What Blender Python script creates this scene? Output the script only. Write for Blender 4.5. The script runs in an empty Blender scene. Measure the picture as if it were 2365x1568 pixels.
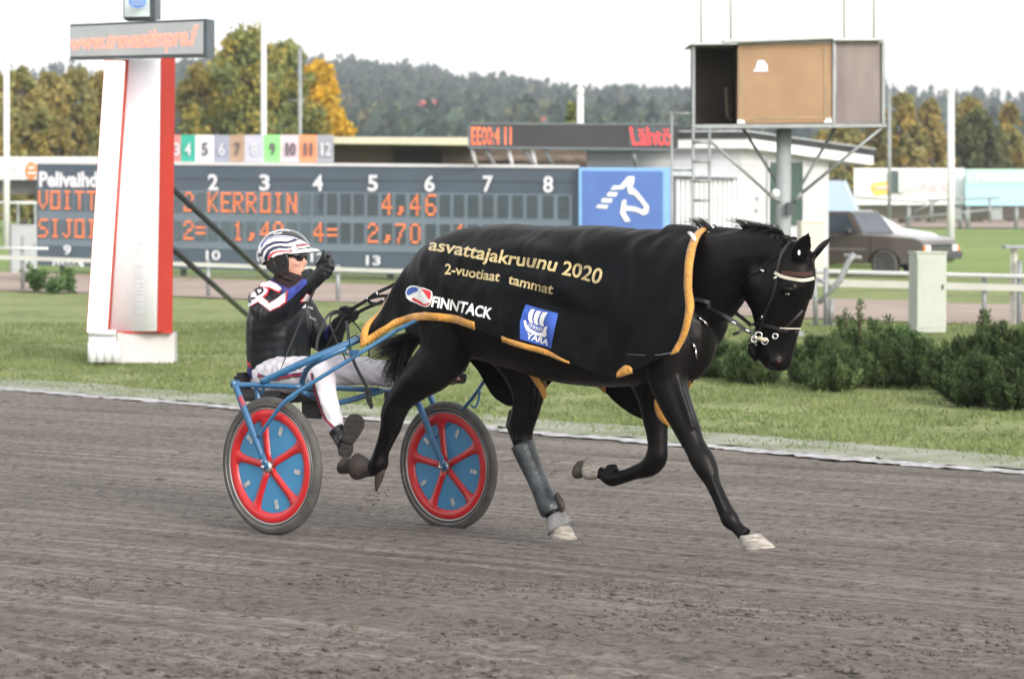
import bpy, bmesh, math, random
import numpy as np
from mathutils import Vector, Matrix, noise
from mathutils.bvhtree import BVHTree
random.seed(7); np.random.seed(7)
C = bpy.context.scene
COL = C.collection
R = math.radians
# ---------------------------------------------------------------- camera, sky, sun, exposure
FP = 6500.0; CX = 1182.5; CY = 784.0; HZ = 450.0; CH = 1.66      # photo units: 2365 x 1568
PIT = math.atan((CY-HZ)/FP)
cam_d = bpy.data.cameras.new('camera'); cam = bpy.data.objects.new('camera', cam_d); COL.objects.link(cam)
cam.location = (0, 0, CH); cam.rotation_euler = (R(90)-PIT, 0, 0)
cam_d.sensor_width = 36; cam_d.lens = 36*FP/2365; cam_d.clip_start = .5; cam_d.clip_end = 9000
cam_d.dof.use_dof = True; cam_d.dof.focus_distance = 13.2; cam_d.dof.aperture_fstop = 5.0
C.camera = cam
SUN_EL, SUN_ROT = 24, 150        # degrees; low autumn sun behind thin cloud, from behind the camera's right
w = bpy.data.worlds.new('World'); C.world = w; w.use_nodes = True
nt = w.node_tree; nt.nodes.clear()
sk = nt.nodes.new('ShaderNodeTexSky'); sk.sky_type = 'NISHITA'; sk.sun_disc = False
sk.sun_elevation = R(SUN_EL); sk.sun_rotation = R(SUN_ROT); sk.air_density = 1.0; sk.dust_density = 3.0; sk.ozone_density = 1.0
hs = nt.nodes.new('ShaderNodeHueSaturation'); hs.inputs['Saturation'].default_value = .30   # thin white overcast
mx = nt.nodes.new('ShaderNodeMixRGB'); mx.blend_type = 'ADD'; mx.inputs[0].default_value = 1; mx.inputs[2].default_value = (4.7, 4.5, 4.35, 1)
bg = nt.nodes.new('ShaderNodeBackground'); bg.inputs[1].default_value = .12
ow = nt.nodes.new('ShaderNodeOutputWorld')
nt.links.new(sk.outputs[0], hs.inputs['Color']); nt.links.new(hs.outputs[0], mx.inputs[1]); nt.links.new(mx.outputs[0], bg.inputs[0]); nt.links.new(bg.outputs[0], ow.inputs[0])
sl = bpy.data.lights.new('sun', 'SUN'); sl.energy = 1.5; sl.angle = R(16); sl.color = (1, .91, .78)
so = bpy.data.objects.new('sun', sl); COL.objects.link(so)
# Nishita: rotation 0 = +Y, positive turns toward +X
sdir = Vector((math.sin(R(SUN_ROT))*math.cos(R(SUN_EL)), math.cos(R(SUN_ROT))*math.cos(R(SUN_EL)), math.sin(R(SUN_EL))))
so.rotation_euler = (-sdir).to_track_quat('-Z', 'Y').to_euler()
C.view_settings.view_transform = 'Standard'; C.view_settings.look = 'None'; C.view_settings.exposure = .66; C.view_settings.gamma = 1
C.cycles.use_denoising = True
C.cycles.max_bounces = 6; C.cycles.transparent_max_bounces = 6
# ---------------------------------------------------------------- photo point -> point in the place
def ray(px, py):
    u = (px-CX)/FP; v = -(py-CY)/FP
    return Vector((u, math.cos(PIT)+v*math.sin(PIT), -math.sin(PIT)+v*math.cos(PIT)))
CP = Vector((0, 0, CH))
def W(px, py, Y):
    d = ray(px, py); return CP + d*(Y/d.y)
TH = R(41)
Hd = Vector((math.cos(TH), -math.sin(TH), 0))      # the way the horse goes
Ad = Vector((-math.sin(TH), -math.cos(TH), 0))     # towards the near side (the horse's right)
Nd = -Ad
Z = Vector((0, 0, 1))
NW = W(628, 1076, 13.73)                           # near wheel hub
TW = 1.27
OA = NW + Nd*(TW/2)                                # middle of the axle
OA = Vector((OA.x, OA.y, 0))
def S(px, py, t=0.0):                              # photo point on the upright plane t metres to the near side of the horse's line
    p0 = OA + Ad*t; d = ray(px, py); k = (p0-CP).dot(Nd)/d.dot(Nd); return CP + d*k
def sc(p): return FP/p.y                            # photo units per metre at a point
D0 = NW.x*Nd.x + NW.y*Nd.y
def gz(x, y):
    D = x*Nd.x + y*Nd.y - D0
    if D < 0: return -.03*D
    if D < 1.5: return -.06*D
    if D < 8: return -.09 - .01*(D-1.5)
    return -.155
def G(px, py, lift=0):
    z = 0
    d = ray(px, py)
    for i in range(25):
        k = (z-CH)/d.z; p = CP + d*k; z = gz(p.x, p.y)
    return Vector((p.x, p.y, z+lift))
# ---------------------------------------------------------------- materials
MATS = {}
def mat(name, col, rough=.6, metal=0, var=.12, nscale=8, bump=0, bscale=60, col2=None, emit=0, sheen=0, coat=0, spec=None, tint=False, coords='Object', stretch=None, detail=4):
    if name in MATS: return MATS[name]
    m = bpy.data.materials.new(name); m.use_nodes = True; n = m.node_tree; b = n.nodes['Principled BSDF']
    b.inputs['Roughness'].default_value = rough; b.inputs['Metallic'].default_value = metal
    if spec is not None: b.inputs['Specular IOR Level'].default_value = spec
    if sheen: b.inputs['Sheen Weight'].default_value = sheen; b.inputs['Sheen Roughness'].default_value = .5
    if coat: b.inputs['Coat Weight'].default_value = coat; b.inputs['Coat Roughness'].default_value = .08
    tc = n.nodes.new('ShaderNodeTexCoord'); mp = n.nodes.new('ShaderNodeMapping'); n.links.new(tc.outputs[coords], mp.inputs[0])
    if stretch: mp.inputs['Scale'].default_value = stretch[0]; mp.inputs['Rotation'].default_value = (0, 0, stretch[1])
    nz = n.nodes.new('ShaderNodeTexNoise'); nz.inputs['Scale'].default_value = nscale; nz.inputs['Detail'].default_value = detail
    n.links.new(mp.outputs[0], nz.inputs['Vector'])
    rp = n.nodes.new('ShaderNodeValToRGB')
    c = col
    if col2 is None: ca = [x*(1-var) for x in c]; cb = [min(1, x*(1+var)) for x in c]
    else: ca, cb = c, col2
    rp.color_ramp.elements[0].position = .32; rp.color_ramp.elements[1].position = .68
    rp.color_ramp.elements[0].color = (*ca, 1); rp.color_ramp.elements[1].color = (*cb, 1)
    n.links.new(nz.outputs[0], rp.inputs[0])
    out = rp.outputs[0]
    if tint:
        at = n.nodes.new('ShaderNodeAttribute'); at.attribute_name = 'tint'
        mm = n.nodes.new('ShaderNodeMixRGB'); mm.blend_type = 'MULTIPLY'; mm.inputs[0].default_value = 1
        n.links.new(out, mm.inputs[1]); n.links.new(at.outputs['Color'], mm.inputs[2]); out = mm.outputs[0]
    n.links.new(out, b.inputs['Base Color'])
    if tint:                                       # thin leaves let light through
        tl = n.nodes.new('ShaderNodeBsdfTranslucent'); ms_ = n.nodes.new('ShaderNodeMixShader'); ms_.inputs[0].default_value = .42
        n.links.new(out, tl.inputs['Color']); n.links.new(b.outputs[0], ms_.inputs[1]); n.links.new(tl.outputs[0], ms_.inputs[2]); n.links.new(ms_.outputs[0], n.nodes['Material Output'].inputs['Surface'])
    if emit:
        n.links.new(out, b.inputs['Emission Color']); b.inputs['Emission Strength'].default_value = emit
    if bump:
        n2 = n.nodes.new('ShaderNodeTexNoise'); n2.inputs['Scale'].default_value = bscale; n2.inputs['Detail'].default_value = 5
        n.links.new(mp.outputs[0], n2.inputs['Vector'])
        bp = n.nodes.new('ShaderNodeBump'); bp.inputs['Strength'].default_value = bump; bp.inputs['Distance'].default_value = .02
        n.links.new(n2.outputs[0], bp.inputs['Height']); n.links.new(bp.outputs[0], b.inputs['Normal'])
    MATS[name] = m; return m
# ---------------------------------------------------------------- mesh builder
class M:
    def __init__(s): s.v = []; s.f = []; s.mi = []; s.sm = []; s.tint = []
    def add(s, vs, fs, mi=0, smooth=True, tint=None):
        o = len(s.v); s.v += [Vector(v) for v in vs]; s.f += [tuple(i+o for i in f) for f in fs]; s.mi += [mi]*len(fs); s.sm += [smooth]*len(fs)
        if tint is not None:
            while len(s.tint) < o: s.tint.append((1, 1, 1))
            s.tint += [tint]*len(vs)
        return s
    def box(s, lo, hi, mi=0, X=None):
        x0, y0, z0 = lo; x1, y1, z1 = hi
        vs = [Vector(p) for p in ((x0,y0,z0),(x1,y0,z0),(x1,y1,z0),(x0,y1,z0),(x0,y0,z1),(x1,y0,z1),(x1,y1,z1),(x0,y1,z1))]
        if X is not None: vs = [X @ v for v in vs]
        return s.add(vs, [(3,2,1,0),(4,5,6,7),(0,1,5,4),(1,2,6,5),(2,3,7,6),(3,0,4,7)], mi, False)
    def bbox(s, lo, hi, mi=0, r=.01, X=None):      # box with chamfered edges
        bm = bmesh.new(); bmesh.ops.create_cube(bm, size=1)
        for v in bm.verts: v.co = Vector([(lo[i]+hi[i])/2 + v.co[i]*(hi[i]-lo[i]) for i in range(3)])
        bmesh.ops.bevel(bm, geom=bm.edges[:], offset=r, segments=2, affect='EDGES')
        bm.verts.index_update()
        vs = [v.co.copy() for v in bm.verts]; fs = [tuple(v.index for v in f.verts) for f in bm.faces]; bm.free()
        if X is not None: vs = [X @ v for v in vs]
        return s.add(vs, fs, mi, False)
    def rings(s, rings, mi=0, cap=True, closed=True, smooth=True, tint=None):
        n = len(rings[0]); vs = [p for r in rings for p in r]; fs = []
        for i in range(len(rings)-1):
            for j in range(n if closed else n-1):
                k = (j+1) % n; fs.append((i*n+j, i*n+k, (i+1)*n+k, (i+1)*n+j))
        if cap and closed:
            fs.append(tuple(range(n-1, -1, -1))); fs.append(tuple((len(rings)-1)*n+j for j in range(n)))
        return s.add(vs, fs, mi, smooth, tint)
    def tube(s, pts, rad, seg=10, mi=0, side=None, srad=None, tint=None, sharp=False):
        pts = [Vector(p) for p in pts]; N = len(pts)
        if not hasattr(rad, '__len__'): rad = [rad]*N
        if srad is None: srad = rad
        elif not hasattr(srad, '__len__'): srad = [srad]*N
        out = []; prev = Vector(side) if side is not None else None
        for i, p in enumerate(pts):
            t = (pts[min(i+1, N-1)] - pts[max(i-1, 0)])
            t = t.normalized() if t.length > 1e-9 else Z.copy()
            if side is not None: sd = Vector(side)
            elif prev is None: sd = t.cross(Z); sd = sd if sd.length > .05 else t.cross(Vector((1, 0, 0)))
            else: sd = prev - t*prev.dot(t)
            if side is not None: sd = sd - t*sd.dot(t)
            if sd.length < 1e-6: sd = t.orthogonal()
            sd.normalize(); prev = sd; up = sd.cross(t).normalized()
            out.append([p + sd*srad[i]*math.cos(2*math.pi*j/seg) + up*rad[i]*math.sin(2*math.pi*j/seg) for j in range(seg)])
        return s.rings(out, mi, tint=tint, smooth=not sharp)
    def ell(s, c, rx, ry, rz, X=None, mi=0, seg=16, rg=10):
        vs = []; c = Vector(c)
        X = X or Matrix.Identity(3)
        for i in range(rg+1):
            ph = math.pi*i/rg
            for j in range(seg):
                a = 2*math.pi*j/seg; vs.append(c + X @ Vector((rx*math.sin(ph)*math.cos(a), ry*math.sin(ph)*math.sin(a), rz*math.cos(ph))))
        fs = []
        for i in range(rg):
            for j in range(seg):
                k = (j+1) % seg
                fs.append((i*seg+j, (i+1)*seg+j, (i+1)*seg+k, i*seg+k))
        return s.add(vs, fs, mi)
    def lathe(s, prof, c, axis, seg=48, mi=0, smooth=True, closed_prof=False):   # prof: (radius, along axis)
        axis = Vector(axis).normalized(); u = axis.orthogonal().normalized() if abs(axis.z) > .9 else axis.cross(Z).normalized(); v = axis.cross(u); c = Vector(c)
        n = len(prof); vs = []
        for j in range(seg):
            a = 2*math.pi*j/seg; d = u*math.cos(a)+v*math.sin(a)
            vs += [c + d*r + axis*h for r, h in prof]
        fs = []
        for j in range(seg):
            k = (j+1) % seg
            for i in range(n if closed_prof else n-1):
                q = (i+1) % n
                fs.append((j*n+i, k*n+i, k*n+q, j*n+q))
        return s.add(vs, fs, mi, smooth)
    def prism(s, poly, dvec, mi=0, smooth=False):       # polygon (3-D points) extruded by dvec
        poly = [Vector(p) for p in poly]; d = Vector(dvec); n = len(poly)
        vs = poly + [p+d for p in poly]
        fs = [tuple(range(n)), tuple(range(2*n-1, n-1, -1))] + [(i, n+i, n+(i+1) % n, (i+1) % n) for i in range(n)]
        return s.add(vs, fs, mi, smooth)
    def quad(s, a, b, c, d, mi=0): return s.add([a, b, c, d], [(0, 1, 2, 3)], mi, False)
def tagd(o, label=None, cat=None, group=None, kind=None):
    if label: o['label'] = label
    if cat: o['category'] = cat
    if group: o['group'] = group
    if kind: o['kind'] = kind
    return o
def org(o):
    p = Vector((0, 0, 0))
    while o is not None: p = p + o.location; o = o.parent
    return p
def obj(name, m, mats, parent=None, fixn=True, bevel=0, loc=None):
    me = bpy.data.meshes.new(name)
    off = org(parent) if parent else Vector((0, 0, 0))
    l = Vector(loc) if loc is not None else Vector((0, 0, 0))
    base = off + l if loc is not None and parent else (l if loc is not None else off)
    me.from_pydata([tuple(v-base) for v in m.v], [], m.f)
    mats = mats if isinstance(mats, (list, tuple)) else [mats]
    for x in mats: me.materials.append(x)
    me.polygons.foreach_set('material_index', m.mi); me.polygons.foreach_set('use_smooth', m.sm)
    if m.tint:
        while len(m.tint) < len(m.v): m.tint.append((1, 1, 1))
        at = me.attributes.new('tint', 'FLOAT_COLOR', 'POINT')
        at.data.foreach_set('color', [c for t in m.tint for c in (*t, 1)])
    me.update()
    if fixn:
        bm = bmesh.new(); bm.from_mesh(me); bmesh.ops.recalc_face_normals(bm, faces=bm.faces[:]); bm.to_mesh(me); bm.free()
    o = bpy.data.objects.new(name, me); COL.objects.link(o); o.location = l if loc is not None else (0, 0, 0)
    if parent: o.parent = parent
    if bevel:
        bv = o.modifiers.new('bevel', 'BEVEL'); bv.width = bevel; bv.segments = 2; bv.limit_method = 'ANGLE'
    return o
def npobj(name, V, F, mats, parent=None, tint=None, smooth=False, kind=None):   # big meshes: V (n,3), F (m,3|4)
    me = bpy.data.meshes.new(name); V = np.asarray(V, dtype=np.float32); F = np.asarray(F, dtype=np.int32)
    if parent is not None: V = V - np.array(org(parent), dtype=np.float32)
    me.vertices.add(len(V)); me.vertices.foreach_set('co', V.ravel())
    k = F.shape[1]; me.loops.add(F.size); me.loops.foreach_set('vertex_index', F.ravel())
    me.polygons.add(len(F)); me.polygons.foreach_set('loop_start', np.arange(0, F.size, k, dtype=np.int32)); me.polygons.foreach_set('loop_total', np.full(len(F), k, dtype=np.int32))
    if smooth: me.polygons.foreach_set('use_smooth', np.ones(len(F), dtype=bool))
    for x in (mats if isinstance(mats, (list, tuple)) else [mats]): me.materials.append(x)
    if tint is not None:
        at = me.attributes.new('tint', 'FLOAT_COLOR', 'POINT'); T = np.ones((len(V), 4), dtype=np.float32); T[:, :3] = tint; at.data.foreach_set('color', T.ravel())
    me.update(calc_edges=True); me.validate()
    o = bpy.data.objects.new(name, me); COL.objects.link(o)
    if parent: o.parent = parent
    if kind: o['kind'] = kind
    return o
def empty(name, loc, label=None, cat=None, group=None):
    o = bpy.data.objects.new(name, None); COL.objects.link(o); o.location = loc; o.empty_display_size = .2
    return tagd(o, label, cat, group)
def copy_tree(o, parent=None):
    c = o.copy(); COL.objects.link(c)
    if parent: c.parent = parent
    for ch in list(o.children): copy_tree(ch, c)
    return c
def fuse(m, voxel, smooth=6, disp=None):            # closed shapes -> one continuous skin
    me = bpy.data.meshes.new('tmp'); me.from_pydata([tuple(v) for v in m.v], [], m.f); me.update()
    bm = bmesh.new(); bm.from_mesh(me); bmesh.ops.recalc_face_normals(bm, faces=bm.faces[:]); bm.to_mesh(me); bm.free()
    o = bpy.data.objects.new('tmp', me); COL.objects.link(o)
    r = o.modifiers.new('r', 'REMESH'); r.mode = 'VOXEL'; r.voxel_size = voxel
    if smooth: k = o.modifiers.new('s', 'SMOOTH'); k.iterations = smooth; k.factor = .5
    bpy.context.view_layer.update()
    ev = o.evaluated_get(bpy.context.evaluated_depsgraph_get()); em = ev.to_mesh()
    out = M(); out.v = [v.co.copy() for v in em.vertices]; out.f = [tuple(p.vertices) for p in em.polygons]
    out.mi = [0]*len(out.f); out.sm = [True]*len(out.f)
    if disp:
        nn = [v.normal.copy() for v in em.vertices]
        out.v = [p + n*disp(p, n) for p, n in zip(out.v, nn)]
    ev.to_mesh_clear(); bpy.data.objects.remove(o); bpy.data.meshes.remove(me)
    return out
def text_mesh(body, size=1, bold=.0, shear=0, res=3, spacing=1.0):
    c = bpy.data.curves.new('t', 'FONT'); c.body = body; c.size = size; c.offset = bold; c.shear = shear; c.resolution_u = res; c.align_x = 'LEFT'; c.space_character = spacing
    c.fill_mode = 'FRONT'
    o = bpy.data.objects.new('t', c); COL.objects.link(o); bpy.context.view_layer.update()
    me = o.to_mesh(); vs = [v.co.copy() for v in me.vertices]; fs = [tuple(p.vertices) for p in me.polygons]
    o.to_mesh_clear(); bpy.data.objects.remove(o); bpy.data.curves.remove(c)
    return vs, fs
def fit_text(body, w, h, **k):                     # letters scaled into a w x h box, lower left at 0,0
    vs, fs = text_mesh(body, **k)
    x0 = min(v.x for v in vs); x1 = max(v.x for v in vs); y0 = min(v.y for v in vs); y1 = max(v.y for v in vs)
    return [Vector(((v.x-x0)/(x1-x0)*w, (v.y-y0)/(y1-y0)*h, 0)) for v in vs], fs
# ================================================================ GROUND
n_ = lambda x, y, z=0: noise.noise(Vector((x, y, z)))
def grassmat(name, c1, c2, c3, s1=.35, s2=6):
    m = bpy.data.materials.new(name); m.use_nodes = True; n = m.node_tree; b = n.nodes['Principled BSDF']; b.inputs['Roughness'].default_value = .9
    b.inputs['Specular IOR Level'].default_value = .15
    tc = n.nodes.new('ShaderNodeTexCoord')
    a = n.nodes.new('ShaderNodeTexNoise'); a.inputs['Scale'].default_value = s1; a.inputs['Detail'].default_value = 6; n.links.new(tc.outputs['Object'], a.inputs['Vector'])
    d = n.nodes.new('ShaderNodeTexNoise'); d.inputs['Scale'].default_value = s2; d.inputs['Detail'].default_value = 5; n.links.new(tc.outputs['Object'], d.inputs['Vector'])
    r1 = n.nodes.new('ShaderNodeValToRGB'); e = r1.color_ramp.elements; e[0].position = .36; e[0].color = (*c1, 1); e[1].position = .62; e[1].color = (*c2, 1)
    r2 = n.nodes.new('ShaderNodeValToRGB'); e = r2.color_ramp.elements; e[0].position = .48; e[0].color = (0, 0, 0, 1); e[1].position = .72; e[1].color = (1, 1, 1, 1)
    mm = n.nodes.new('ShaderNodeMixRGB'); mm.inputs[2].default_value = (*c3, 1)
    n.links.new(a.outputs[0], r1.inputs[0]); n.links.new(d.outputs[0], r2.inputs[0]); n.links.new(r2.outputs[0], mm.inputs[0]); n.links.new(r1.outputs[0], mm.inputs[1]); n.links.new(mm.outputs[0], b.inputs['Base Color'])
    bp = n.nodes.new('ShaderNodeBump'); bp.inputs['Strength'].default_value = .7; bp.inputs['Distance'].default_value = .05; n.links.new(d.outputs[0], bp.inputs['Height']); n.links.new(bp.outputs[0], b.inputs['Normal'])
    return m
MG = grassmat('grass_ground', (.125, .17, .060), (.19, .235, .092), (.27, .265, .14), .5, 5)
MGF = grassmat('grass_far', (.14, .215, .060), (.185, .26, .082), (.22, .26, .10), .06, 1.5)
E0, E1 = G(0, 897), G(2365, 1092)
Ed = (E1-E0); Ed.z = 0; Ed.normalize(); En = Vector((-Ed.y, Ed.x, 0)); En = En if En.y > 0 else -En
ED = E0.x*En.x + E0.y*En.y
# base sheet to the horizon, rising to the hills far off
def grid(x0, x1, nx, y0, y1, ny, f):
    xs = np.linspace(x0, x1, nx); ys = np.linspace(y0, y1, ny)
    V = np.array([(x, y, f(x, y)) for y in ys for x in xs]); F = []
    for j in range(ny-1):
        for i in range(nx-1): a = j*nx+i; F.append((a, a+1, a+nx+1, a+nx))
    return V, F
V, F = grid(-30, 40, 141, -6, 64, 141, lambda x, y: gz(x, y) + (.02*n_(x*.7, y*.7) if x*Nd.x+y*Nd.y-D0 > 9 else 0) - (.012 if x*En.x+y*En.y > ED+.3 else .07))
npobj('grass_field', V, F, MG, smooth=True, kind='structure')
def ring_sheet():
    xs = [-3500, -30, 40, 3500]; ys = [-300, -6, 64, 4000]
    V = [(x, y, -.165) for y in ys for x in xs]; F = []
    for j in range(3):
        for i in range(3):
            if i == 1 and j == 1: continue
            a = j*4+i; F.append((a, a+1, a+5, a+4))
    return V, F
V, F = ring_sheet(); npobj('ground', V, F, MGF, kind='structure')
# --- the racing surface: gray-brown crushed stone, harrow lines and kicked-up clods
RA = R(33); Rd = Vector((math.cos(RA), -math.sin(RA), 0)); Rn = Vector((math.sin(RA), math.cos(RA), 0))
def rutz(x, y):
    q = x*Rn.x + y*Rn.y; e = x*Rd.x + y*Rd.y
    h = .014*n_(q*5, e*.12, 3) + .009*n_(q*17, e*.3, 9) + .006*n_(q*38, e*.9, 5)
    rough = max(0, min(1, .5 - .9*n_(x*.28+3, y*.28, 1)))
    near = max(0, min(1, (11.8-y)/2.5))
    h += (.001 + .022*rough*near)*n_(x*9, y*9, 2) + (.018*near*rough)*n_(x*26, y*26, 4) + .0015*n_(x*40, y*40, 8)
    return h
track_mat = bpy.data.materials.new('track_dirt'); track_mat.use_nodes = True
def _tm():
    n = track_mat.node_tree; b = n.nodes['Principled BSDF']; b.inputs['Roughness'].default_value = .85; b.inputs['Specular IOR Level'].default_value = .3
    tc = n.nodes.new('ShaderNodeTexCoord'); L = n.links.new
    mp = n.nodes.new('ShaderNodeMapping'); mp.vector_type = 'TEXTURE'; mp.inputs['Rotation'].default_value = (0, 0, -RA); mp.inputs['Scale'].default_value = (45, .22, 1); L(tc.outputs['Object'], mp.inputs[0])
    def nz(src, s, d=6, r=.6):
        x = n.nodes.new('ShaderNodeTexNoise'); x.inputs['Scale'].default_value = s; x.inputs['Detail'].default_value = d; x.inputs['Roughness'].default_value = r; L(src, x.inputs['Vector']); return x.outputs[0]
    def ramp(src, els):
        r = n.nodes.new('ShaderNodeValToRGB'); e = r.color_ramp.elements
        while len(e) < len(els): e.new(.5)
        for i, (p, c) in enumerate(els): e[i].position = p; e[i].color = (*c, 1)
        L(src, r.inputs[0]); return r.outputs[0]
    def mix(f, a, bb, mode='MIX'):
        m = n.nodes.new('ShaderNodeMixRGB'); m.blend_type = mode
        for s, i in ((f, 0), (a, 1), (bb, 2)):
            if isinstance(s, float): m.inputs[i].default_value = s
            elif isinstance(s, tuple): m.inputs[i].default_value = (*s, 1)
            else: L(s, m.inputs[i])
        return m.outputs[0]
    base = ramp(nz(tc.outputs['Object'], .7), [(.3, (.120, .106, .093)), (.7, (.168, .149, .132))])
    fine = ramp(nz(tc.outputs['Object'], 22, 8, .7), [(.34, (.42, .41, .40)), (.5, (.95, .95, .95)), (.7, (1.25, 1.25, 1.25))])
    c = mix(1.0, base, fine, 'MULTIPLY')
    streak = ramp(nz(mp.outputs[0], 2.4, 5, .65), [(.32, (.60, .59, .58)), (.44, (.92, .92, .92)), (.53, (1.0, 1.0, 1.0)), (.565, (1.65, 1.65, 1.65)), (.60, (1.05, 1.05, 1.05)), (.67, (1.1, 1.1, 1.1)), (.70, (1.8, 1.8, 1.8)), (.75, (1.2, 1.2, 1.2))])
    c = mix(.9, c, streak, 'MULTIPLY')
    clod = ramp(nz(tc.outputs['Object'], 9, 6, .65), [(.58, (0, 0, 0)), (.66, (1, 1, 1))])
    c = mix(clod, c, (.05, .043, .038))
    L(c, b.inputs['Base Color'])
    hgt = mix(.5, nz(tc.outputs['Object'], 55, 8, .7), nz(mp.outputs[0], 6, 6, .7))
    bp = n.nodes.new('ShaderNodeBump'); bp.inputs['Strength'].default_value = .9; bp.inputs['Distance'].default_value = .025; L(hgt, bp.inputs['Height']); L(bp.outputs[0], b.inputs['Normal'])
_tm()
def track_grid(e0, e1, ne, q0, q1, nq, edge=False):
    V = []; F = []
    for j in range(nq):
        for i in range(ne):
            e = e0+(e1-e0)*i/(ne-1); q = q0+(q1-q0)*j/(nq-1)
            if edge: q = min(q, ED + .10*n_(e*1.7, 4) + .05*n_(e*7, 9))
            x = Ed.x*e + En.x*q; y = Ed.y*e + En.y*q
            V.append((x, y, gz(x, y) + rutz(x, y)))
    for j in range(nq-1):
        for i in range(ne-1): a = j*ne+i; F.append((a, a+1, a+ne+1, a+ne))
    return V, F
q0 = 3.0; V, F = track_grid(-24, 12, 500, q0, ED+.3, 330, True)
npobj('race_track', V, F, track_mat, smooth=True, kind='structure')
# loose clods thrown over the surface in the foreground
cm = mat('clod_dirt', (.10, .085, .075), .95, var=.3, nscale=30, bump=.6)
mc = M(); rnd = random.Random(5)
ico = bmesh.new(); bmesh.ops.create_icosphere(ico, subdivisions=1, radius=1); IV = [v.co.copy() for v in ico.verts]; IF = [tuple(v.index for v in f.verts) for f in ico.faces]; ico.free()
cnt = 0
while cnt < 4000:
    px = rnd.uniform(-50, 2420); py = rnd.uniform(1000, 1600) if rnd.random() < .35 else rnd.uniform(1330, 1620)
    p = G(px, py)
    if n_(p.x*.9, p.y*1.5, 7) + .8*(py-1250)/400*rnd.random() < .12+rnd.random()*.25: continue
    if (p.x*En.x+p.y*En.y) > ED-.2: continue
    r = rnd.choice([.004, .005, .006, .008, .012])*(1.0 if py > 1300 else .7); cnt += 1
    mc.add([Vector((p.x+v.x*r*rnd.uniform(.8, 1.6), p.y+v.y*r*rnd.uniform(.8, 1.6), p.z+rutz(p.x, p.y)+v.z*r*.7*rnd.uniform(.7, 1.2)+r*.2)) for v in IV], IF, 0, False)
tagd(obj('dirt_clods', mc, cm, fixn=False), 'loose dark clods of earth scattered over the grey track', 'dirt', kind='stuff')
# --- chalky pale strip along the grass
chalk = mat('chalk_line', (.20, .20, .19), .9, var=.1, nscale=9, col2=(.50, .50, .52), bump=.5, bscale=40)
def strip(pxa, pxb, da, db, name, m, lift, wav=.05, n=260, q=5, kind='structure', tattered=0):
    V = []; F = []
    for i in range(n):
        e = -24 + 36*i/(n-1)
        a = da + wav*n_(e*2.1, 3.3) + tattered*n_(e*9, 1); b = db + wav*n_(e*1.6, 8.1) + tattered*n_(e*8, 6)
        for j in range(q):
            dd = ED + a + (b-a)*j/(q-1); x = Ed.x*e + En.x*dd; y = Ed.y*e + En.y*dd; V.append((x, y, gz(x, y)+lift + (.01*n_(x*12, y*12) if tattered else 0)))
    for i in range(n-1):
        for j in range(q-1): a = i*q+j; F.append((a, a+q, a+q+1, a+1))
    return npobj(name, V, F, m, smooth=True, kind=kind)
strip(0, 0, -.18, .08, 'chalk_line', chalk, .010, .07, n=700, tattered=.09)
verge = mat('worn_verge', (.15, .18, .10), .95, nscale=2.2, col2=(.30, .31, .27), bump=.8, bscale=30, detail=8)
strip(0, 0, .06, .95, 'worn_verge', verge, .012, .12, n=400, tattered=.08)
# --- the inner dirt paths beyond
def gband(name, a0, a1, b0, b1, m, lift, ext=60):
    A0, A1, B0, B1 = G(*a0), G(*a1), G(*b0), G(*b1)
    dA = (A1-A0).normalized(); dB = (B1-B0).normalized()
    A0 = A0-dA*ext; A1 = A1+dA*ext*.35; B0 = B0-dB*ext; B1 = B1+dB*ext*.35
    V = []; F = []; n = 160
    for i in range(n):
        k = i/(n-1); p = A0.lerp(A1, k); q = B0.lerp(B1, k); wv = .18*n_(p.x*.4, p.y*.4); wq = .18*n_(q.x*.4, q.y*.4, 4)
        for v, ww in ((p, wv), (q, wq)): V.append((v.x, v.y+ww, gz(v.x, v.y)+lift))
    F = [(2*i, 2*i+2, 2*i+3, 2*i+1) for i in range(n-1)]
    return npobj(name, V, F, m, kind='structure')
pathm = mat('path_dirt', (.25, .195, .165), .95, nscale=.8, col2=(.34, .275, .24), bump=.4, bscale=12, detail=7)
gband('dirt_path', (0, 671), (2365, 753), (0, 629), (2365, 705), pathm, .008)
gband('inner_track', (0, 498), (2365, 529), (0, 478), (2365, 506), pathm, .03, 120)
# ================================================================ HORSE
def H(s, t, z): return OA + Hd*s + Ad*t + Z*z
def PL(lst, t=0.0):           # [(px,py,halfwidth_px[,t])] -> points, radii in metres
    P = []; r = []
    for q in lst:
        p = S(q[0], q[1], q[3] if len(q) > 3 else t); P.append(p); r.append(q[2]/sc(p))
    return P, r
def smooth_path(P, r, k=4):   # Catmull-Rom resample
    oP = []; orr = []
    n = len(P)
    for i in range(n-1):
        p0, p1, p2, p3 = P[max(i-1, 0)], P[i], P[i+1], P[min(i+2, n-1)]
        r0, r1, r2, r3 = r[max(i-1, 0)], r[i], r[i+1], r[min(i+2, n-1)]
        for j in range(k):
            u = j/k; f = lambda a, b, c, d: .5*((2*b)+(-a+c)*u+(2*a-5*b+4*c-d)*u*u+(-a+3*b-3*c+d)*u**3)
            oP.append(f(p0, p1, p2, p3)); orr.append(f(r0, r1, r2, r3))
    oP.append(P[-1]); orr.append(r[-1])
    return oP, orr
coat = mat('black_coat', (.0045, .0040, .0042), .37, var=.3, nscale=5, bump=.12, bscale=120, spec=.15)
hb = M()
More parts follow.
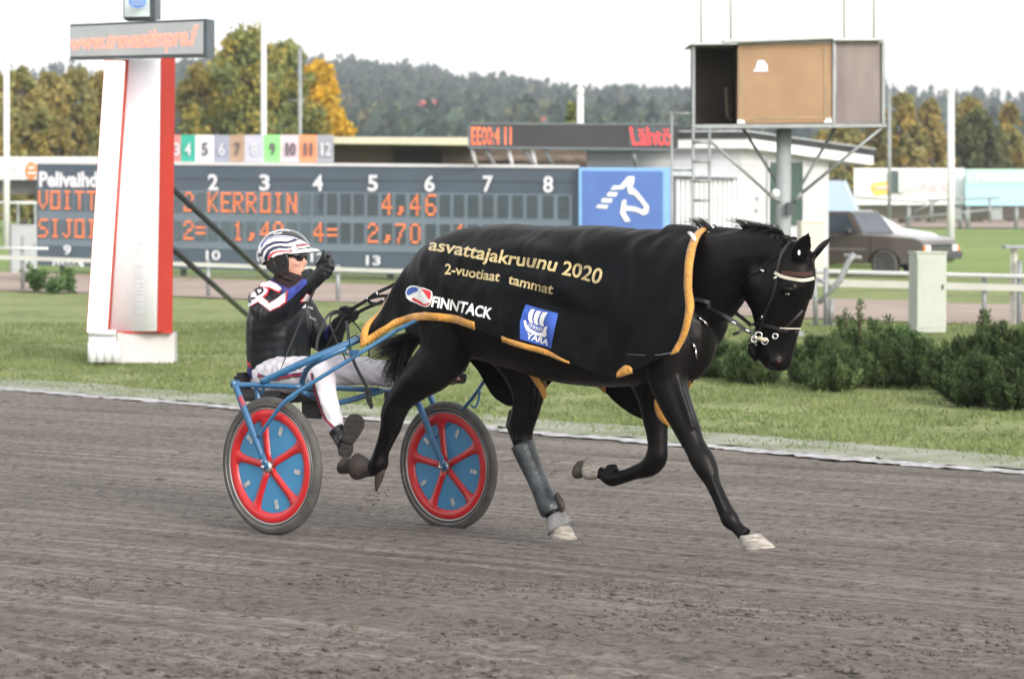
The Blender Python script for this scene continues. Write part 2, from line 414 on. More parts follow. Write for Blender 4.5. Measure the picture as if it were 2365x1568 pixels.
TOR = [(.33, 1.20, 1.00, .06), (.40, 1.32, .93, .13), (.50, 1.41, .90, .19), (.64, 1.465, .88, .235), (.82, 1.495, .86, .26), (1.05, 1.48, .82, .275), (1.3, 1.455, .775, .28), (1.52, 1.45, .76, .27), (1.72, 1.475, .77, .245), (1.9, 1.49, .80, .215), (2.03, 1.45, .86, .185), (2.12, 1.36, .93, .14), (2.17, 1.25, 1.0, .08)]
def tor_ring(s, zt, zb, hw, n=28, off=0):
    out = []
    for j in range(n):
        a = 2*math.pi*j/n; c = math.cos(a); q = math.sin(a)
        x = math.copysign(abs(c)**.85, c)*(hw+off); y = math.copysign(abs(q)**.9, q)*((zt-zb)/2+off)
        out.append(H(s, x*(1-.10*max(0, q)), (zt+zb)/2+y))
    return out
TOR = [tuple(v) for v in [[.5*((2*b[q])+(-a[q]+c[q])*u+(2*a[q]-5*b[q]+4*c[q]-d[q])*u*u+(-a[q]+3*b[q]-3*c[q]+d[q])*u**3) for q in range(4)] for a, b, c, d in zip([TOR[0]]+TOR, TOR, TOR[1:], TOR[2:]+[TOR[-1]]) for u in (0, .25, .5, .75)]] + [TOR[-1]]
hb.rings([tor_ring(*a, n=48) for a in TOR])
def leg(lst, t, k=4, seg=14, srad=None):
    P, r = PL(lst, t); P, r = smooth_path(P, r, k)
    hb.tube(P, r, seg, side=Ad, srad=[x*(srad or 1) for x in r])
# near hind, swung back with the hoof flicked up
leg([(1045, 690, 84, .10), (1040, 760, 78, .13), (1028, 815, 62, .15), (1000, 850, 56, .16), (960, 885, 43, .165), (927, 920, 33, .165), (910, 952, 31, .165), (903, 985, 26, .165), (892, 1015, 21, .165), (881, 1045, 19, .165), (874, 1072, 24, .165), (858, 1084, 17, .165), (838, 1080, 19, .165)], .15, srad=.95)
hb.tube(*PL([(893, 905, 9), (903, 940, 12), (912, 975, 10)], .165), seg=8)           # point of hock
# far hind, planted
leg([(1130, 700, 80, -.08), (1180, 790, 72, -.12), (1208, 850, 54, -.14), (1220, 903, 42, -.15), (1216, 940, 35, -.15), (1204, 982, 33, -.15), (1206, 1012, 27, -.15), (1217, 1050, 22, -.15), (1236, 1095, 19, -.15), (1254, 1135, 19, -.15), (1270, 1168, 23, -.15), (1278, 1192, 19, -.15), (1290, 1208, 20, -.15)], -.15, srad=.9)
hb.tube(*PL([(1183, 945, 8), (1180, 982, 13), (1192, 1020, 9)], -.15), seg=8)
# near fore, reaching forward
leg([(1540, 690, 70, .06), (1545, 770, 72, .11), (1543, 840, 60, .13), (1545, 885, 46, .14), (1562, 935, 39, .14), (1585, 985, 33, .14), (1605, 1030, 27, .14), (1621, 1060, 30, .14), (1635, 1088, 26, .14), (1646, 1114, 19, .14), (1660, 1145, 18, .14), (1676, 1178, 20, .14), (1687, 1200, 23, .14), (1703, 1218, 16, .14), (1722, 1236, 19, .14)], .14, srad=.95)
hb.tube(*PL([(1683, 1200, 10), (1690, 1217, 5)], .14), seg=8)
# muscle bellies and tendons that show through the coat
for pts in (((1560, 860, 9), (1572, 905, 12), (1588, 950, 10), (1600, 990, 6)), ((1524, 880, 10), (1540, 925, 12), (1560, 970, 9), (1580, 1010, 5)), ((1598, 1000, 5), (1612, 1040, 6), (1622, 1062, 5)), ((1642, 1100, 5), (1657, 1140, 5), (1672, 1180, 6)), ((1632, 1105, 5), (1648, 1150, 5), (1664, 1188, 5))):
    hb.tube(*PL(pts, .14+.030), seg=8)
for pts in (((1060, 780, 14), (1045, 820, 16), (1010, 860, 12), (975, 890, 7)), ((985, 800, 12), (975, 845, 14), (950, 880, 10), (925, 905, 6)), ((930, 925, 6), (918, 960, 7), (905, 1000, 5), (893, 1040, 5))):
    hb.tube(*PL(pts, .165+.035), seg=8)
for pts in (((1235, 870, 9), (1238, 920, 10), (1228, 965, 6)), ((1195, 880, 9), (1192, 930, 9), (1188, 985, 7), (1190, 1020, 6))):
    hb.tube(*PL(pts, -.15+.05), seg=8)
# far fore, folded
leg([(1500, 740, 70, -.06), (1500, 850, 58, -.10), (1508, 920, 38, -.12), (1515, 980, 30, -.13), (1519, 1025, 25, -.13), (1515, 1058, 28, -.13), (1497, 1079, 24, -.13), (1468, 1090, 18, -.13), (1435, 1101, 17, -.13), (1411, 1105, 19, -.13), (1392, 1094, 15, -.13), (1372, 1086, 17, -.13)], -.13, srad=.9)
hb.tube(*PL([(1425, 1075, 6), (1409, 1080, 12), (1402, 1100, 12)], -.13), seg=8)
# neck
P, r = PL([(1560, 660, 140), (1610, 650, 128), (1640, 640, 113), (1672, 622, 95), (1705, 604, 78), (1742, 592, 66), (1778, 586, 55), (1815, 590, 44)], 0)
P, r = smooth_path(P, r, 3); n = len(P)
hb.tube(P, [x*1.0 for x in r], 18, side=Ad, srad=[.165*(1-i/(n-1))+.078*(i/(n-1)) for i in range(n)])
hb.tube(*PL([(1650, 545, 22), (1700, 545, 20), (1750, 548, 18), (1800, 556, 16), (1830, 566, 16)]), seg=10)   # crest
# breast
hb.ell(S(1592, 775, .05), .13, .12, .21); hb.ell(S(1575, 785, -.08), .14, .12, .20); hb.ell(S(1600, 730, 0), .17, .15, .19); hb.ell(S(1560, 720, .05), .24, .17, .24)
hb.ell(S(1538, 900, .15), .05, .045, .10); hb.ell(S(1030, 835, .17), .10, .05, .09)
hb.ell(S(1610, 1048, .14), .036, .034, .045)
# head
def headsec(py, xb, xf, at, ang=R(35)):
    p = S((xb+xf)/2, py, 0); half = (xf-xb)/2/sc(p)
    sraw = max(half*half - (at*math.sin(ang))**2, .0004)**.5/math.cos(ang)
    return p, sraw, at
HS = [(556, 1822, 1850, .04), (572, 1795, 1868, .07), (600, 1752, 1879, .088), (630, 1722, 1882, .098), (660, 1708, 1880, .102), (690, 1716, 1869, .098), (720, 1733, 1859, .086), (750, 1741, 1850, .072), (778, 1748, 1841, .062), (805, 1746, 1834, .060), (828, 1748, 1829, .058), (845, 1762, 1826, .048), (855, 1778, 1815, .030)]
rg = []
for py, xb, xf, at in HS:
    p, a_s, a_t = headsec(py, xb, xf, at); ring = []
    for j in range(20):
        a = 2*math.pi*j/20; c = math.cos(a); q = math.sin(a)
        # the front of the face (q<0 here = ahead) flatter, the jaw narrower
        ring.append(p + Ad*(math.copysign(abs(c)**.8, c)*a_t*(1-.22*max(0, -q))) + Hd*(q*a_s))
    rg.append(ring)
hb.rings(rg)
hb.ell(S(1752, 650, .062), .052, .052, .075); hb.ell(S(1752, 650, -.055), .05, .05, .07)          # cheeks
hb.ell(S(1822, 668, .082), .030, .030, .018)                                                       # brow
hb.ell(S(1830, 668, -.075), .030, .030, .018)
hb.ell(S(1790, 833, .045), .035, .03, .032); hb.ell(S(1806, 836, -.04), .035, .03, .03)           # nostril wings
hb.tube(*PL([(1735, 792, 9), (1742, 815, 13), (1752, 832, 10)]), seg=10, side=Ad, srad=.03)       # lower lip and chin
def ear(base, tip, t, t1, wpx, face):
    b = S(*base, t); e = S(*tip, t1); n = 12; rr = []
    ax = (e-b).normalized(); sd = Vector(face); sd = (sd - ax*sd.dot(ax)).normalized(); up = ax.cross(sd).normalized()
    for i in range(n):
        k = i/(n-1); wd = wpx/sc(b)*(.70 + 1.25*k*(1-k))*(1-k**2.4)**.8
        wd = max(wd, .003); c = b.lerp(e, k) + up*.012*math.sin(math.pi*k); ring = []
        for j in range(12):
            a = 2*math.pi*j/12
            ring.append(c + sd*wd*math.cos(a) + up*(max(wd*.34, .006)*math.sin(a)))
        rr.append(ring)
    hb.rings(rr)
ear((1843, 600), (1869, 536), .060, .085, 27, (1, 0, .25))
ear((1876, 598), (1934, 541), -.060, -.10, 17, (.8, -.2, .9))
body = fuse(hb, .0078, 9, lambda p, n: .0016*noise.noise(p*16) + .0035*noise.noise(Vector((p.x*7, p.y*7, p.z*3.2)))*(1 if p.z > .75 else .4))
hroot = empty('horse', H(1.2, 0, -.04), 'black trotting horse in a black show rug pulling the sulky', 'horse')
hbody = obj('horse_body', body, coat, hroot, fixn=False)
# eyes, nostrils
eyem = mat('horse_eye', (.006, .005, .005), .05, coat=1, var=.1)
for (px, py, t) in ((1819, 680, .093),):
    obj('eye', M().ell(S(px, py, t-.004), .014, .014, .012), eyem, hroot)
nosm = mat('nostril_inside', (.035, .010, .009), .5, var=.4, nscale=60)
nm = M(); c0 = S(1797, 834, .072); nm.ell(c0, .014, .008, .010, Matrix.Rotation(-TH, 3, 'Z')); obj('nostril', nm, nosm, hroot)
# hooves and boots
hoofm = mat('hoof_horn', (.19, .17, .145), .75, nscale=26, col2=(.42, .40, .37), bump=.3, bscale=90, stretch=((1, 1, 4), 0))
hoofd = mat('hoof_dark', (.025, .021, .018), .7, nscale=22, col2=(.09, .078, .066), bump=.3, bscale=90)
bootg = mat('boot_grey', (.14, .145, .15), .55, nscale=14, col2=(.27, .27, .28), bump=.35, bscale=120)
bootb = mat('bell_boot', (.018, .014, .013), .45, nscale=16, col2=(.055, .044, .040), bump=.3)
bootk = mat('shin_boot', (.012, .015, .018), .34, nscale=9, col2=(.060, .072, .082), bump=.25, bscale=60)
def hoof(name, top, toe, heel, t, m, wide=.055, nseg=16):
    # top: (x,y) centre of coronet; toe, heel: sole ends in the photo plane
    T, a, b = S(*top, t), S(*toe, t), S(*heel, t)
    sole = (a+b)/2; fw = (a-b); L = fw.length; fw.normalize(); sd = Ad.copy(); up = (T-sole); up = up - fw*up.dot(fw)*0; rr = []
    for k, ww in ((0, .72), (.12, .8), (.5, .9), (.93, 1.0), (1.0, .97)):
        c = T.lerp(sole, k); ring = []
        for j in range(nseg):
            al = 2*math.pi*j/nseg; q = math.cos(al)
            ring.append(c + fw*(L/2*ww*(.78+.22*k)*q) + sd*(wide*ww*math.sin(al)*(1-.12*max(0, -q))))
        rr.append(ring)
    return obj(name, M().rings(rr), m, hroot)
hoof('hoof', (1730, 1234), (1788, 1264), (1716, 1272), .14, hoofm)
hoof('hoof', (1294, 1212), (1330, 1246), (1268, 1241), -.15, hoofm)
hoof('hoof', (826, 1080), (788, 1094), (796, 1054), .165, hoofd, .045)
hoof('hoof', (1372, 1084), (1332, 1106), (1340, 1062), -.13, hoofd, .05)
# bell boots over the hooves (cones of rubber)
def band(name, pts, t, m, sr=1.05, seg=16):
    P, r = PL(pts, t); P, r = smooth_path(P, r, 3); return obj(name, M().tube(P, [x*1.06 for x in r], seg, side=Ad, srad=[x*sr for x in r]), m, hroot)
band('bell_boot', [(862, 1084, 15), (850, 1082, 19), (838, 1079, 25), (826, 1077, 30)], .165, bootb)
band('bell_boot', [(1281, 1190, 20), (1288, 1204, 27), (1296, 1220, 33)], -.15, bootg)
band('bell_boot', [(1388, 1088, 14), (1374, 1086, 20), (1358, 1084, 23)], -.13, hoofm)
band('shin_boot', [(1207, 1026, 27), (1218, 1055, 25), (1236, 1096, 22.5), (1254, 1137, 22.5), (1270, 1170, 27), (1276, 1184, 25)], -.15, bootk)
band('fetlock_flap', [(1285, 1140, 5), (1294, 1158, 9), (1297, 1174, 8), (1288, 1186, 5)], -.15, bootb, .8, 10)
band('fetlock_flap', [(878, 1068, 18), (877, 1092, 13), (872, 1116, 8), (869, 1134, 2.5)], .165, bootb, .8, 10)
# hair: many thin tapering strands
def strands(name, roots, n, fn, m, width=.003, seg=7, parent=hroot):
    V = []; F = []
    for i in range(n):
        pts = fn(i, random); L = len(pts); o = len(V)
        wv = Vector((random.uniform(-1, 1), random.uniform(-1, 1), random.uniform(-.5, .5))).normalized()
        for j, p in enumerate(pts):
            w_ = width*(1-j/(L-1))**.6*random.uniform(.7, 1.2) + .0003
            V += [tuple(p-wv*w_), tuple(p+wv*w_)]
        F += [(o+2*j, o+2*j+1, o+2*j+3, o+2*j+2) for j in range(L-1)]
    return npobj(name, V, F, m, parent)
hair = mat('black_hair', (.012, .011, .012), .45, var=.3, nscale=40, spec=.4)
def bez(a, b, c, d, n=8): return [a*(1-u)**3 + b*3*u*(1-u)**2 + c*3*u*u*(1-u) + d*u**3 for u in [i/(n-1) for i in range(n)]]
def jit(p, s): return p + Vector((random.gauss(0, s), random.gauss(0, s), random.gauss(0, s)))
def tail(i, rn):
    k = rn.random()
    r0 = jit(S(985, 720+rn.uniform(0, 30), .0), .02)
    if k < .6:                        # streaming back behind the quarters
        e = S(rn.uniform(838, 912), rn.uniform(775, 838), rn.uniform(-.10, .12)); c1 = S(960, 770+rn.uniform(-10, 25), 0); c2 = S(925, rn.uniform(785, 815), .02)
    else:                              # falling over the driver's far knee
        e = S(rn.uniform(882, 960), rn.uniform(855, 900), rn.uniform(-.06, .16)); c1 = S(950, 790+rn.uniform(-10, 25), 0); c2 = S(rn.uniform(880, 925), rn.uniform(820, 855), .04)
    return bez(r0, jit(c1, .015), jit(c2, .025), jit(e, .02))
strands('tail', None, 1500, tail, hair, .0022)
def mane(i, rn):
    g_ = random.Random(i//14)
    class RR:
        uniform = staticmethod(lambda a, b: a+(b-a)*min(1, max(0, g_.random()+random.gauss(0, .05))))
    rn = RR; u = g_.random()
    if u < .2: x0 = rn.uniform(1622, 1655); a = S(x0, 531, 0); e = S(x0-rn.uniform(20, 36), rn.uniform(503, 527), rn.uniform(-.03, .05)); m1 = S(x0-12, 518, 0)
    elif u < .75:
        x0 = rn.uniform(1722, 1815); a = S(x0, 530+(x0-1722)*.14, 0); e = S(x0-rn.uniform(8, 60), rn.uniform(503, 532)+(x0-1722)*.12, rn.uniform(-.04, .07)); m1 = S(x0-8, 518+(x0-1722)*.1, 0)
    elif u < .93:
        x0 = rn.uniform(1715, 1812); a = S(x0, 532+(x0-1722)*.12, 0); e = S(x0+rn.uniform(-14, 24), rn.uniform(545, 562)+(x0-1722)*.08, rn.uniform(.04, .09)); m1 = S(x0+5, 526+(x0-1722)*.14, .05)
    else: x0 = rn.uniform(1655, 1725); a = S(x0, 528, 0); e = S(x0-rn.uniform(5, 14), rn.uniform(519, 526), rn.uniform(-.03, .03)); m1 = S(x0, 522, 0)
    return bez(a-Z*.015, jit(m1, .004), m1.lerp(e, .6)+Z*.006, jit(e, .004), 6)
strands('mane', None, 620, mane, hair, .0020)
def wisp(i, rn):                       # long loose strands lifted by the wind
    x0, y0, n_ = ((1640, 529, 0), (1800, 540, 0), (1760, 534, 0), (1735, 530, 0))[i % 4]
    a = S(x0+rn.uniform(-14, 14), y0, 0); L = rn.uniform(35, 78); e = S(x0-L+rn.uniform(-8, 8), y0-rn.uniform(2, 32), rn.uniform(-.04, .06)); m1 = S(x0-L*.35, y0-rn.uniform(16, 30), .0); m2 = S(x0-L*.7, y0-rn.uniform(10, 34), .02)
    return bez(a-Z*.01, m1, m2, e, 8)
strands('mane', None, 120, wisp, hair, .0013)
# ---- bridle
leath = mat('black_leather', (.009, .0085, .0085), .5, var=.3, nscale=30, bump=.1, spec=.25)
chrome = mat('bright_steel', (.75, .75, .76), .18, metal=1, var=.05)
white_l = mat('pale_browband', (.42, .40, .33), .5, var=.2, nscale=20)
brownl = mat('brown_padding', (.035, .010, .008), .8, var=.3, nscale=50)
bvh_body = BVHTree.FromPolygons(body.v, body.f)
def on_body(px, py, lift=.006, tfall=.08, bv=None):      # photo point laid on the horse
    d = ray(px, py).normalized(); hit, nn, _, _ = (bv or bvh_body).ray_cast(CP, d)
    if hit is None: return S(px, py, tfall)
    if nn.dot(d) > 0: nn = -nn
    return hit + nn*lift
def strap(name, pts, wpx, m, parent, lift=.006, thick=.0025, k=5):
    P = [on_body(x, y, lift) if len(q) == 0 else S(x, y, q[0]) for x, y, *q in pts]
    P, _ = smooth_path(P, [1]*len(P), k); r = wpx/2/sc(P[0])
    mm = M(); out = []
    for i, p in enumerate(P):
        t = (P[min(i+1, len(P)-1)]-P[max(i-1, 0)]).normalized(); view = (CP-p).normalized(); sd = t.cross(view).normalized(); nn = sd.cross(t).normalized()
        out.append([p+sd*r*a+nn*thick*b for a, b in ((-1, -1), (1, -1), (1, 1), (-1, 1))])
    mm.rings(out, smooth=False); return obj(name, mm, m, parent)
br = obj('bridle', M().tube([on_body(1824, 552), on_body(1832, 548, .008), on_body(1840, 552)], .006, 8), leath, hroot)
strap('cheek_strap', [(1826, 560), (1806, 588), (1797, 625), (1788, 675), (1770, 722), (1760, 755), (1753, 775)], 7, leath, br)
strap('crown_strap', [(1868, 580), (1872, 615), (1876, 655), (1868, 690)], 7, leath, br)
strap('throat_latch', [(1712, 650), (1735, 635), (1765, 618), (1792, 594), (1800, 588)], 4.5, leath, br)
strap('browband', [(1792, 630), (1806, 638), (1830, 644), (1855, 647), (1876, 642)], 7.5, white_l, br, .010)
strap('browband_padding', [(1806, 630), (1830, 632), (1855, 634), (1874, 631)], 10, brownl, br, .005)
strap('noseband', [(1739, 749), (1750, 750), (1775, 752), (1806, 760), (1843, 764)], 8, leath, br)
strap('noseband_edge', [(1803, 756), (1820, 757), (1845, 757)], 2.5, white_l, br, .010)
strap('cross_strap', [(1852, 716), (1835, 735), (1815, 755), (1800, 770), (1790, 778)], 6, leath, br)
strap('chin_strap', [(1745, 764), (1750, 758), (1752, 745), (1756, 735)], 7, leath, br)
def ringo(name, px, py, rpx, parent, t=None, wire=.0035):
    c = on_body(px, py, .012) if t is None else S(px, py, t); r = rpx/sc(c); v = (CP-c).normalized(); a = v.cross(Z).normalized(); b = a.cross(v)
    mm = M(); P = [c+a*r*math.cos(u)+b*r*math.sin(u) for u in [2*math.pi*i/20 for i in range(21)]]
    mm.tube(P, wire, 6); return obj(name, mm, chrome, parent)
ringo('bit_ring', 1771, 788, 7.5, br); ringo('bit_ring', 1793, 775, 6, br); ringo('bit_ring', 1752, 775, 8, br, .09)
ringo('bit_ring', 1742, 783, 7, br, .085)
obj('bit', M().tube([S(1738, 782, .07), S(1756, 782, .09), S(1770, 787, .088)], [.006, .011, .006], 8), mat('bit_rubber', (.42, .40, .28), .5), br)
for (x0, y0, x1, y1) in ((1765, 728, 1762, 736), (1768, 628, 1757, 624), (1788, 645, 1796, 640), (1733, 768, 1722, 762), (1693, 748, 1684, 743), (1822, 553, 1832, 546)):
    bp = on_body(x0, y0, .010, .09); bq = on_body(x1, y1, .010, .09)
    if (bp-bq).length > .12: bq = bp + Z*.015
    obj('buckle', M().tube([bp, bq], .0055, 8), chrome, br)
obj('ear_plug', M().ell(on_body(1845, 583, .004), .006, .004, .012), mat('white_wool', (.75, .75, .75), .9), hroot)
obj('bit_link', M().tube([S(1728, 790, .08), S(1741, 778, .085)], .0045, 6), chrome, br)
# ================================================================ SHOW RUG
def sz(p):                       # world -> (s, z) in the horse's frame
    r = p - OA; return r.dot(Hd), p.z
def poly_sz(lst, t):
    return sorted(sz(S(x, y, t)) for x, y in lst)
def interp(tab, s):
    if s <= tab[0][0]: return tab[0][1]
    for (a, za), (b, zb) in zip(tab, tab[1:]):
        if s <= b: return za + (zb-za)*(s-a)/(b-a)
    return tab[-1][1]
TOP = poly_sz([(936, 640), (960, 610), (995, 576), (1022, 556), (1057, 538), (1104, 525), (1177, 517), (1250, 521), (1360, 522), (1389, 517), (1426, 526), (1470, 528), (1524, 535), (1597, 531), (1630, 527)], 0)
HN = poly_sz([(852, 792), (862, 772), (880, 757), (905, 746), (940, 740), (1000, 738), (1050, 745), (1090, 758), (1130, 775), (1165, 789), (1210, 805), (1270, 820), (1315, 838), (1345, 858), (1390, 870), (1430, 866), (1480, 858), (1520, 838), (1562, 812)], .34)
HF = poly_sz([(880, 760), (1000, 770), (1100, 785), (1118, 905), (1145, 925), (1200, 925), (1262, 935), (1285, 862), (1358, 868), (1385, 905), (1420, 938), (1450, 955), (1490, 970), (1530, 968), (1570, 930), (1600, 885), (1625, 840)], -.33)
def HWD(s):
    return interp([(.2, .16), (.4, .20), (.6, .25), (.9, .285), (1.3, .30), (1.6, .295), (1.85, .275), (2.1, .25)], s)
cols = []
REAR_N = [(938, 642, 0), (912, 668, .08), (886, 700, .16), (866, 722, .26), (846, 745, .33), (836, 772, .37), (834, 800, .39)]
REAR_F = [(938, 642, 0), (945, 668, -.10), (938, 700, -.2), (925, 712, -.28), (922, 722, -.32), (920, 732, -.33), (918, 742, -.34)]
FR_N = [(1630, 528, 0), (1612, 552, .12), (1601, 600, .19), (1597, 655, .235), (1600, 708, .27), (1586, 762, .29), (1560, 814, .30)]
FR_F = [(1632, 528, 0), (1640, 556, -.12), (1655, 620, -.19), (1662, 680, -.23), (1660, 735, -.25), (1640, 790, -.27), (1612, 864, -.27)]
def column(s, sgn):
    zt = interp(TOP, s); hem = interp(HN if sgn > 0 else HF, s); hw = HWD(s)
    a = [(0, zt), (.40*hw, zt-.028), (.76*hw, zt-.12), (1.0*hw+.005, zt-.27), (1.04*hw+.012, (zt-.27)*.62+hem*.38), (1.06*hw+.02, (zt-.27)*.28+hem*.72), (1.08*hw+.02, hem)]
    return [H(s, sgn*t, z) for t, z in a]
SC = [.50, .66, .85, 1.05, 1.25, 1.45, 1.65, 1.82, 1.95]
rearcol = {1: [S(*q) for q in REAR_N], -1: [S(*q) for q in REAR_F]}
# a column half way between the tail edge and the body keeps the tent shape over the shafts
def mid(sgn):
    a = rearcol[sgn]; b = column(SC[0], sgn); return [p.lerp(q, .5) + Z*(.02 if i < 4 else 0) for i, (p, q) in enumerate(zip(a, b))]
frontcol = {1: [S(*q) for q in FR_N], -1: [S(*q) for q in FR_F]}
def crom(P, k):
    out = []; n = len(P)
    for i in range(n-1):
        p0, p1, p2, p3 = P[max(i-1, 0)], P[i], P[i+1], P[min(i+2, n-1)]
        for j in range(k):
            u = j/k; out.append(.5*((2*p1)+(-p0+p2)*u+(2*p0-5*p1+4*p2-p3)*u*u+(-p0+3*p1-3*p2+p3)*u**3))
    out.append(P[-1]); return out
def half(sgn):
    C_ = [rearcol[sgn]] + [mid(sgn)] + [column(s, sgn) for s in SC] + [frontcol[sgn]]
    rows = [crom(c, 9) for c in C_]                     # along the body's girth
    g = []
    for r in range(len(rows[0])): g.append(crom([c[r] for c in rows], 13))
    return g                                            # g[row from spine][column from tail]
gN, gF = half(1), half(-1)
NC = len(gN[0]); NR = len(gN)
sheet = [list(r) for r in reversed(gF[1:])] + [list(r) for r in gN]     # far hem ... spine ... near hem
# rows of folds: cloth pulled from withers and croup, loose in the skirt
def fold(i, j):
    p = sheet[i][j]; s_, z_ = sz(p); v = (i-(NR-1))/(NR-1)            # -1 far hem, 0 spine, 1 near hem
    a = abs(v); d = 0
    d += .032*a*noise.noise(Vector((s_*4.5+z_*2.2, v*1.2, 3))) * min(1, a*1.6)
    d += .020*a*noise.noise(Vector((s_*9-z_*4, v*2, 8)))
    d += .010*noise.noise(Vector((s_*3+z_*5, z_*3-s_, 1)))
    r = math.exp(-((s_-1.62)/.28)**2) * math.exp(-((a-.36)/.30)**2)
    d += .030*r*math.sin(8*(s_*1.1+z_*2.6))*(.6+.4*noise.noise(Vector((s_*6, z_*6, 2))))
    r = math.exp(-((s_-1.98)/.16)**2)*math.exp(-(a/.35)**2)
    d += .009*r*math.sin(52*s_+12*a)
    r = math.exp(-((s_-.35)/.25)**2)
    d += .014*r*math.sin(10*(z_*1.6 - s_*2.1))*a
    # sharp pulled creases running from the croup and the withers into the skirt
    for (sa, za, ang, w_, am) in ((.62, 1.36, -1.05, .05, .016), (.80, 1.30, -.80, .045, .014), (1.02, 1.33, -.42, .05, .013), (1.38, 1.40, .10, .045, .018), (1.50, 1.30, -.50, .05, .016), (1.72, 1.34, -.95, .05, .018), (1.90, 1.38, -1.25, .035, .014), (.42, 1.18, -1.2, .04, .016), (1.22, 1.12, -.75, .06, .012), (1.60, 1.02, -1.1, .06, .014)):
        q = (s_-sa)*math.sin(ang) - (z_-za)*math.cos(ang); e = (s_-sa)*math.cos(ang) + (z_-za)*math.sin(ang)
        q += .03*math.sin(e*9+sa*7)
        d += 1.5*am*math.exp(-(q/w_)**2)*math.exp(-((e)/.26)**2)*min(1, a*2.5)
        d -= am*.9*math.exp(-((q-w_*1.5)/w_)**2)*math.exp(-((e)/.26)**2)*min(1, a*2.5)
    d += .004*noise.noise(Vector((s_*30, z_*22, 5)))
    return d
nrm = [[None]*NC for _ in sheet]
def calc():
    for i in range(len(sheet)):
        for j in range(NC):
            a = sheet[i][min(j+1, NC-1)]-sheet[i][max(j-1, 0)]; b = sheet[min(i+1, len(sheet)-1)][j]-sheet[max(i-1, 0)][j]
            nrm[i][j] = a.cross(b).normalized()
calc()
sgnn = 1 if nrm[len(sheet)-8][NC//2].dot(Ad) > 0 else -1
off = [[sheet[i][j] + nrm[i][j]*sgnn*fold(i, j) for j in range(NC)] for i in range(len(sheet))]
sheet = off; calc()
# keep the cloth off the body
for i in range(len(sheet)):
    for j in range(NC):
        p = sheet[i][j]; nn = nrm[i][j]*sgnn
        h = bvh_body.ray_cast(p + nn*.25, -nn, .27)
        if h[0] is not None and (h[0]-(p+nn*.25)).length < .262: sheet[i][j] = h[0] + nn*.012
for _ in range(1):
    cp = [r[:] for r in sheet]
    for i in range(1, len(sheet)-1):
        for j in range(1, NC-1): sheet[i][j] = cp[i][j]*.5 + (cp[i-1][j]+cp[i+1][j]+cp[i][j-1]+cp[i][j+1])*.125
calc()
rugm = mat('black_fleece', (.0022, .0029, .0040), .50, var=.25, nscale=25, bump=.2, bscale=300, spec=.07, sheen=.03)
broot = empty('horse_rug', H(1.2, 0, 1.5), 'black fleece show rug with gold edging and lettering, draped over the trotting horse', 'horse rug')
mm = M(); NRR = len(sheet)
mm.add([p for r in sheet for p in r], [(i*NC+j, i*NC+j+1, (i+1)*NC+j+1, (i+1)*NC+j) for i in range(NRR-1) for j in range(NC-1)])
cloth = obj('rug_cloth', mm, rugm, broot, fixn=False)
sol = cloth.modifiers.new('thickness', 'SOLIDIFY'); sol.thickness = .005; sol.offset = 0
bvh_rug = BVHTree.FromPolygons(mm.v, mm.f)
gold = mat('gold_satin', (.50, .235, .032), .38, var=.18, nscale=18, bump=.55, bscale=70, spec=.5, sheen=.2)
def trim(edge, inner, outn, k=.003):   # a folded satin band along an edge: edge points, points inward, outward normals
    m = M(); rr = []
    for i, (e, q, nn) in enumerate(zip(edge, inner, outn)):
        d = (q-e).normalized(); w_ = (q-e).length; wob = .0022*math.sin(i*2.3)+.002*noise.noise(Vector((i*.9, 0, 0)))
        rr.append([e-d*.004+nn*(.006+wob), e+d*w_*.5+nn*(.0085+wob*.8), e+d*w_+nn*.006, e+d*w_-nn*.004, e-d*.004-nn*.006])
    m.rings(rr); return m
def walk(i, j, di, dj, dist):          # point on the sheet a distance in from the edge
    p = sheet[i][j]; acc = 0
    while True:
        a, b = i+di, j+dj
        if not (0 <= a < NRR and 0 <= b < NC): return sheet[i][j]
        st = (sheet[a][b]-sheet[i][j]).length
        if acc+st >= dist: return sheet[i][j].lerp(sheet[a][b], (dist-acc)/max(st, 1e-6))
        acc += st; i, j = a, b
N_ = lambda i, j: nrm[i][j]*sgnn
def pxx(p):                            # world -> photo x
    q = p-CP; f = q.y*math.cos(PIT)-q.z*math.sin(PIT); return CX+FP*q.x/f
L = NRR-1
jj = [j for j in range(0, NC) if pxx(sheet[L][j]) < 1100]
obj('gold_trim', trim([sheet[L][j] for j in jj], [walk(L, j, -1, 0, .034) for j in jj], [N_(L, j) for j in jj]), gold, broot)
jj = [j for j in range(0, NC) if 1160 < pxx(sheet[L][j]) < 1318]
obj('gold_trim', trim([sheet[L][j] for j in jj], [walk(L, j, -1, 0, .020*min(1, (1325-pxx(sheet[L][j]))/60)+.003) for j in jj], [N_(L, j) for j in jj]), gold, broot)
ii = list(range(NRR))
obj('gold_trim', trim([sheet[i][NC-1] for i in ii], [walk(i, NC-1, 0, -1, .036) for i in ii], [N_(i, NC-1) for i in ii]), gold, broot)
ii = list(range(NR-12, NRR)); obj('gold_trim', trim([sheet[i][0] for i in ii], [walk(i, 0, 0, 1, .036) for i in ii], [N_(i, 0) for i in ii]), gold, broot)
for (xa, xb) in ((1212, 1268), (1505, 1600), (1380, 1400)):
    jj = [j for j in range(NC) if xa < pxx(sheet[0][j]) < xb]
    if len(jj) > 2: obj('gold_trim', trim([sheet[0][j] for j in jj], [walk(0, j, 1, 0, .034) for j in jj], [N_(0, j) for j in jj]), gold, broot)
jj = [j for j in range(0, NC) if 1424 < pxx(sheet[L][j]) < 1462]
obj('gold_trim', trim([sheet[L][j] for j in jj], [walk(L, j, -1, 0, .012+.03*math.sin(3.1*(pxx(sheet[L][j])-1424)/38)) for j in jj], [N_(L, j) for j in jj]), gold, broot)
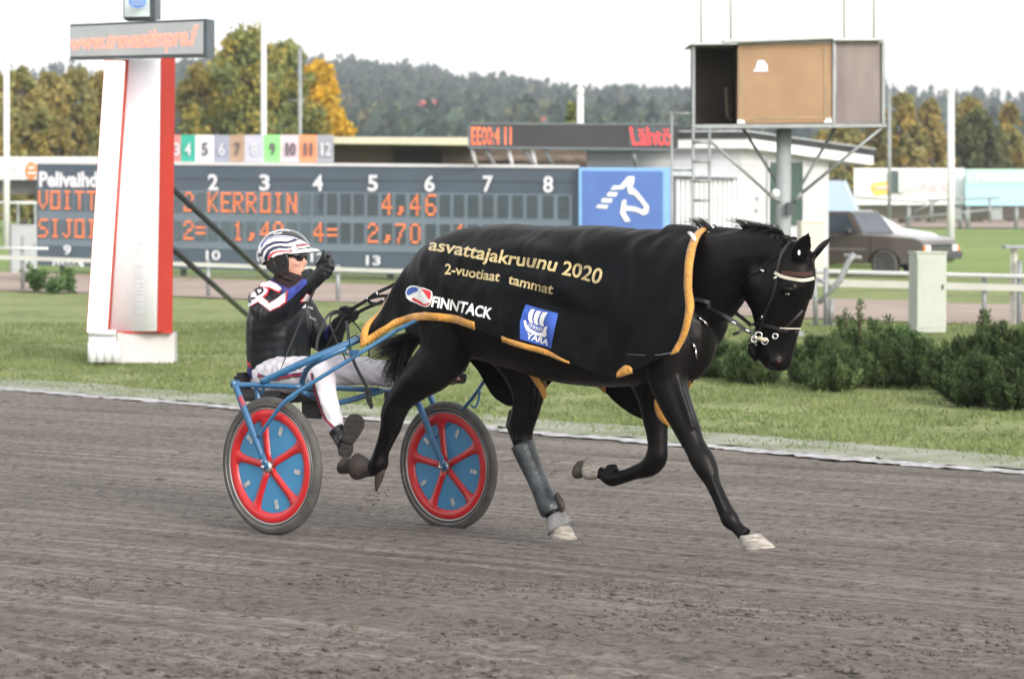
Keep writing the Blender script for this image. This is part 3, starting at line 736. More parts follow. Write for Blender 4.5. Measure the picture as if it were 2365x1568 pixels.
for pts in (((1224, 862), (1238, 876), (1252, 898), (1258, 920)), ((1515, 922), (1520, 945), (1530, 964), (1546, 980))):
    P_ = [S(x, y, -.045) for x, y in pts]; P_, _ = smooth_path(P_, [1]*4, 4)
    obj('gold_trim', M().tube(P_, [.010+.012*math.sin(3.1*i/(len(P_)-1)) for i in range(len(P_))], 8, side=Ad, srad=[.006]*len(P_)), gold, broot)
# piping line above the front corner, the pale clip at the withers, buckles at the chest
obj('rug_piping', M().tube([on_body(x, y, .004, .3, bvh_rug) for x, y in ((1450, 818), (1480, 820), (1520, 820), (1550, 815))], .0022, 6), mat('pale_piping', (.10, .11, .13), .6), broot)
obj('rug_clip', M().tube([on_body(x, y, .010, .1, bvh_rug) for x, y in ((1594, 542), (1602, 550), (1607, 560))], [.006, .008, .006], 8, srad=[.012, .013, .008]), mat('pale_clip', (.6, .55, .56), .5), broot)
for (a, b, r) in (((1610, 732), (1622, 742), .005), ((1622, 742), (1630, 750), .007), ((1599, 792), (1605, 805), .006), ((1605, 805), (1607, 826), .005)):
    obj('rug_buckle', M().tube([on_body(*a, .014, .2), on_body(*b, .014, .2)], r, 8), chrome, broot)
# ---- printing on the rug: flat print pressed onto the cloth
def decal(name, vs, fs, m, bv, parent, lift=.004, maxe=6.0, tint=None):
    bm = bmesh.new(); vv = [bm.verts.new((v[0], v[1], 0)) for v in vs]
    for f in fs:
        try: bm.faces.new([vv[i] for i in f])
        except ValueError: pass
    bmesh.ops.remove_doubles(bm, verts=bm.verts[:], dist=.02)
    bmesh.ops.triangulate(bm, faces=bm.faces[:])
    for _ in range(5):
        le = [e for e in bm.edges if e.calc_length() > maxe]
        if not le: break
        bmesh.ops.subdivide_edges(bm, edges=le, cuts=1); bmesh.ops.triangulate(bm, faces=[f for f in bm.faces if len(f.verts) > 3])
    bm.verts.index_update(); out = []; ok = []
    for v in bm.verts:
        d = ray(v.co.x, v.co.y).normalized(); h, nn, _, _ = bv.ray_cast(CP, d)
        if h is None: out.append(Vector((0, 0, 0))); ok.append(False); continue
        if nn.dot(d) > 0: nn = -nn
        out.append(h + nn*lift); ok.append(True)
    m_ = M(); fs2 = [tuple(v.index for v in f.verts) for f in bm.faces if all(ok[v.index] for v in f.verts)]
    fs2 = [f for f in fs2 if max((out[f[0]]-out[f[1]]).length, (out[f[1]]-out[f[2]]).length, (out[f[0]]-out[f[2]]).length) < .12]
    if len(fs) == 1 and fs2:           # one printed patch: keep its main piece only
        par_ = list(range(len(out)))
        def fd(a):
            while par_[a] != a: par_[a] = par_[par_[a]]; a = par_[a]
            return a
        for f in fs2:
            a = fd(f[0]); par_[fd(f[1])] = a; par_[fd(f[2])] = a
        cnt_ = {}
        for f in fs2: r_ = fd(f[0]); cnt_[r_] = cnt_.get(r_, 0)+1
        best = max(cnt_, key=cnt_.get); fs2 = [f for f in fs2 if fd(f[0]) == best]
    used = sorted({i for f in fs2 for i in f}); mp = {u: k for k, u in enumerate(used)}
    m_.add([out[u] for u in used], [tuple(mp[i] for i in f) for f in fs2], 0, False); bm.free()
    return obj(name, m_, m, parent, fixn=False)
def ppoly(pts): return [(x, y) for x, y in pts], [tuple(range(len(pts)))]
def line_text(body, base, hs, fw, bold=.012, shear=0, res=3, space=1.0):
    """letters set along a photo polyline; hs = cap height at the start and end, fw = total width share"""
    vs, fs = text_mesh(body, 1, bold, shear, res, space)
    x0 = min(v.x for v in vs); x1 = max(v.x for v in vs)
    seg = [math.dist(a, b) for a, b in zip(base, base[1:])]; T = sum(seg); out = []
    for v in vs:
        u = (v.x-x0)/(x1-x0)*T; k = 0
        while k < len(seg)-1 and u > seg[k]: u -= seg[k]; k += 1
        a, b = base[k], base[k+1]; f = u/seg[k]; dx, dy = (b[0]-a[0])/seg[k], (b[1]-a[1])/seg[k]
        gu = (v.x-x0)/(x1-x0); h = (hs[0]*(1-gu)+hs[1]*gu)/.70
        out.append((a[0]+dx*seg[k]*f + dy*v.y*h, a[1]+dy*seg[k]*f - dx*v.y*h))
    return out, fs
goldp = mat('gold_print', (.62, .53, .30), .32, metal=.35, col2=(.46, .34, .14), nscale=38, bump=.4, bscale=60)
whitep = mat('white_print', (.80, .80, .80), .6, var=.06)
bluep = mat('blue_print', (.03, .09, .42), .55, var=.12); redp = mat('red_print', (.58, .02, .03), .55, var=.1)
v, f = line_text('asvattajakruunu', [(990, 578), (1031, 584), (1082, 594), (1143, 606), (1187, 613), (1234, 618), (1284, 629)], (27, 33), 1, .020, .10)
decal('lettering', v, f, goldp, bvh_rug, broot)
v, f = line_text('2020', [(1297, 635), (1336, 643), (1386, 657)], (33, 35), 1, .016, 0)
decal('lettering', v, f, goldp, bvh_rug, broot)
v, f = line_text('2-vuotiaat', [(1027, 634), (1062, 636), (1099, 643), (1154, 651)], (24, 22), 1, .020, .05)
decal('lettering', v, f, goldp, bvh_rug, broot)
v, f = line_text('tammat', [(1173, 655), (1217, 666), (1277, 679)], (22, 22), 1, .020, 0)
decal('lettering', v, f, goldp, bvh_rug, broot)
v, f = line_text('FINNTACK', [(997, 708), (1051, 717), (1099, 729), (1135, 737)], (23, 25), 1, .030, .0)
decal('lettering', v, f, whitep, bvh_rug, broot)
zz = lambda L_: [(739+x*.1964, 616+y*.1964) for x, y in L_]
decal('logo_badge', *ppoly(zz([(1012, 310), (1030, 260), (1060, 234), (1095, 223), (1160, 230), (1230, 255), (1300, 285), (1325, 305), (1330, 340), (1318, 410), (1305, 452), (1285, 472), (1250, 475), (1200, 460), (1130, 430), (1065, 404), (1028, 372)])), whitep, bvh_rug, broot, .005)
decal('logo_mark', *ppoly(zz([(1030, 300), (1052, 262), (1095, 240), (1140, 242), (1166, 258), (1160, 290), (1130, 300), (1100, 312), (1082, 328), (1050, 342), (1034, 330)])), bluep, bvh_rug, broot, .007)
decal('logo_mark', *ppoly(zz([(1198, 258), (1250, 274), (1300, 292), (1318, 322), (1312, 360), (1300, 398), (1250, 330)])), redp, bvh_rug, broot, .007)
decal('logo_mark', *ppoly(zz([(1085, 388), (1115, 364), (1160, 392), (1200, 408), (1228, 434), (1262, 440), (1298, 418), (1296, 450), (1252, 462), (1212, 452), (1140, 420)])), redp, bvh_rug, broot, .007)
yq = lambda L_: [(862+x*.3386, 480.4+y*.3386) for x, y in L_]
decal('logo_badge', *ppoly(yq([(1045, 658), (1262, 722), (1235, 850), (1220, 957), (1108, 925), (1005, 895), (1003, 780), (1022, 710)])), bluep, bvh_rug, broot, .005)
for q in ([(1082, 692), (1112, 694), (1096, 725), (1090, 760), (1098, 790), (1072, 780), (1062, 752), (1066, 718)],
          [(1122, 702), (1156, 706), (1138, 738), (1128, 772), (1136, 800), (1108, 792), (1100, 762), (1106, 728)],
          [(1166, 712), (1196, 716), (1178, 748), (1168, 782), (1174, 808), (1146, 802), (1140, 772), (1148, 738)],
          [(1030, 768), (1048, 766), (1056, 800), (1080, 828), (1130, 850), (1162, 846), (1176, 812), (1196, 804), (1188, 836), (1192, 864), (1180, 880), (1100, 862), (1052, 838), (1036, 806)]):
    decal('logo_mark', *ppoly(yq(q)), whitep, bvh_rug, broot, .007, 4)
for cx, cy in ((1078, 800), (1098, 812), (1118, 820), (1138, 826), (1156, 826)):
    decal('logo_mark', *ppoly(yq([(cx+11*math.cos(a*math.pi/5), cy+13*math.sin(a*math.pi/5)) for a in range(10)])), whitep, bvh_rug, broot, .0085, 4)
    decal('logo_mark', *ppoly(yq([(cx+6*math.cos(a*math.pi/5), cy+8*math.sin(a*math.pi/5)) for a in range(10)])), bluep, bvh_rug, broot, .010, 4)
v, f = line_text('YARA', yq([(1045, 888), (1120, 910), (1198, 936)]), (13.5, 13.5), 1, .03)
decal('lettering', v, f, whitep, bvh_rug, broot, .007)
# ================================================================ SULKY
bluem = mat('blue_paint', (.022, .105, .225), .32, var=.12, nscale=12, coat=.4, bump=.03)
sroot = empty('sulky', OA + Z*0, 'blue racing sulky with red and blue disc wheels, pulled behind the horse', 'sulky')
tyrem = mat('tyre_rubber', (.045, .044, .042), .8, var=.3, nscale=14, bump=.2, col2=(.085, .08, .075))
rimm = mat('rim_metal', (.42, .42, .42), .4, metal=.8, var=.1)
redm = mat('red_plastic', (.47, .013, .017), .35, var=.1, nscale=6, coat=.3)
discm = mat('blue_disc', (.045, .21, .40), .40, var=.07, nscale=5, coat=.2)
silv = mat('tape_silver', (.42, .44, .45), .45, metal=.3, var=.3, nscale=60)
WRr = .340
def wheel(c):
    ax = Ad
    w_ = obj('wheel', M().lathe([(.0, .012), (.055, .016), (.235, .006), (.262, .006), (.262, -.006), (.235, -.006), (.055, -.016), (.0, -.012)], c, ax, 64), discm, sroot)
    T = M(); pr = [( .3115+.0275*math.cos(a)*1.03, .0245*math.sin(a)) for a in [2*math.pi*i/16 for i in range(16)]]
    T.lathe(pr, c, ax, 96, closed_prof=True); obj('tyre', T, tyrem, w_)
    obj('tyre_stripe', M().lathe([(.3015, .0235), (.3030, .0252), (.3045, .0242), (.3030, .0225)], c, ax, 96, closed_prof=True), rimm, w_)
    obj('rim', M().lathe([(.2785, .017), (.2855, .0195), (.287, .0185), (.287, -.0185), (.2855, -.0195), (.2785, -.017)], c, ax, 96, closed_prof=True), rimm, w_)
    Rg = M(); Rg.lathe([(.2795, .016), (.270, .021), (.246, .021), (.234, .014), (.228, .004), (.228, -.004), (.234, -.014), (.246, -.021), (.270, -.021), (.2795, -.016)], c, ax, 96, closed_prof=True)
    u = Hd; v = Z
    for k in range(5):
        a = R(28+72*k); d = u*math.cos(a) + v*math.sin(a); sd = d.cross(ax)
        for sg in (1, -1):
            rr = []
            for r_, w2, hh in ((.02, .026, .026), (.06, .0215, .026), (.12, .021, .023), (.18, .0225, .020), (.210, .028, .0185), (.230, .042, .017), (.246, .066, .016)):
                p = c + d*r_
                rr.append([p - sd*w2, p - sd*w2*.7 + ax*sg*hh, p + sd*w2*.7 + ax*sg*hh, p + sd*w2])
            Rg.rings(rr)
    obj('spokes', Rg, redm, w_)
    hb_ = M().lathe([(0, .052), (.012, .052), (.015, .046), (.026, .044), (.030, .03), (.030, -.03), (.026, -.044), (.012, -.05), (0, -.05)], c, ax, 24); obj('hub', hb_, rimm, w_)
    for k in range(5):
        a = R(28+36+72*k+3); d = u*math.cos(a)+v*math.sin(a); sd = d.cross(ax); tp = M()
        for sg in (1,):
            p = c + ax*sg*.0105
            tp.prism([p+d*.168-sd*.011, p+d*.212-sd*.011, p+d*.212+sd*.011, p+d*.168+sd*.011], ax*sg*.0025)
        obj('tape', tp, silv, w_)
    return w_
CN = Vector((NW.x, NW.y, WRr - .004)); CN = NW.copy()
CF = NW + Nd*TW; CF = W(1035, 1076, CF.y)
wheel(CN); wheel(CF)
tN = TW/2; tF = -TW/2
def tube(name, pts, rad, m=bluem, seg=10, parent=sroot, k=5, flat=None, smooth=True):
    P = [q if isinstance(q, Vector) else S(*q) for q in pts]
    r = rad if hasattr(rad, '__len__') else [rad]*len(P)
    if smooth and len(P) > 2: P, r = smooth_path(P, r, k)
    return obj(name, M().tube(P, r, seg, side=Ad if flat else None, srad=[x*flat for x in r] if flat else None), m, parent)
# near fork (outer arm) and its inner twin
fk = tube('fork', [(543, 888, tN+.055), (566, 950, tN+.055), (596, 1030, tN+.055), (606, 1058, tN+.055)], [.017, .0205, .018, .014], flat=.7)
obj('dropout', M().tube([S(604, 1048, tN+.056), S(611, 1068, tN+.056), S(616, 1082, tN+.056)], [.020, .021, .016], 10, side=Ad, srad=[.006]*3), bluem, fk)
for (x, y) in ((604, 1064), (609, 1078), (613, 1066)): obj('bolt', M().ell(S(x, y, tN+.064), .004, .004, .004, seg=8, rg=6), chrome, fk)
obj('bolt', M().lathe([(0, .010), (.007, .010), (.009, .004), (.009, 0)], CN+Ad*.060, Ad, 12), chrome, fk)
fi = tube('fork', [(590, 890, tN-.055), (604, 950, tN-.055), (628, 1030, tN-.055), (640, 1078, tN-.055)], [.014, .016, .013, .010], flat=.8)
obj('fork_cap', M().tube([S(536, 887, tN+.05), S(552, 887, tN+.0)], [.020, .020], 14, srad=[.012, .012]), bluem, fk)
tube('frame_bar', [(545, 889, tN+.05), (600, 889, tN-.02), (695, 893, tN-.12)], .0135)
# crossbar under the driver and lower bar
tube('crossbar', [(600, 889, tN-.02), (700, 893, .35), (780, 896, .08), (860, 900, -.2), (950, 905, -.56), (960, 908, tF+.06)], .0145)
tube('seat_bar', [(700, 905, .33), (760, 928, .12), (800, 926, 0), (840, 914, -.12), (880, 903, -.25)], .015)
tube('brace', [(697, 898, .36), (700, 872, .40), (716, 845, .46), (757, 823, .46), (800, 803, .39)], .0145)
tube('brace', [(610, 892, tN-.05), (606, 905, tN-.05), (598, 914, tN-.06)], .007)
tube('brace', [(690, 905, tN-.22), (672, 922, tN-.15), (640, 935, tN-.08)], .008)
# shafts: run up under the rug and along the horse's side
tube('shaft', [(604, 882, tN-.02), (700, 838, .53), (829, 783, .33), (846, 774, .29), H(.48, .20, 1.05), H(.60, .22, 1.08), H(.80, .255, 1.09), H(1.35, .265, 1.10)], [.0175, .0185, .019, .0185, .018, .017, .016, .014], k=6)
tube('shaft', [(968, 884, tF+.02), (1010, 850, -.56), (1080, 812, -.46), (1130, 795, -.36), H(.75, -.30, 1.06), H(1.35, -.30, 1.10)], [.0175, .018, .018, .017, .016, .014], k=6)
tube('stay', [(597, 1008, tN+.055), (630, 962, tN+.05), (658, 927, tN+.04), (700, 897, .62), (800, 835, .50), (905, 770, .34), (926, 758, .325), H(.66, .29, 1.06)], .0100, k=6)
tube('stay', [(1007, 1010, tF-.0), (1050, 965, tF), (1086, 925, tF+.02), (1110, 892, tF+.04), (1151, 830, -.52), (1180, 790, -.47)], .0100, k=6)
tube('stay_hook', [(1108, 900, tF+.05), (1105, 925, tF+.05), (1097, 940, tF+.06), (1088, 936, tF+.06)], .006)
fo = tube('fork', [(964, 925, tF+.055), (984, 975, tF+.055), (1010, 1042, tF+.055), (1024, 1075, tF+.055)], [.019, .0205, .018, .014], flat=.7)
obj('dropout', M().tube([S(1016, 1052, tF+.056), S(1023, 1070, tF+.056), S(1029, 1084, tF+.056)], [.020, .021, .016], 10, side=Ad, srad=[.006]*3), bluem, fo)
for (x, y) in ((1015, 1068), (1021, 1079), (1024, 1066)): obj('bolt', M().ell(S(x, y, tF+.064), .004, .004, .004, seg=8, rg=6), chrome, fo)
obj('bolt', M().lathe([(0, .010), (.007, .010), (.009, .004), (.009, 0)], CF+Ad*.060, Ad, 12), chrome, fo)
obj('fork_head', M().tube([S(955, 905, tF+.055), S(966, 935, tF+.055)], [.016, .019], 10), bluem, fo)
tube('fork', [(985, 895, tF-.055), (1000, 930, tF-.055), (1030, 1010, tF-.055), (1046, 1076, tF-.055)], [.018, .018, .014, .010], flat=.8)
tube('fork_bridge', [(967, 912, tF+.05), (994, 915, tF-.05)], .008)
tube('fork_bridge', [(963, 898, tF+.05), (990, 897, tF-.05)], .008)
# seat
seatm = mat('seat_vinyl', (.02, .02, .022), .5, var=.3, nscale=8, bump=.1)
sp = S(655, 905, .02)
XS = Matrix.Translation(sp) @ Matrix.Rotation(-TH, 4, 'Z')
ms = M(); ms.bbox((-.17, -.19, -.045), (.17, .19, .015), 0, .02, XS); ms.bbox((-.20, -.18, -.02), (-.155, .18, .10), 0, .018, XS)
obj('seat', ms, seatm, sroot)
obj('seat_bracket', M().bbox((.02, .10, -.14), (.16, .22, -.045), 0, .012, XS), seatm, sroot)
br2 = obj('shaft_clamp', M().prism([S(800, 808, .50), S(830, 808, .49), S(826, 818, .49), S(800, 820, .50)], Ad*.012), bluem, sroot)
obj('bolt', M().ell(S(803, 813, .51), .008, .008, .008, seg=10, rg=6), mat('rust_bolt', (.25, .17, .13), .6), br2)
obj('tie_cord', M().tube([S(808, 797, .50), S(806, 782, .49), S(820, 774, .50), S(829, 778, .49)], .003, 6), leath, sroot)
# red maker's lettering along the shaft and the flame on the fork, pressed onto the tubes
def bv_of(o):
    off = org(o); return BVHTree.FromPolygons([v.co+off for v in o.data.vertices], [tuple(p.vertices) for p in o.data.polygons])
red2 = mat('red_decal', (.30, .035, .05), .5)
decal('fork_mark', *ppoly([(553, 915), (560, 911), (566, 925), (566, 938), (562, 930), (560, 945), (556, 930), (551, 922)]), red2, bv_of(fk), fk, .002, 5)
# ================================================================ DRIVER
droot = empty('person', S(655, 900, 0), 'driver in striped helmet, dark jacket and white trousers, giving a thumbs up from the sulky', 'person')
skin = mat('skin', (.50, .27, .20), .5, var=.10, nscale=18, bump=.05)
# one continuous body under the clothes
pb = M()
def limb(m, lst, t=0, k=3, seg=14, rs=1.0, srs=1.0):
    P, r = PL(lst, t); P, r = smooth_path(P, r, k); m.tube(P, [x*rs for x in r], seg, side=Ad if srs != 1 else None, srad=[x*rs*srs for x in r] if srs != 1 else None)
TORSO = [(632, 868, 56, 0), (640, 830, 62, 0), (646, 790, 62, 0), (648, 750, 62, 0), (648, 712, 58, 0), (648, 682, 44, 0), (650, 662, 26, 0)]
TORSOJ = [(640, 866, 62, 0), (643, 830, 70, 0), (644, 790, 72, 0), (644, 750, 73, 0), (644, 712, 66, 0), (648, 682, 46, 0)]
ARM_N = [(606, 692, 32, .17), (612, 708, 34, .21), (632, 724, 31, .25), (655, 716, 28, .27), (690, 682, 23, .26), (720, 652, 18, .25)]
ARM_F = [(690, 698, 30, -.16), (716, 742, 30, -.20), (742, 782, 29, -.24), (762, 790, 25, -.24), (774, 770, 21, -.22), (785, 748, 17, -.20)]
LEG_N = [(616, 872, 42, .09), (655, 866, 42, .14), (700, 862, 38, .19), (735, 860, 32, .22), (748, 880, 28, .24), (756, 920, 25, .25), (768, 965, 21, .26), (777, 992, 17, .26)]
LEG_F = [(650, 872, 42, -.07), (710, 865, 40, -.12), (775, 856, 36, -.17), (840, 858, 32, -.22), (885, 862, 32, -.26), (950, 872, 26, -.30), (1010, 876, 21, -.34), (1040, 874, 18, -.36)]
limb(pb, TORSO, rs=.85, srs=1.0)
limb(pb, ARM_N, rs=.75); limb(pb, ARM_F, rs=.75); limb(pb, LEG_N, rs=.78); limb(pb, LEG_F, rs=.78)
limb(pb, [(720, 652, 10, .25), (738, 634, 10, .26), (748, 624, 8, .26)]); limb(pb, [(784, 748, 9, -.20), (798, 733, 9, -.19), (806, 727, 7, -.19)])
limb(pb, [(777, 992, 12, .26), (795, 1020, 13, .27), (812, 985, 10, .27)]); limb(pb, [(1040, 874, 13, -.36), (1060, 865, 14, -.37)])
limb(pb, [(650, 690, 30, 0), (655, 655, 26, 0), (662, 630, 25, 0)])
hc = S(662, 598, 0)                                   # head centre
RH = Matrix.Rotation(-TH+R(22), 3, 'Z')               # +x of the head looks along the track
def hp(x, y, z): return hc + RH @ Vector((x, y, z))
pb.ell(hp(0, 0, .005), .098, .078, .115, RH); pb.ell(hp(.035, 0, -.05), .062, .055, .065, RH); pb.ell(hp(.070, 0, -.088), .026, .026, .020, RH)
pb.tube([hp(.088, 0, .012), hp(.108, 0, -.022), hp(.092, 0, -.034)], [.007, .0135, .011], 8)          # nose
pb.ell(hp(.088, 0, -.060), .014, .026, .007, RH); pb.ell(hp(.085, 0, -.073), .014, .022, .007, RH)      # lips
for sy in (1, -1):
    pb.ell(hp(.070, .036*sy, -.020), .024, .022, .020, RH); pb.ell(hp(.082, .030*sy, .034), .016, .026, .007, RH)
    pb.ell(hp(.005, .078*sy, -.005), .018, .008, .030, RH)                                            # ears
body2 = fuse(pb, .008, 4)
obj('person_body', body2, skin, droot, fixn=False)
obj('lips', M().ell(hp(.0985, 0, -.0665), .006, .020, .007, RH), mat('lips', (.42, .13, .11), .5), droot)
# ---- clothes
jkt = mat('jacket_black', (.008, .010, .013), .40, var=.2, nscale=9, bump=.05, bscale=12, spec=.28)
jm = M(); limb(jm, TORSOJ, srs=1.12); limb(jm, ARM_N, srs=1.0, rs=1.06); limb(jm, ARM_F, rs=1.05)
limb(jm, [(610, 690, 34, .12), (650, 680, 34, .0), (690, 695, 30, -.14)])
def wr(p, n):
    q = p - hc; return .006*noise.noise(Vector((q.x*26, q.y*26, q.z*6))) + .003*noise.noise(Vector((q.x*14, q.y*14, q.z*30+4)))
jmesh = fuse(jm, .009, 5, wr)
# trim the jacket at the waist
jacket = obj('jacket', jmesh, jkt, droot, fixn=False)
bvj = BVHTree.FromPolygons(jmesh.v, jmesh.f)
trw = mat('white_trousers', (.62, .60, .66), .8, var=.05, nscale=10, bump=.8, bscale=11)
tm = M(); limb(tm, LEG_N[:-1] + [(780, 998, 20, .26)]); limb(tm, LEG_F[:-1]); limb(tm, [(628, 868, 50, 0), (636, 846, 50, 0)], srs=1.15); limb(tm, [(612, 876, 46, .09), (640, 880, 44, -.02)])
def wr2(p, n):
    q = p - hc; return .007*noise.noise(Vector((q.x*14, q.y*14, q.z*12))) + .007*noise.noise(Vector((q.x*26+q.z*22, q.y*26, q.z*30)))
tmesh = fuse(tm, .009, 4, wr2); obj('trousers', tmesh, trw, droot, fixn=False); bvt = BVHTree.FromPolygons(tmesh.v, tmesh.f)
Zq = lambda L_: [(529.7+x*.2552, 492.7+y*.2552) for x, y in L_]
navy = mat('navy_cloth', (.016, .020, .14), .7, var=.2, nscale=20); redc = mat('red_cloth', (.48, .012, .025), .6, var=.12); whc = mat('white_cloth', (.70, .68, .72), .6, var=.05, bump=.3, bscale=16); blk = mat('black_print', (.01, .01, .012), .5)
def dj(name, pts, m, lift=.004, bv=None, par=None): return decal(name, *ppoly(Zq(pts)), m, bv or bvj, par or jacket, lift, 7)
# belt band between jacket and trousers
bm_ = M(); limb(bm_, [(628, 871, 56, 0), (633, 858, 59, 0), (638, 846, 61, 0)], srs=1.16, seg=28); obj('waistband', bm_, navy, droot)
bm_ = M(); limb(bm_, [(636, 850, 62, 0), (637, 846, 63, 0), (638, 841, 63, 0)], srs=1.17, seg=28); obj('jacket_hem', bm_, redc, droot)
# shoulder yoke and sleeve panels with red edging
dj('red_edging', [(122, 712), (180, 650), (235, 628), (320, 590), (420, 640), (500, 672), (440, 725), (360, 690), (350, 740), (270, 810), (180, 858), (160, 800), (140, 720)], redc)
dj('white_panel', [(128, 712), (185, 655), (240, 633), (320, 598), (415, 645), (490, 674), (436, 708), (380, 690), (345, 676), (300, 674), (240, 672), (200, 660), (165, 720), (172, 790), (180, 845), (170, 800), (148, 715)], whc, .007)
dj('white_panel', [(175, 720), (225, 685), (290, 680), (340, 690), (350, 715), (330, 740), (270, 790), (260, 810), (185, 848), (168, 790)], whc, .007)
dj('red_edging', [(255, 802), (300, 760), (350, 800), (370, 815), (435, 770), (530, 705), (545, 640), (556, 640), (538, 720), (522, 808), (460, 850), (375, 892), (340, 868)], redc)
dj('white_panel', [(264, 802), (302, 768), (345, 806), (368, 826), (440, 778), (525, 715), (512, 802), (455, 843), (378, 884), (340, 858)], whc, .007)
dj('blue_sleeve', [(545, 635), (600, 600), (690, 520), (745, 490), (775, 560), (700, 640), (600, 740), (525, 802), (538, 710)], mat('blue_cloth', (.028, .045, .27), .65, var=.25, nscale=30, bump=.4, bscale=18), .005)
for ch, base in (('K', [(196, 812), (250, 768)]), ('D', [(258, 756), (322, 726)])):
    v, f = line_text(ch, [(529.7+x*.2552, 492.7+y*.2552) for x, y in base], (15, 15), 1, .045); decal('lettering', v, f, blk, bvj, jacket, .010, 5)
dj('red_edging', [(640, 805), (700, 800), (765, 808), (770, 800), (740, 740), (700, 720), (640, 790)], redc, .003)
dj('white_panel', [(645, 790), (690, 790), (758, 797), (735, 745), (700, 722), (668, 770)], whc, .006)
greyp = mat('grey_print', (.45, .47, .5), .5)
v, f = line_text('STALL', Zq([(700, 862), (752, 872)]), (5, 5), 1, .02); decal('lettering', v, f, greyp, bvj, jacket, .006, 5)
dj('emblem', [(642, 850), (655, 835), (675, 828), (690, 840), (700, 860), (685, 875), (672, 862), (655, 868)], greyp, .006)
v, f = line_text('Kenneth D', Zq([(708, 942), (772, 975)]), (5, 5), 1, .01, .3); decal('lettering', v, f, greyp, bvj, jacket, .006, 5)
dj('red_edging', [(205, 655), (235, 668), (300, 672), (345, 685), (358, 715), (342, 738), (336, 735), (346, 712), (335, 692), (290, 682), (228, 680), (200, 662)], redc, .009)
# trouser stripes
for m_, o_, l_ in ((navy, 0, .004), (redc, 6, .006), (mat('brown_stripe', (.06, .02, .02), .7), 13, .007)):
    top_ = [(262, 1440), (300, 1462), (380, 1478), (470, 1468), (560, 1450), (655, 1438), (710, 1445)]; w_ = 12
    decal('stripe', *ppoly(Zq([(x, y+o_*1.9) for x, y in top_] + [(x, y+o_*1.9+w_) for x, y in reversed(top_)])), m_, bvt, droot, l_, 7)
    leg_ = [(718, 862), (724, 895), (733, 925), (741, 950), (752, 972), (768, 988)]
    decal('stripe', *ppoly([(x+o_*.30, y) for x, y in leg_] + [(x+o_*.30+3, y) for x, y in reversed(leg_)]), m_, bvt, jacket.parent, l_, 7)
v, f = line_text('FINN', Zq([(590, 1425), (655, 1405)]), (7, 7), 1, .03, .2); decal('trouser_lettering', v, f, redc, bvt, jacket.parent, .006, 5)
# collar and neck gaiter
obj('collar', M().tube([hp(-.03, 0, -.175), hp(-.022, 0, -.150), hp(-.012, 0, -.128)], [.088, .082, .075], 20), navy, droot)
gait = mat('neck_gaiter', (.012, .011, .012), .85, nscale=34, col2=(.035, .007, .009), detail=3)
gm = M(); gm.tube([hp(-.012, 0, -.145), hp(.0, 0, -.115), hp(.014, 0, -.085), hp(.025, 0, -.058)], [.070, .074, .078, .078], 22, side=RH @ Vector((0, 1, 0)), srad=[.066, .066, .064, .066]); gm.ell(hp(.066, 0, -.098), .030, .032, .026, RH)
obj('neck_gaiter', fuse(gm, .007, 3), gait, droot, fixn=False)
# sunglasses
gl = mat('dark_lens', (.006, .006, .007), .06, coat=1)
so_ = M()
lens = []
for k in range(-8, 9):
    a = k*R(9.5); x, y = .096*math.cos(a)+.009, .088*math.sin(a); lens.append((x, y, k))
rr = [[hp(x, y, .040-.006*(abs(k)/8)), hp(x+.003, y*1.02, .038-.006*(abs(k)/8)), hp(x+.002, y, -.008+.020*(max(0, 1-abs(abs(k)-3)/3) < .35)), hp(x-.002, y, -.006+.020*(max(0, 1-abs(abs(k)-3)/3) < .35))] for x, y, k in lens]
so_.rings(rr); obj('sunglasses', so_, gl, droot)
# ---- helmet
shell = mat('helmet_gloss', (.012, .013, .018), .12, coat=.8, var=.2)
hroot2 = None
hm = M(); n1, n2 = 40, 22; rr = []
cH = hp(-.012, 0, .030)
for i in range(n2):
    ph = (i/(n2-1)); el = R(90) - ph*R(118); ring = []
    for j in range(n1):
        a = 2*math.pi*j/n1; c = math.cos(a)
        # cut-out: the shell reaches lower at the back than over the brow
        e2 = R(90) - ph*(R(77)+R(48)*(.5-.5*c)**1.1)
        rx, ry, rz = .143, .116, .124
        ring.append(cH + RH @ Vector((rx*math.cos(e2)*c, ry*math.cos(e2)*math.sin(a), rz*math.sin(e2)*(1 if e2 > 0 else .92))))
    rr.append(ring)
hm.rings(rr, cap=False); hel = obj('helmet', hm, shell, droot); bvh_h = BVHTree.FromPolygons(hm.v, hm.f)
sl_ = hel.modifiers.new('t', 'SOLIDIFY'); sl_.thickness = .006; sl_.offset = -1
hw_ = mat('helmet_white', (.78, .78, .80), .15, coat=.8, var=.03); hr_ = mat('helmet_red', (.50, .015, .03), .2, coat=.8); hn_ = mat('helmet_navy', (.012, .016, .06), .2, coat=.8); hg_ = mat('helmet_silver', (.40, .41, .46), .2, coat=.8)
def dh(name, pts, m, lift): return decal(name, *ppoly(Zq(pts)), m, bvh_h, hel, lift, 5)
def arcband(base, wid, m, lift):      # base polyline in zoom units, widths below it
    up = [(x, y) for x, y in base]; dn = [(x+w*nx, y+w*ny) for (x, y), (w, nx, ny) in zip(base, wid)]
    return dh('helmet_stripe', up + dn[::-1], m, lift)
dh('helmet_stripe', [(268, 468), (256, 410), (258, 340), (272, 290), (300, 255), (350, 222), (420, 205), (500, 204), (570, 214), (620, 232), (680, 262), (722, 292), (722, 318), (690, 312), (640, 316), (600, 326), (560, 350), (520, 372), (470, 372), (430, 380), (396, 400), (372, 432), (356, 470), (346, 497), (310, 490)], hw_, .0015)
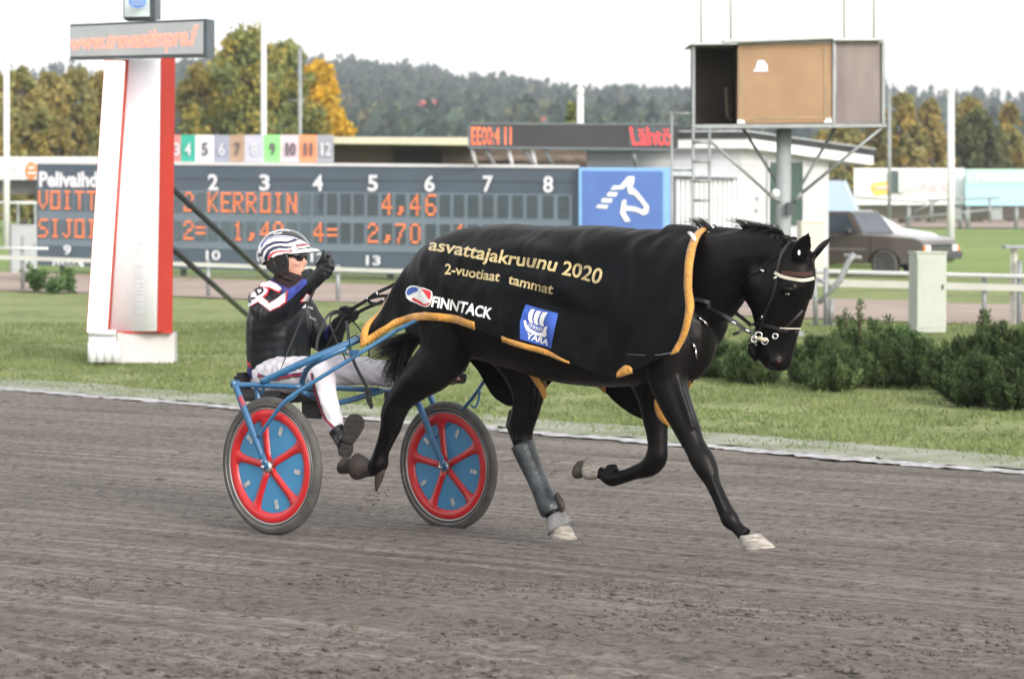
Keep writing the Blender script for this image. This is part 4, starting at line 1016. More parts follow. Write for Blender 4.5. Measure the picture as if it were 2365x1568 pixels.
dh('helmet_stripe', [(318, 410), (330, 370), (352, 330), (400, 302), (460, 292), (520, 300), (560, 296), (600, 286), (640, 278), (690, 276), (700, 284), (640, 290), (590, 304), (550, 320), (510, 322), (455, 318), (410, 330), (375, 352), (352, 390), (342, 440), (326, 436)], hn_, .003)
dh('helmet_stripe', [(300, 448), (336, 452), (346, 420), (362, 380), (400, 350), (450, 336), (520, 336), (560, 322), (610, 300), (650, 290), (712, 285), (714, 292), (650, 300), (612, 312), (566, 336), (520, 350), (455, 350), (408, 364), (374, 392), (358, 430), (346, 466), (300, 458)], hr_, .0045)
dh('helmet_stripe', [(266, 362), (284, 366), (298, 326), (338, 286), (400, 258), (460, 252), (520, 257), (560, 244), (600, 230), (610, 240), (568, 262), (524, 280), (460, 276), (406, 282), (352, 308), (316, 346), (300, 392), (266, 388)], hn_, .003)
dh('helmet_stripe', [(280, 300), (300, 262), (350, 226), (420, 212), (500, 210), (560, 220), (610, 236), (604, 240), (556, 228), (500, 218), (420, 220), (356, 234), (316, 274), (298, 312)], mat('helmet_blue', (.06, .08, .30), .2, coat=.8), .003)
dh('helmet_stripe', [(330, 205), (352, 185), (400, 162), (460, 148), (535, 150), (555, 170), (510, 162), (460, 164), (410, 176), (362, 196), (340, 212)], hg_, .0015)
dh('helmet_stripe', [(318, 190), (350, 160), (410, 138), (480, 128), (540, 132), (530, 142), (470, 140), (410, 150), (356, 172), (330, 194)], hw_, .0015)
for k in range(4): dh('helmet_stripe', [(520+k*14, 274-k*3), (600+k*12, 238-k*1), (604+k*12, 242-k*1), (526+k*14, 277-k*3)], hn_, .0045)
v, f = line_text('Kenneth', Zq([(402, 198), (478, 190)]), (5, 5), 1, .01, .3); decal('lettering', v, f, hw_, bvh_h, hel, .003, 5)
# peak
rr = []
for k in range(-7, 8):
    a = k*R(9); f_ = math.cos(k/7*math.pi/2)**.6 if abs(k) < 7 else 0
    x0, y0 = .136*math.cos(a)-.012, .110*math.sin(a)
    o_ = .058*f_; z0 = .053-.016*(abs(k)/7)**2
    rr.append([hp(x0-.004, y0, z0+.006), hp(x0+o_*.6, y0*1.02, z0+.001), hp(x0+o_, y0*1.0, z0-.008), hp(x0+o_, y0, z0-.011), hp(x0+o_*.5, y0, z0-.003), hp(x0-.004, y0, z0+.001)])
pk = M(); pk.rings(rr); obj('visor', pk, hw_, hel)
# ear guards
eg = mat('ear_guard', (.012, .012, .013), .38, var=.2, bump=.15, bscale=60)
e_ = M()
for sy in (1, -1):
    e_ = M(); pts = [(-.075, .01), (-.04, .028), (.0, .030), (.045, .034), (.056, .0), (.052, -.060), (.025, -.085), (-.035, -.078), (-.075, -.045)]
    e_.prism([hp(x, -sy*(.080+.012*(z+.1)/.1), z) for x, z in pts], RH @ Vector((0, -sy*.012, 0)))
    g_ = obj('ear_guard', fuse(e_, .005, 4), eg, hel, fixn=False)
    P = [hp(.0+.028*math.cos(a), -sy*.101, -.012+.030*math.sin(a)) for a in [2*math.pi*i/18 for i in range(19)]]
    obj('ear_guard_rim', M().tube(P, .0035, 6), eg, g_)
    obj('chin_strap', M().tube([hp(.02, -sy*.092, -.085), hp(.048, -sy*.065, -.105), hp(.06, 0, -.128)], .005, 6), eg, hel)
# ---- gloves, five fingers each
glm = mat('black_glove', (.014, .016, .018), .5, var=.3, nscale=30, bump=.3, bscale=60, spec=.35)
def F3(m, pts, r, t): P = [S(x, y, tt) for x, y, tt in pts]; m.tube(*smooth_path(P, [q/sc(P[0]) for q in r], 3), 8)
zg = lambda x, y, t: (529.7+x*.2552, 492.7+y*.2552, t)
g1 = M()
limb(g1, [(718, 655, 19, .255), (733, 641, 19, .26), (744, 628, 18, .265), (752, 616, 14, .27)], srs=.8)
F3(g1, [zg(800, 470, .275), zg(828, 430, .285), zg(848, 385, .29), zg(852, 328, .29)], (7.5, 6.5, 5.2, 3.6), 0)                  # thumb, up
for k, (a, b, c_, d_) in enumerate((((850, 430), (905, 425), (930, 455), (900, 480)), ((850, 470), (915, 470), (935, 500), (890, 515)), ((840, 510), (905, 520), (915, 548), (870, 550)), ((825, 545), (880, 562), (885, 582), (845, 580)))):
    F3(g1, [zg(*a, .27), zg(*b, .285), zg(*c_, .25), zg(*d_, .22)], (6.4-.4*k, 6.6-.5*k, 6.0-.5*k, 5.2-.4*k), 0)
F3(g1, [zg(700, 520, .25), zg(720, 600, .25), zg(690, 680, .24)], (15, 16, 12), 0)
gl1 = obj('glove', fuse(g1, .0055, 2), glm, droot, fixn=False)
bvg = BVHTree.FromPolygons([v.co+org(gl1) for v in gl1.data.vertices], [tuple(p.vertices) for p in gl1.data.polygons])
decal('glove_button', *ppoly(Zq([(760+14*math.cos(a*.628), 500+22*math.sin(a*.628)) for a in range(10)])), mat('glove_badge', (.10, .085, .03), .5), bvg, gl1, .002, 5)
g2 = M()
limb(g2, [(781, 758, 18, -.20), (789, 745, 18, -.195), (799, 732, 18, -.19), (808, 722, 15, -.18)], srs=.8)
for k, (a, b, c_, d_) in enumerate((((1040, 870), (1110, 868), (1145, 895), (1120, 915)), ((1050, 895), (1130, 890), (1158, 915), (1125, 935)), ((1050, 920), (1125, 925), (1148, 945), (1110, 955)), ((1040, 945), (1100, 955), (1120, 970), (1085, 972)))):
    F3(g2, [zg(*a, -.18), zg(*b, -.16), zg(*c_, -.20), zg(*d_, -.23)], (6.4-.4*k, 6.6-.5*k, 6.0-.5*k, 5.2-.4*k), 0)
F3(g2, [zg(1010, 870, -.19), zg(1050, 855, -.17), zg(1085, 862, -.16)], (7, 6.5, 5), 0)
F3(g2, [zg(960, 960, -.20), zg(1000, 1010, -.21), zg(985, 1060, -.22)], (15, 17, 14), 0)
obj('glove', fuse(g2, .0055, 2), glm, droot, fixn=False)
obj('cuff', M().tube([S(766, 778, -.225), S(773, 766, -.222), S(780, 754, -.215)], [.050, .047, .040], 14), navy, droot)
# boots: near one with the sole turned to the camera
bk = mat('black_boot', (.012, .012, .014), .28, var=.3, nscale=12, coat=.3, bump=.15); sole = mat('boot_sole', (.022, .019, .017), .8, nscale=40, var=.3, bump=.5, bscale=50)
def boot(ank, toe, heel, nrm_, w_, lbl=None):
    # toe, heel: world points at the ends of the sole; nrm_: sole's outward normal
    f_ = (toe-heel); L_ = f_.length; f_.normalize(); n_2 = (nrm_ - f_*nrm_.dot(f_)).normalized(); sd = f_.cross(n_2)
    b = M(); prof = [(0, .028, .030), (.10, .036, .055), (.25, .038, .070), (.42, .036, .060), (.60, .044, .045), (.80, .048, .036), (.93, .038, .030), (1.0, .018, .018)]
    rr = []
    for u, hw, h in prof:
        c = heel + f_*L_*u; ring = []
        for j in range(14):
            a = 2*math.pi*j/14; q = math.sin(a)
            ring.append(c + sd*(hw*math.cos(a)) - n_2*(h/2 + h/2*q))
        rr.append(ring)
    b.rings(rr); b.tube([heel + f_*L_*.20 - n_2*.03, (heel + f_*L_*.2 - n_2*.06).lerp(ank, .5), ank], [.042, .044, .045], 14)
    bo = obj('boot', fuse(b, .007, 3), bk, droot, fixn=False)
    s_ = M(); out = [(0.0, .0), (.01, .022), (.05, .031), (.15, .034), (.28, .031)]
    s_.prism([heel + f_*L_*u + sd*h - n_2*.004 for u, h in out] + [heel + f_*L_*u - sd*h - n_2*.004 for u, h in reversed(out[1:])], n_2*.026)
    out = [(.34, .030), (.45, .034), (.6, .044), (.78, .050), (.9, .043), (.97, .027), (1.0, .0)]
    s_.prism([heel + f_*L_*u + sd*h - n_2*.004 for u, h in out] + [heel + f_*L_*u - sd*h - n_2*.004 for u, h in reversed(out[:-1])], n_2*.013)
    obj('sole', s_, sole, bo)
boot(S(776, 990, .27), S(826, 958, .30), S(793, 1052, .30), (Hd*.92 + Ad*.62 - Z*.05), .09)
boot(S(1036, 874, -.36), S(1068, 806, -.38), S(1058, 884, -.38), (Hd*.95 + Ad*.4), .09)
# ================================================================ WHIP AND REINS
cane = mat('whip_black', (.02, .02, .022), .4, var=.2)
wroot = obj('driving_whip', M().tube(*smooth_path([S(*zg(905, 375, .29)), S(*zg(885, 400, .285)), S(*zg(800, 620, .26)), S(*zg(700, 850, .28)), S(*zg(560, 1180, .34)), S(*zg(470, 1400, .38)), S(*zg(418, 1540, .42))], [.012, .007, .007, .005, .0035, .0025, .002], 4), 8), cane)
wroot['label'] = 'thin black driving whip held upright in the raised gloved hand'; wroot['category'] = 'whip'
obj('whip_knob', M().ell(S(*zg(902, 378, .29)), .015, .012, .011), cane, wroot)
rroot = empty('reins', S(800, 730, -.18), 'black leather reins looping from the driver\'s hand to the horse\'s bit', 'reins')
fd_ = None
rl = mat('rein_leather', (.016, .017, .018), .5, var=.3, nscale=30)
def rein(name, pts, w_=.009, th=.0025, k=5):
    P = [q if isinstance(q, Vector) else S(*q) for q in pts]; P, _ = smooth_path(P, [1]*len(P), k); mm = M(); out = []
    for i, p in enumerate(P):
        t = (P[min(i+1, len(P)-1)]-P[max(i-1, 0)]).normalized(); v = (CP-p).normalized(); sd = t.cross(v).normalized(); n3 = sd.cross(t).normalized()
        out.append([p+sd*w_*a+n3*th*b for a, b in ((-1, -1), (1, -1), (1, 1), (-1, 1))])
    mm.rings(out, smooth=False); return obj(name, mm, rl, rroot)
q = lambda x, y: (739+x*.1964, 616+y*.1964)
rein('rein_line', [(*q(330, 520), -.16), (*q(450, 455), -.12), (*q(560, 385), -.08), (*q(650, 320), -.06), (*q(750, 270), -.04), (*q(868, 212), -.02), (935, 640, -.06)], .0085)
rein('rein_line', [(*q(435, 545), -.17), (*q(520, 500), -.15), (*q(620, 455), -.14), (*q(700, 425), -.14), (*q(780, 380), -.14), (925, 672, -.14)], .0085)
rein('rein_line', [(*q(570, 380), -.08), (*q(640, 358), -.09), (*q(720, 345), -.1), (*q(810, 335), -.1), (920, 668, -.1)], .008)
rein('rein_line', [(*q(560, 385), -.08), (*q(590, 420), -.10), (*q(640, 432), -.12), (*q(720, 430), -.14)], .007)
rein('rein_loop', [(*q(250, 530), -.15), (*q(180, 525), -.14), (*q(110, 560), -.12), (*q(60, 620), -.10), (*q(20, 720), -.06), (*q(-30, 860), 0), (*q(-40, 980), .05)], .0075)
rein('rein_loop', [(*q(270, 545), -.14), (*q(150, 560), -.13), (*q(118, 640), -.12), (*q(150, 760), -.11), (*q(210, 900), -.1), (*q(270, 1020), -.1), (*q(302, 1100), -.1)], .0045)
rein('rein_loop', [(*q(300, 560), -.13), (*q(240, 640), -.12), (*q(190, 740), -.11), (*q(120, 860), -.1), (*q(60, 980), -.1)], .005)
rein('rein_end', [(*q(310, 640), -.14), (*q(330, 760), -.13), (*q(350, 960), -.12), (*q(400, 1120), -.10), (*q(470, 1270), -.06), (*q(540, 1400), -.03), (*q(560, 1560), 0), (859, 943, 0)], .0085)
rein('rein_end', [(*q(540, 1400), -.02), (*q(590, 1500), .01), (*q(598, 1600), .01), (861, 936, .01)], .0065)
rein('rein_end', [(*q(380, 640), -.18), (*q(440, 700), -.17), (*q(540, 860), -.16), (*q(572, 960), -.15), (*q(578, 1060), -.15)], .004)
obj('buckle', M().tube([S(*q(668, 295), -.04), S(*q(682, 340), -.04)], .0065, 8), chrome, rroot)
obj('buckle', M().tube([S(*q(548, 365), -.06), S(*q(560, 385), -.06)], .006, 8), chrome, rroot)
obj('buckle', M().tube([S(*q(745, 372), -.1), S(*q(748, 410), -.1)], .0055, 8), chrome, rroot)
# from under the rug to the bit
rein('rein_line', [H(1.7, .22, 1.22), on_body(1612, 690, .012, .2), on_body(1640, 707, .012, .2), (1672, 728, .17), (1700, 745, .15), (1722, 762, .125), (1740, 770, .10)], .0085)
rein('rein_line', [(1660, 690, -.05), (1690, 716, -.07), (1715, 735, -.085), (1735, 752, -.09)], .0085)
rein('rein_end', [(1712, 762, .13), (1705, 768, .14), (1693, 772, .14)], .007)
obj('buckle', M().tube([S(1690, 742, .162), S(1700, 749, .155)], .0065, 8), chrome, rroot)
obj('buckle', M().tube([S(1722, 762, .14), S(1736, 768, .11)], .006, 8), chrome, rroot)

# mud flicked up by the hind hoof
mud = M(); rnm = random.Random(4)
for i in range(46):
    x, y = rnm.uniform(840, 905), rnm.uniform(1130, 1225); x += (y-1130)*rnm.uniform(-.3, .25)
    if y > 1195: x += rnm.uniform(-60, 30)
    p = S(x, y, rnm.uniform(.0, .3)); r_ = rnm.choice([.003, .004, .006]); mud.add([p+Vector((v.x*r_*rnm.uniform(.7, 2.2), v.y*r_, v.z*r_)) for v in IV], IF, 0, False)
tagd(obj('flying_dirt', mud, cm, fixn=False), 'small dirt crumbs flicked up behind the raised hind hoof', 'dirt', kind='stuff')
# ================================================================ BEHIND THE TRACK
FY = Vector((0, 1, 0))
def Q(px, py, Y, dy=0.0): p = W(px, py, Y); p.y += dy; return p
def poly3(pts, Y): return [W(x, y, Y) for x, y in pts]
def slab(m, pts, Y, th, mi=0):         # flat outline at depth Y, given a real thickness going back
    return m.prism(poly3(pts, Y), FY*th, mi)
def slabv(m, pts, th, mi=0):           # outline with a depth per corner
    return m.prism([W(*p) for p in pts], FY*th, mi)
def dots_in(body, nx, ny, bold=.02, shear=0, bx=(0, 1), sp=1.0):
    vs, fs = fit_text(body, 1, 1, bold=bold, shear=shear, spacing=sp)
    bv = BVHTree.FromPolygons([(v.x, v.y, 0) for v in vs], fs); out = []
    for j in range(ny):
        for i in range(nx):
            x = (i+.5)/nx; y = (j+.5)/ny
            if bv.ray_cast(Vector((x, y, 1)), Vector((0, 0, -1)))[0] is not None: out.append((x, y))
    return out
greyst = mat('galvanised', (.25, .27, .28), .5, metal=.3, var=.12, nscale=5, bump=.05)
whitep2 = mat('white_paint', (.62, .63, .66), .5, var=.05, nscale=2)
dsteel = mat('dark_steel', (.045, .055, .065), .4, var=.2)
redpt = mat('red_paint', (.36, .022, .012), .55, var=.12, nscale=1.2)
led_o = mat('led_orange', (1.0, .19, .03), .5, var=.25, nscale=6, emit=.55); led_r = mat('led_red', (1.0, .03, .03), .5, var=.1, emit=1.4); led_y = mat('led_amber', (1.0, .42, .10), .5, var=.1, emit=1.1)
# ---- finishing post
YP = 30.2
pr = empty('finish_post', G(300, 836), 'red and white finishing post with a long message board on top', 'finish post')
base = M(); b0 = G(203, 838).z
slabv(base, [(270, 838, YP), (403, 839, YP+.25), (403, 769, YP+.25), (270, 768, YP)], .25)
o = obj('plinth', base, mat('plinth_white', (.33, .325, .335), .6, nscale=1.4, col2=(.48, .465, .475), bump=.15, bscale=8), pr)
m = M()
for k in range(4): m.tube([Q(213+18*k, 836, YP-.12), Q(213+18*k, 790, YP-.12)], .050, 12, sharp=False)
m.tube([Q(205, 768, YP-.05), Q(268, 768, YP-.05)], .028, 8); slabv(m, [(205, 834, YP), (268, 834, YP), (268, 770, YP), (205, 770, YP)], .5)
obj('plinth_rollers', m, whitep2, o)
# light tube panel, red frame, hollow white panel, red side
m = M(); slabv(m, [(201, 767, YP-.10), (245, 766, YP-.10), (287, 142, YP-.10), (243, 142, YP-.10)], .16)
lightm = mat('light_panel', (.90, .90, .88), .4, var=.02, emit=.75); obj('light_panel', m, lightm, pr)
m = M(); slabv(m, [(198.5, 768, YP+.02), (250, 768, YP+.02), (293, 139, YP+.02), (241.5, 139, YP+.02)], .05)
slabv(m, [(245, 766, YP-.03), (250, 766, YP-.02), (294, 138, YP-.02), (287, 139, YP-.03)], .2)
slabv(m, [(363, 765, YP-.06), (397, 764, YP+.22), (403.5, 134, YP+.22), (372, 134, YP-.06)], .05); slabv(m, [(246, 770, YP), (397, 770, YP+.1), (397, 765, YP+.1), (246, 765, YP)], .12)
obj('red_frame', m, redpt, pr)
m = M(); rr = []
for k in range(15):
    u = k/14; dep = .17*math.cos(u*math.pi/2)**2
    rr.append([W(251+(363-251)*u, 765, YP-.05+dep), W(296+(372-296)*u, 138, YP-.05+dep), W(296+(372-296)*u, 138, YP+.3), W(251+(363-251)*u, 765, YP+.3)])
m.rings(rr); panel = obj('white_panel', m, mat('panel_white', (.82, .83, .90), .45, var=.02), pr)
m = M(); yy = 726
marks = [555, 562, 577, 588, 601, 634, 641, 658, 674, 681, 702, 716, 728, 741, 755, 765, 776, 789, 800]
for i, y in enumerate([430+v*.38+70-20 for v in marks]):
    pass
for i, zy in enumerate([360, 388, 440, 486, 535, 657, 684, 747, 806, 836, 909, 960, 1010, 1057, 1110, 1148, 1200, 1240, 1290, 1320]):
    y = 492.7 + zy*.1729; m.prism([W(315.5, y, YP-.052), W(331, y+.8, YP-.052), W(331, y+2.6, YP-.052), W(315.5, y+1.8, YP-.052)], FY*.004)
obj('faint_lettering', m, mat('faint_grey', (.42, .46, .55), .6), panel)
# message board
YL, YR = 31.0, 28.6
def LB(u, v, off=0.0, f=1):           # u along the board, v up
    x = 162+u*(478-162); Y = 1/((1-u)/YL+u/YR); yb = 137+(130.5-137)*u; yt = 57+(44-57)*u
    p = W(x, yb+(yt-yb)*v, Y); p.y -= off; return p
m = M(); m.prism([LB(0, 0), LB(1, 0), LB(1, 1), LB(0, 1)], Vector((.05, .25, 0)))
frm = mat('board_frame', (.075, .095, .12), .5, var=.15)
bo = obj('message_board', m, frm, pr)
m = M(); m.prism([LB(.004, .07, .004), LB(.975, .07, .004), LB(.975, .93, .004), LB(.004, .93, .004)], FY*-.012)
obj('screen', m, mat('screen_grey', (.50, .51, .55), .35, var=.05, nscale=3), bo)
m = M()
for x, y in dots_in('www.trevantimpre.f', 112, 21, .035, .28):
    v = .12+.72*y*(.80+.20*x); u = .008+.93*x
    p = LB(u, v, .020); m.quad(p+Vector((-.007, 0, -.005)), p+Vector((.007, 0, -.005)), p+Vector((.007, 0, .005)), p+Vector((-.007, 0, .005)))
obj('lit_dots', m, mat('led_pale', (1.0, .25, .17), .5, emit=.7, var=.15, nscale=20), bo, fixn=False)
m = M(); slabv(m, [(285, 45, 30), (350, 44, 29.8), (350, -60, 29.8), (285, -60, 30)], .4); slabv(m, [(350, 44, 29.8), (363, 42, 30.3), (363, -60, 30.3), (350, -60, 29.8)], .3)
tb = obj('top_sign', m, frm, pr)
m = M(); slabv(m, [(288, 40, 29.97), (346, 39, 29.77), (346, -55, 29.77), (288, -55, 29.97)], -.015); obj('sign_face', m, mat('sign_white', (.62, .70, .72), .4, var=.04, nscale=2), tb)
crest = mat('crest_blue', (.10, .22, .55), .5, var=.2, nscale=8)
m = M(); slab(m, [(297, -6), (337, -8), (337, 8), (334, 15), (327, 19), (316, 20), (304, 17), (298, 11)], 29.72, -.01)
cr = obj('crest', m, crest, tb)
m = M()
for k in range(3): slab(m, [(303, 2+k*5), (331, 1+k*5), (331, 2.4+k*5), (303, 3.4+k*5)], 29.70, -.008)
obj('crest_lines', m, mat('crest_pale', (.45, .58, .78), .5), cr)
# back stays to the ground behind
for (a, b) in (((388, 426), (732, 747)), ((398, 574), (590, 744))):
    obj('back_stay', M().tube([W(*a, YP+.25), W((a[0]+b[0])/2, (a[1]+b[1])/2, (YP+.25+39.5)/2 - .0), W(*b, 39.5)] if False else [W(*a, YP+.25), W(*b, 39.5)], .034, 12), mat('stay_black', (.02, .023, .028), .45), pr)
# ---- scoreboard
def BD(px, py, off=0.0):               # photo point on the scoreboard's face
    u = (px-85)/(1338-85); p = W(px, py, 1/((1-u)/66+u/58) - off); return p
sb = empty('scoreboard', G(700, 640), 'long blue-grey betting scoreboard with orange lamps behind the inner path', 'scoreboard')
pan = mat('board_blue_grey', (.072, .098, .130), .55, var=.08, nscale=.8); pan2 = mat('board_light', (.145, .19, .23), .55, var=.06, nscale=.8)
m = M(); m.prism([BD(85, 613), BD(1338, 645), BD(1338, 386), BD(85, 375)], FY*.5); face = obj('panel', m, pan, sb)
m = M(); m.prism([BD(88, 568, .02), BD(1322, 590, .02), BD(1322, 454-5, .02), BD(88, 437, .02)], FY*.015); obj('lamp_field', m, pan2, sb)
m = M(); m.prism([BD(85, 379, .04), BD(1338, 389, .04), BD(1338, 382, .04), BD(85, 371, .04)], FY*.6); obj('top_trim', m, whitep2, sb)
m = M(); m.prism([BD(400, 413, .012), BD(1338, 421, .012), BD(1338, 422.5, .012), BD(400, 414.5, .012)], FY*.01); obj('panel_seam', m, mat('seam', (.04, .05, .06), .6), sb)
FONT = {'A': '01110 10001 10001 11111 10001 10001 10001', 'E': '11111 10000 10000 11110 10000 10000 11111', 'I': '01110 00100 00100 00100 00100 00100 01110', 'J': '00111 00010 00010 00010 00010 10010 01100', 'K': '10001 10010 10100 11000 10100 10010 10001', 'N': '10001 11001 11001 10101 10011 10011 10001', 'O': '11111 10001 10001 10001 10001 10001 11111', 'R': '11110 10001 10001 11110 10100 10010 10001', 'S': '01111 10000 10000 01110 00001 00001 11110', 'T': '11111 00100 00100 00100 00100 00100 00100', 'V': '10001 10001 10001 10001 10001 01010 00100',
 '1': '00100 01100 00100 00100 00100 00100 01110', '2': '01110 10001 00001 00110 01000 10000 11111', '4': '00010 00110 01010 10010 11111 00010 00010', '6': '01111 10000 10000 11110 10001 10001 01110', '7': '11111 00001 00010 00100 00100 01000 01000', '8': '01110 10001 10001 01110 10001 10001 01110', '0': '01110 10001 10001 10001 10001 10001 01110', '=': '00000 00000 11111 00000 11111 00000 00000', ',': '00000 00000 00000 00000 00110 00110 01100'}
XS_ = {k: 491.5+28.0*k for k in range(-14, 0)}
XS_.update(dict(zip(range(0, 26), [491.5, 522, 550, 580.5, 613, 643, 674, 705, 736, 767, 798, 829, 861, 894, 925, 959, 995, 1027.6, 1060, 1093, 1127, 1161.6, 1195.6, 1229, 1265.8, 1301.5])))
dark = mat('unlit_lamp', (.022, .034, .038), .4, var=.1); pan3 = mat('module_face', (.085, .115, .135), .5, var=.1)
rowtxt = [dict(zip(range(-14, -9), 'VOITT')), dict(zip(range(-14, -9), 'SIJOI'))]
rowtxt[0].update({-2: '2', **dict(zip(range(0, 7), 'KERROIN')), 13: '4', 14: ',', 15: '4', 16: '6'})
rowtxt[1].update({-2: '2', -1: '=', 2: '1', 3: ',', 4: '4', 5: '8', 8: '4', 9: '=', 12: '2', 13: ',', 14: '7', 15: '0', 18: '4', 19: '='})
for r, (yl, yr, hl, hr_2) in enumerate(((463, 480, 44, 53), (528, 547, 44, 48))):
    for k, x in XS_.items():
        u = (x-85)/1253; yc = yl+(yr-yl)*u; hh = hl+(hr_2-hl)*u; wd = 21+3*u; pat = FONT.get(rowtxt[r].get(k, ''), ' '.join(['00000']*7)).split(); lit = M(); un = M(); un.prism([BD(x-wd/2, yc+hh/2, .022), BD(x+wd/2, yc+hh/2, .022), BD(x+wd/2, yc-hh/2, .022), BD(x-wd/2, yc-hh/2, .022)], FY*-.022, 1)
        for j in range(7):
            for i in range(5):
                on = pat[j][i] == '1'; a = x-wd/2+wd/5*i; y = yc-hh/2+hh/7*j; t = un
                o1 = .06 if on else .045
                t.prism([BD(a-(.5 if on else 0), y+hh/7*.50, o1), BD(a+wd/5, y+hh/7*.50+.1, o1), BD(a+wd/5, y+.2, o1), BD(a-(.5 if on else 0), y, o1)], FY*(o1-.021), 2 if on else 0)
        lm_ = obj('lamp_module', un, [dark, pan3, led_o], sb)
wlet = mat('white_letters', (.66, .68, .74), .5, var=.03)
def board_text(body, x0, x1, yb0, yb1, h, bold=.03, par=sb, m=None, off=.05, name='lettering', BDf=None):
    vs, fs = fit_text(body, 1, 1, bold=bold); f_ = BDf or BD; mm = M()
    P = [f_(x0+v.x*(x1-x0), yb0+(yb1-yb0)*v.x - v.y*h, off) for v in vs]
    mm.add(P, fs, 0, False); mm.add([p+FY*.02 for p in P], [tuple(reversed(f)) for f in fs], 0, False)
    return obj(name, mm, m or wlet, par)
for ch, x in (('2', 492), ('3', 611), ('4', 734), ('5', 861), ('6', 992), ('7', 1127), ('8', 1266)):
    u = (x-85)/1253; yb = 437+9*u; board_text(ch, x-12, x+12, yb, yb, 37+2*u, name='race_number')
board_text('1', 372, 384, 438, 438, 37, name='race_number')
board_text('Pelivaihdot', 90, 262, 433, 434, 37, .045)
for ch, x, y in (('9', 155, 589), ('10', 492, 601), ('11', 611, 603), ('12', 734, 606), ('13', 862, 613), ('14', 992, 618), ('15', 1127, 622), ('16', 1266, 626)):
    board_text(ch, x-(9 if len(ch) == 1 else 17), x+(9 if len(ch) == 1 else 17), y, y+.4, 23, .03, name='race_number')
m = M(); m.prism([BD(120, 613, .06), BD(195, 616, .06), BD(190, 604, .06), BD(123, 602, .06)], FY*.02); obj('base_plate_mark', m, wlet, sb)
board_text('LUVIA', 128, 184, 614, 615, 9, .02, m=dark, off=.09)
for x in (140, 420, 640, 900, 1180, 1320):
    p = BD(x, 620); m = M(); m.tube([Vector((p.x, p.y+.3, gz(0, 60)-.1)), Vector((p.x, p.y+.3, p.z+1))], .07, 8); obj('leg', m, greyst, sb)
# numbered colour strip on top
ns = empty('number_strip', BD(585, 375), 'row of coloured number plates four to twelve on top of the scoreboard', 'number board')
cells = [(400, 417, '3', (.70, .25, .25)), (417, 451, '4', (.05, .42, .32)), (451, 494, '5', (.74, .76, .80)), (494, 530, '6', (.34, .36, .46)), (530, 565, '7', (.44, .31, .23)), (565, 609, '8', (.54, .54, .66)), (609, 648, '9', (.30, .80, .28)), (648, 690, '10', (.74, .60, .68)), (690, 732, '11', (.88, .34, .18)), (732, 770, '12', (.36, .37, .42))]
for x0, x1, t, c in cells:
    m = M(); m.prism([BD(x0, 373.4+.006*(x0-400), -.1), BD(x1, 373.4+.006*(x1-400), -.1), BD(x1, 312, -.1), BD(x0, 312, -.1)], FY*.12)
    pl = obj('number_plate', m, mat('plate_'+t, c, .6, var=.04), ns)
    dk = t in ('5', '9', '10', '11', '7')
    for i_, ch in enumerate(t): xc = (x0+x1)/2 + (0 if len(t) < 2 else (-7 if i_ == 0 else 7)); hw_2 = 3 if ch == '1' and len(t) > 1 else 7; board_text(ch, xc-hw_2, xc+hw_2, 360, 360, 30, .02, pl, mat('plate_dark_no', (.14, .12, .14), .6) if dk else wlet, -.04, 'plate_number')
# blue horse-head panel
hp_ = empty('horse_head_sign', G(1445, 660), 'blue panel with a pale line drawing of a horse head, right end of the scoreboard', 'sign')
BP = lambda x, y, off=0: W(x, y, 57.8-off)
m = M(); m.prism([BP(1337, 660), BP(1553, 664), BP(1553, 388), BP(1337, 387)], FY*.4); obj('panel', m, mat('sign_edge_blue', (.15, .32, .60), .5, var=.05), hp_)
m = M(); m.prism([BP(1345, 650, .02), BP(1531, 654, .02), BP(1531, 396, .02), BP(1345, 395, .02)], FY*.015); obj('sign_face', m, mat('sign_blue', (.045, .11, .34), .5, var=.06, nscale=2), hp_)
zh = lambda L_: [(739+x*.3653, 123.2+y*.3653) for x, y in L_]
cream_l = mat('cream_line', (.70, .70, .62), .5, var=.05)
for q_ in ([(1745, 976), (1756, 958), (1824, 962), (1812, 982)], [(1776, 940), (1788, 917), (1852, 922), (1840, 944)], [(1812, 902), (1826, 878), (1884, 882), (1870, 906)],
          [(1838, 864), (1856, 838), (1898, 838), (1946, 780), (1988, 780), (1984, 820), (1972, 846), (2012, 880), (2052, 934), (2080, 968), (2074, 1008), (2048, 1024), (2008, 1004), (1972, 996), (1928, 992), (1932, 1012), (1962, 1062), (1930, 1064), (1898, 1012), (1912, 930), (1936, 928), (1934, 966), (1990, 972), (2044, 992), (2052, 974), (2024, 934), (1986, 894), (1954, 888), (1942, 850), (1950, 824), (1918, 858)]):
    m = M(); m.prism([BP(x, y, .045) for x, y in zh(q_)], FY*.02); obj('horse_line', m, cream_l, hp_)
# ---- timing board above the scoreboard
tbr = empty('timing_board', BD(1320, 345), 'black clock and message board with red lamps above the scoreboard', 'display board')
TBp = lambda x, y, off=0: W(x, y, 58.8-off)
m = M(); m.prism([TBp(1083, 341), TBp(1566, 346), TBp(1566, 288), TBp(1083, 286)], FY*.45); obj('cabinet', m, mat('cabinet_black', (.014, .015, .017), .45, var=.25, nscale=1.2), tbr)
m = M(); m.prism([TBp(1083, 343, .02), TBp(1568, 348, .02), TBp(1568, 343, .02), TBp(1083, 338.5, .02)], FY*.5); m.prism([TBp(1081, 288, .02), TBp(1568, 290, .02), TBp(1568, 286, .02), TBp(1081, 284, .02)], FY*.5); m.prism([TBp(1081, 342, .02), TBp(1086, 342, .02), TBp(1086, 286, .02), TBp(1081, 286, .02)], FY*.5); obj('frame', m, mat('frame_grey', (.10, .12, .14), .5), tbr)
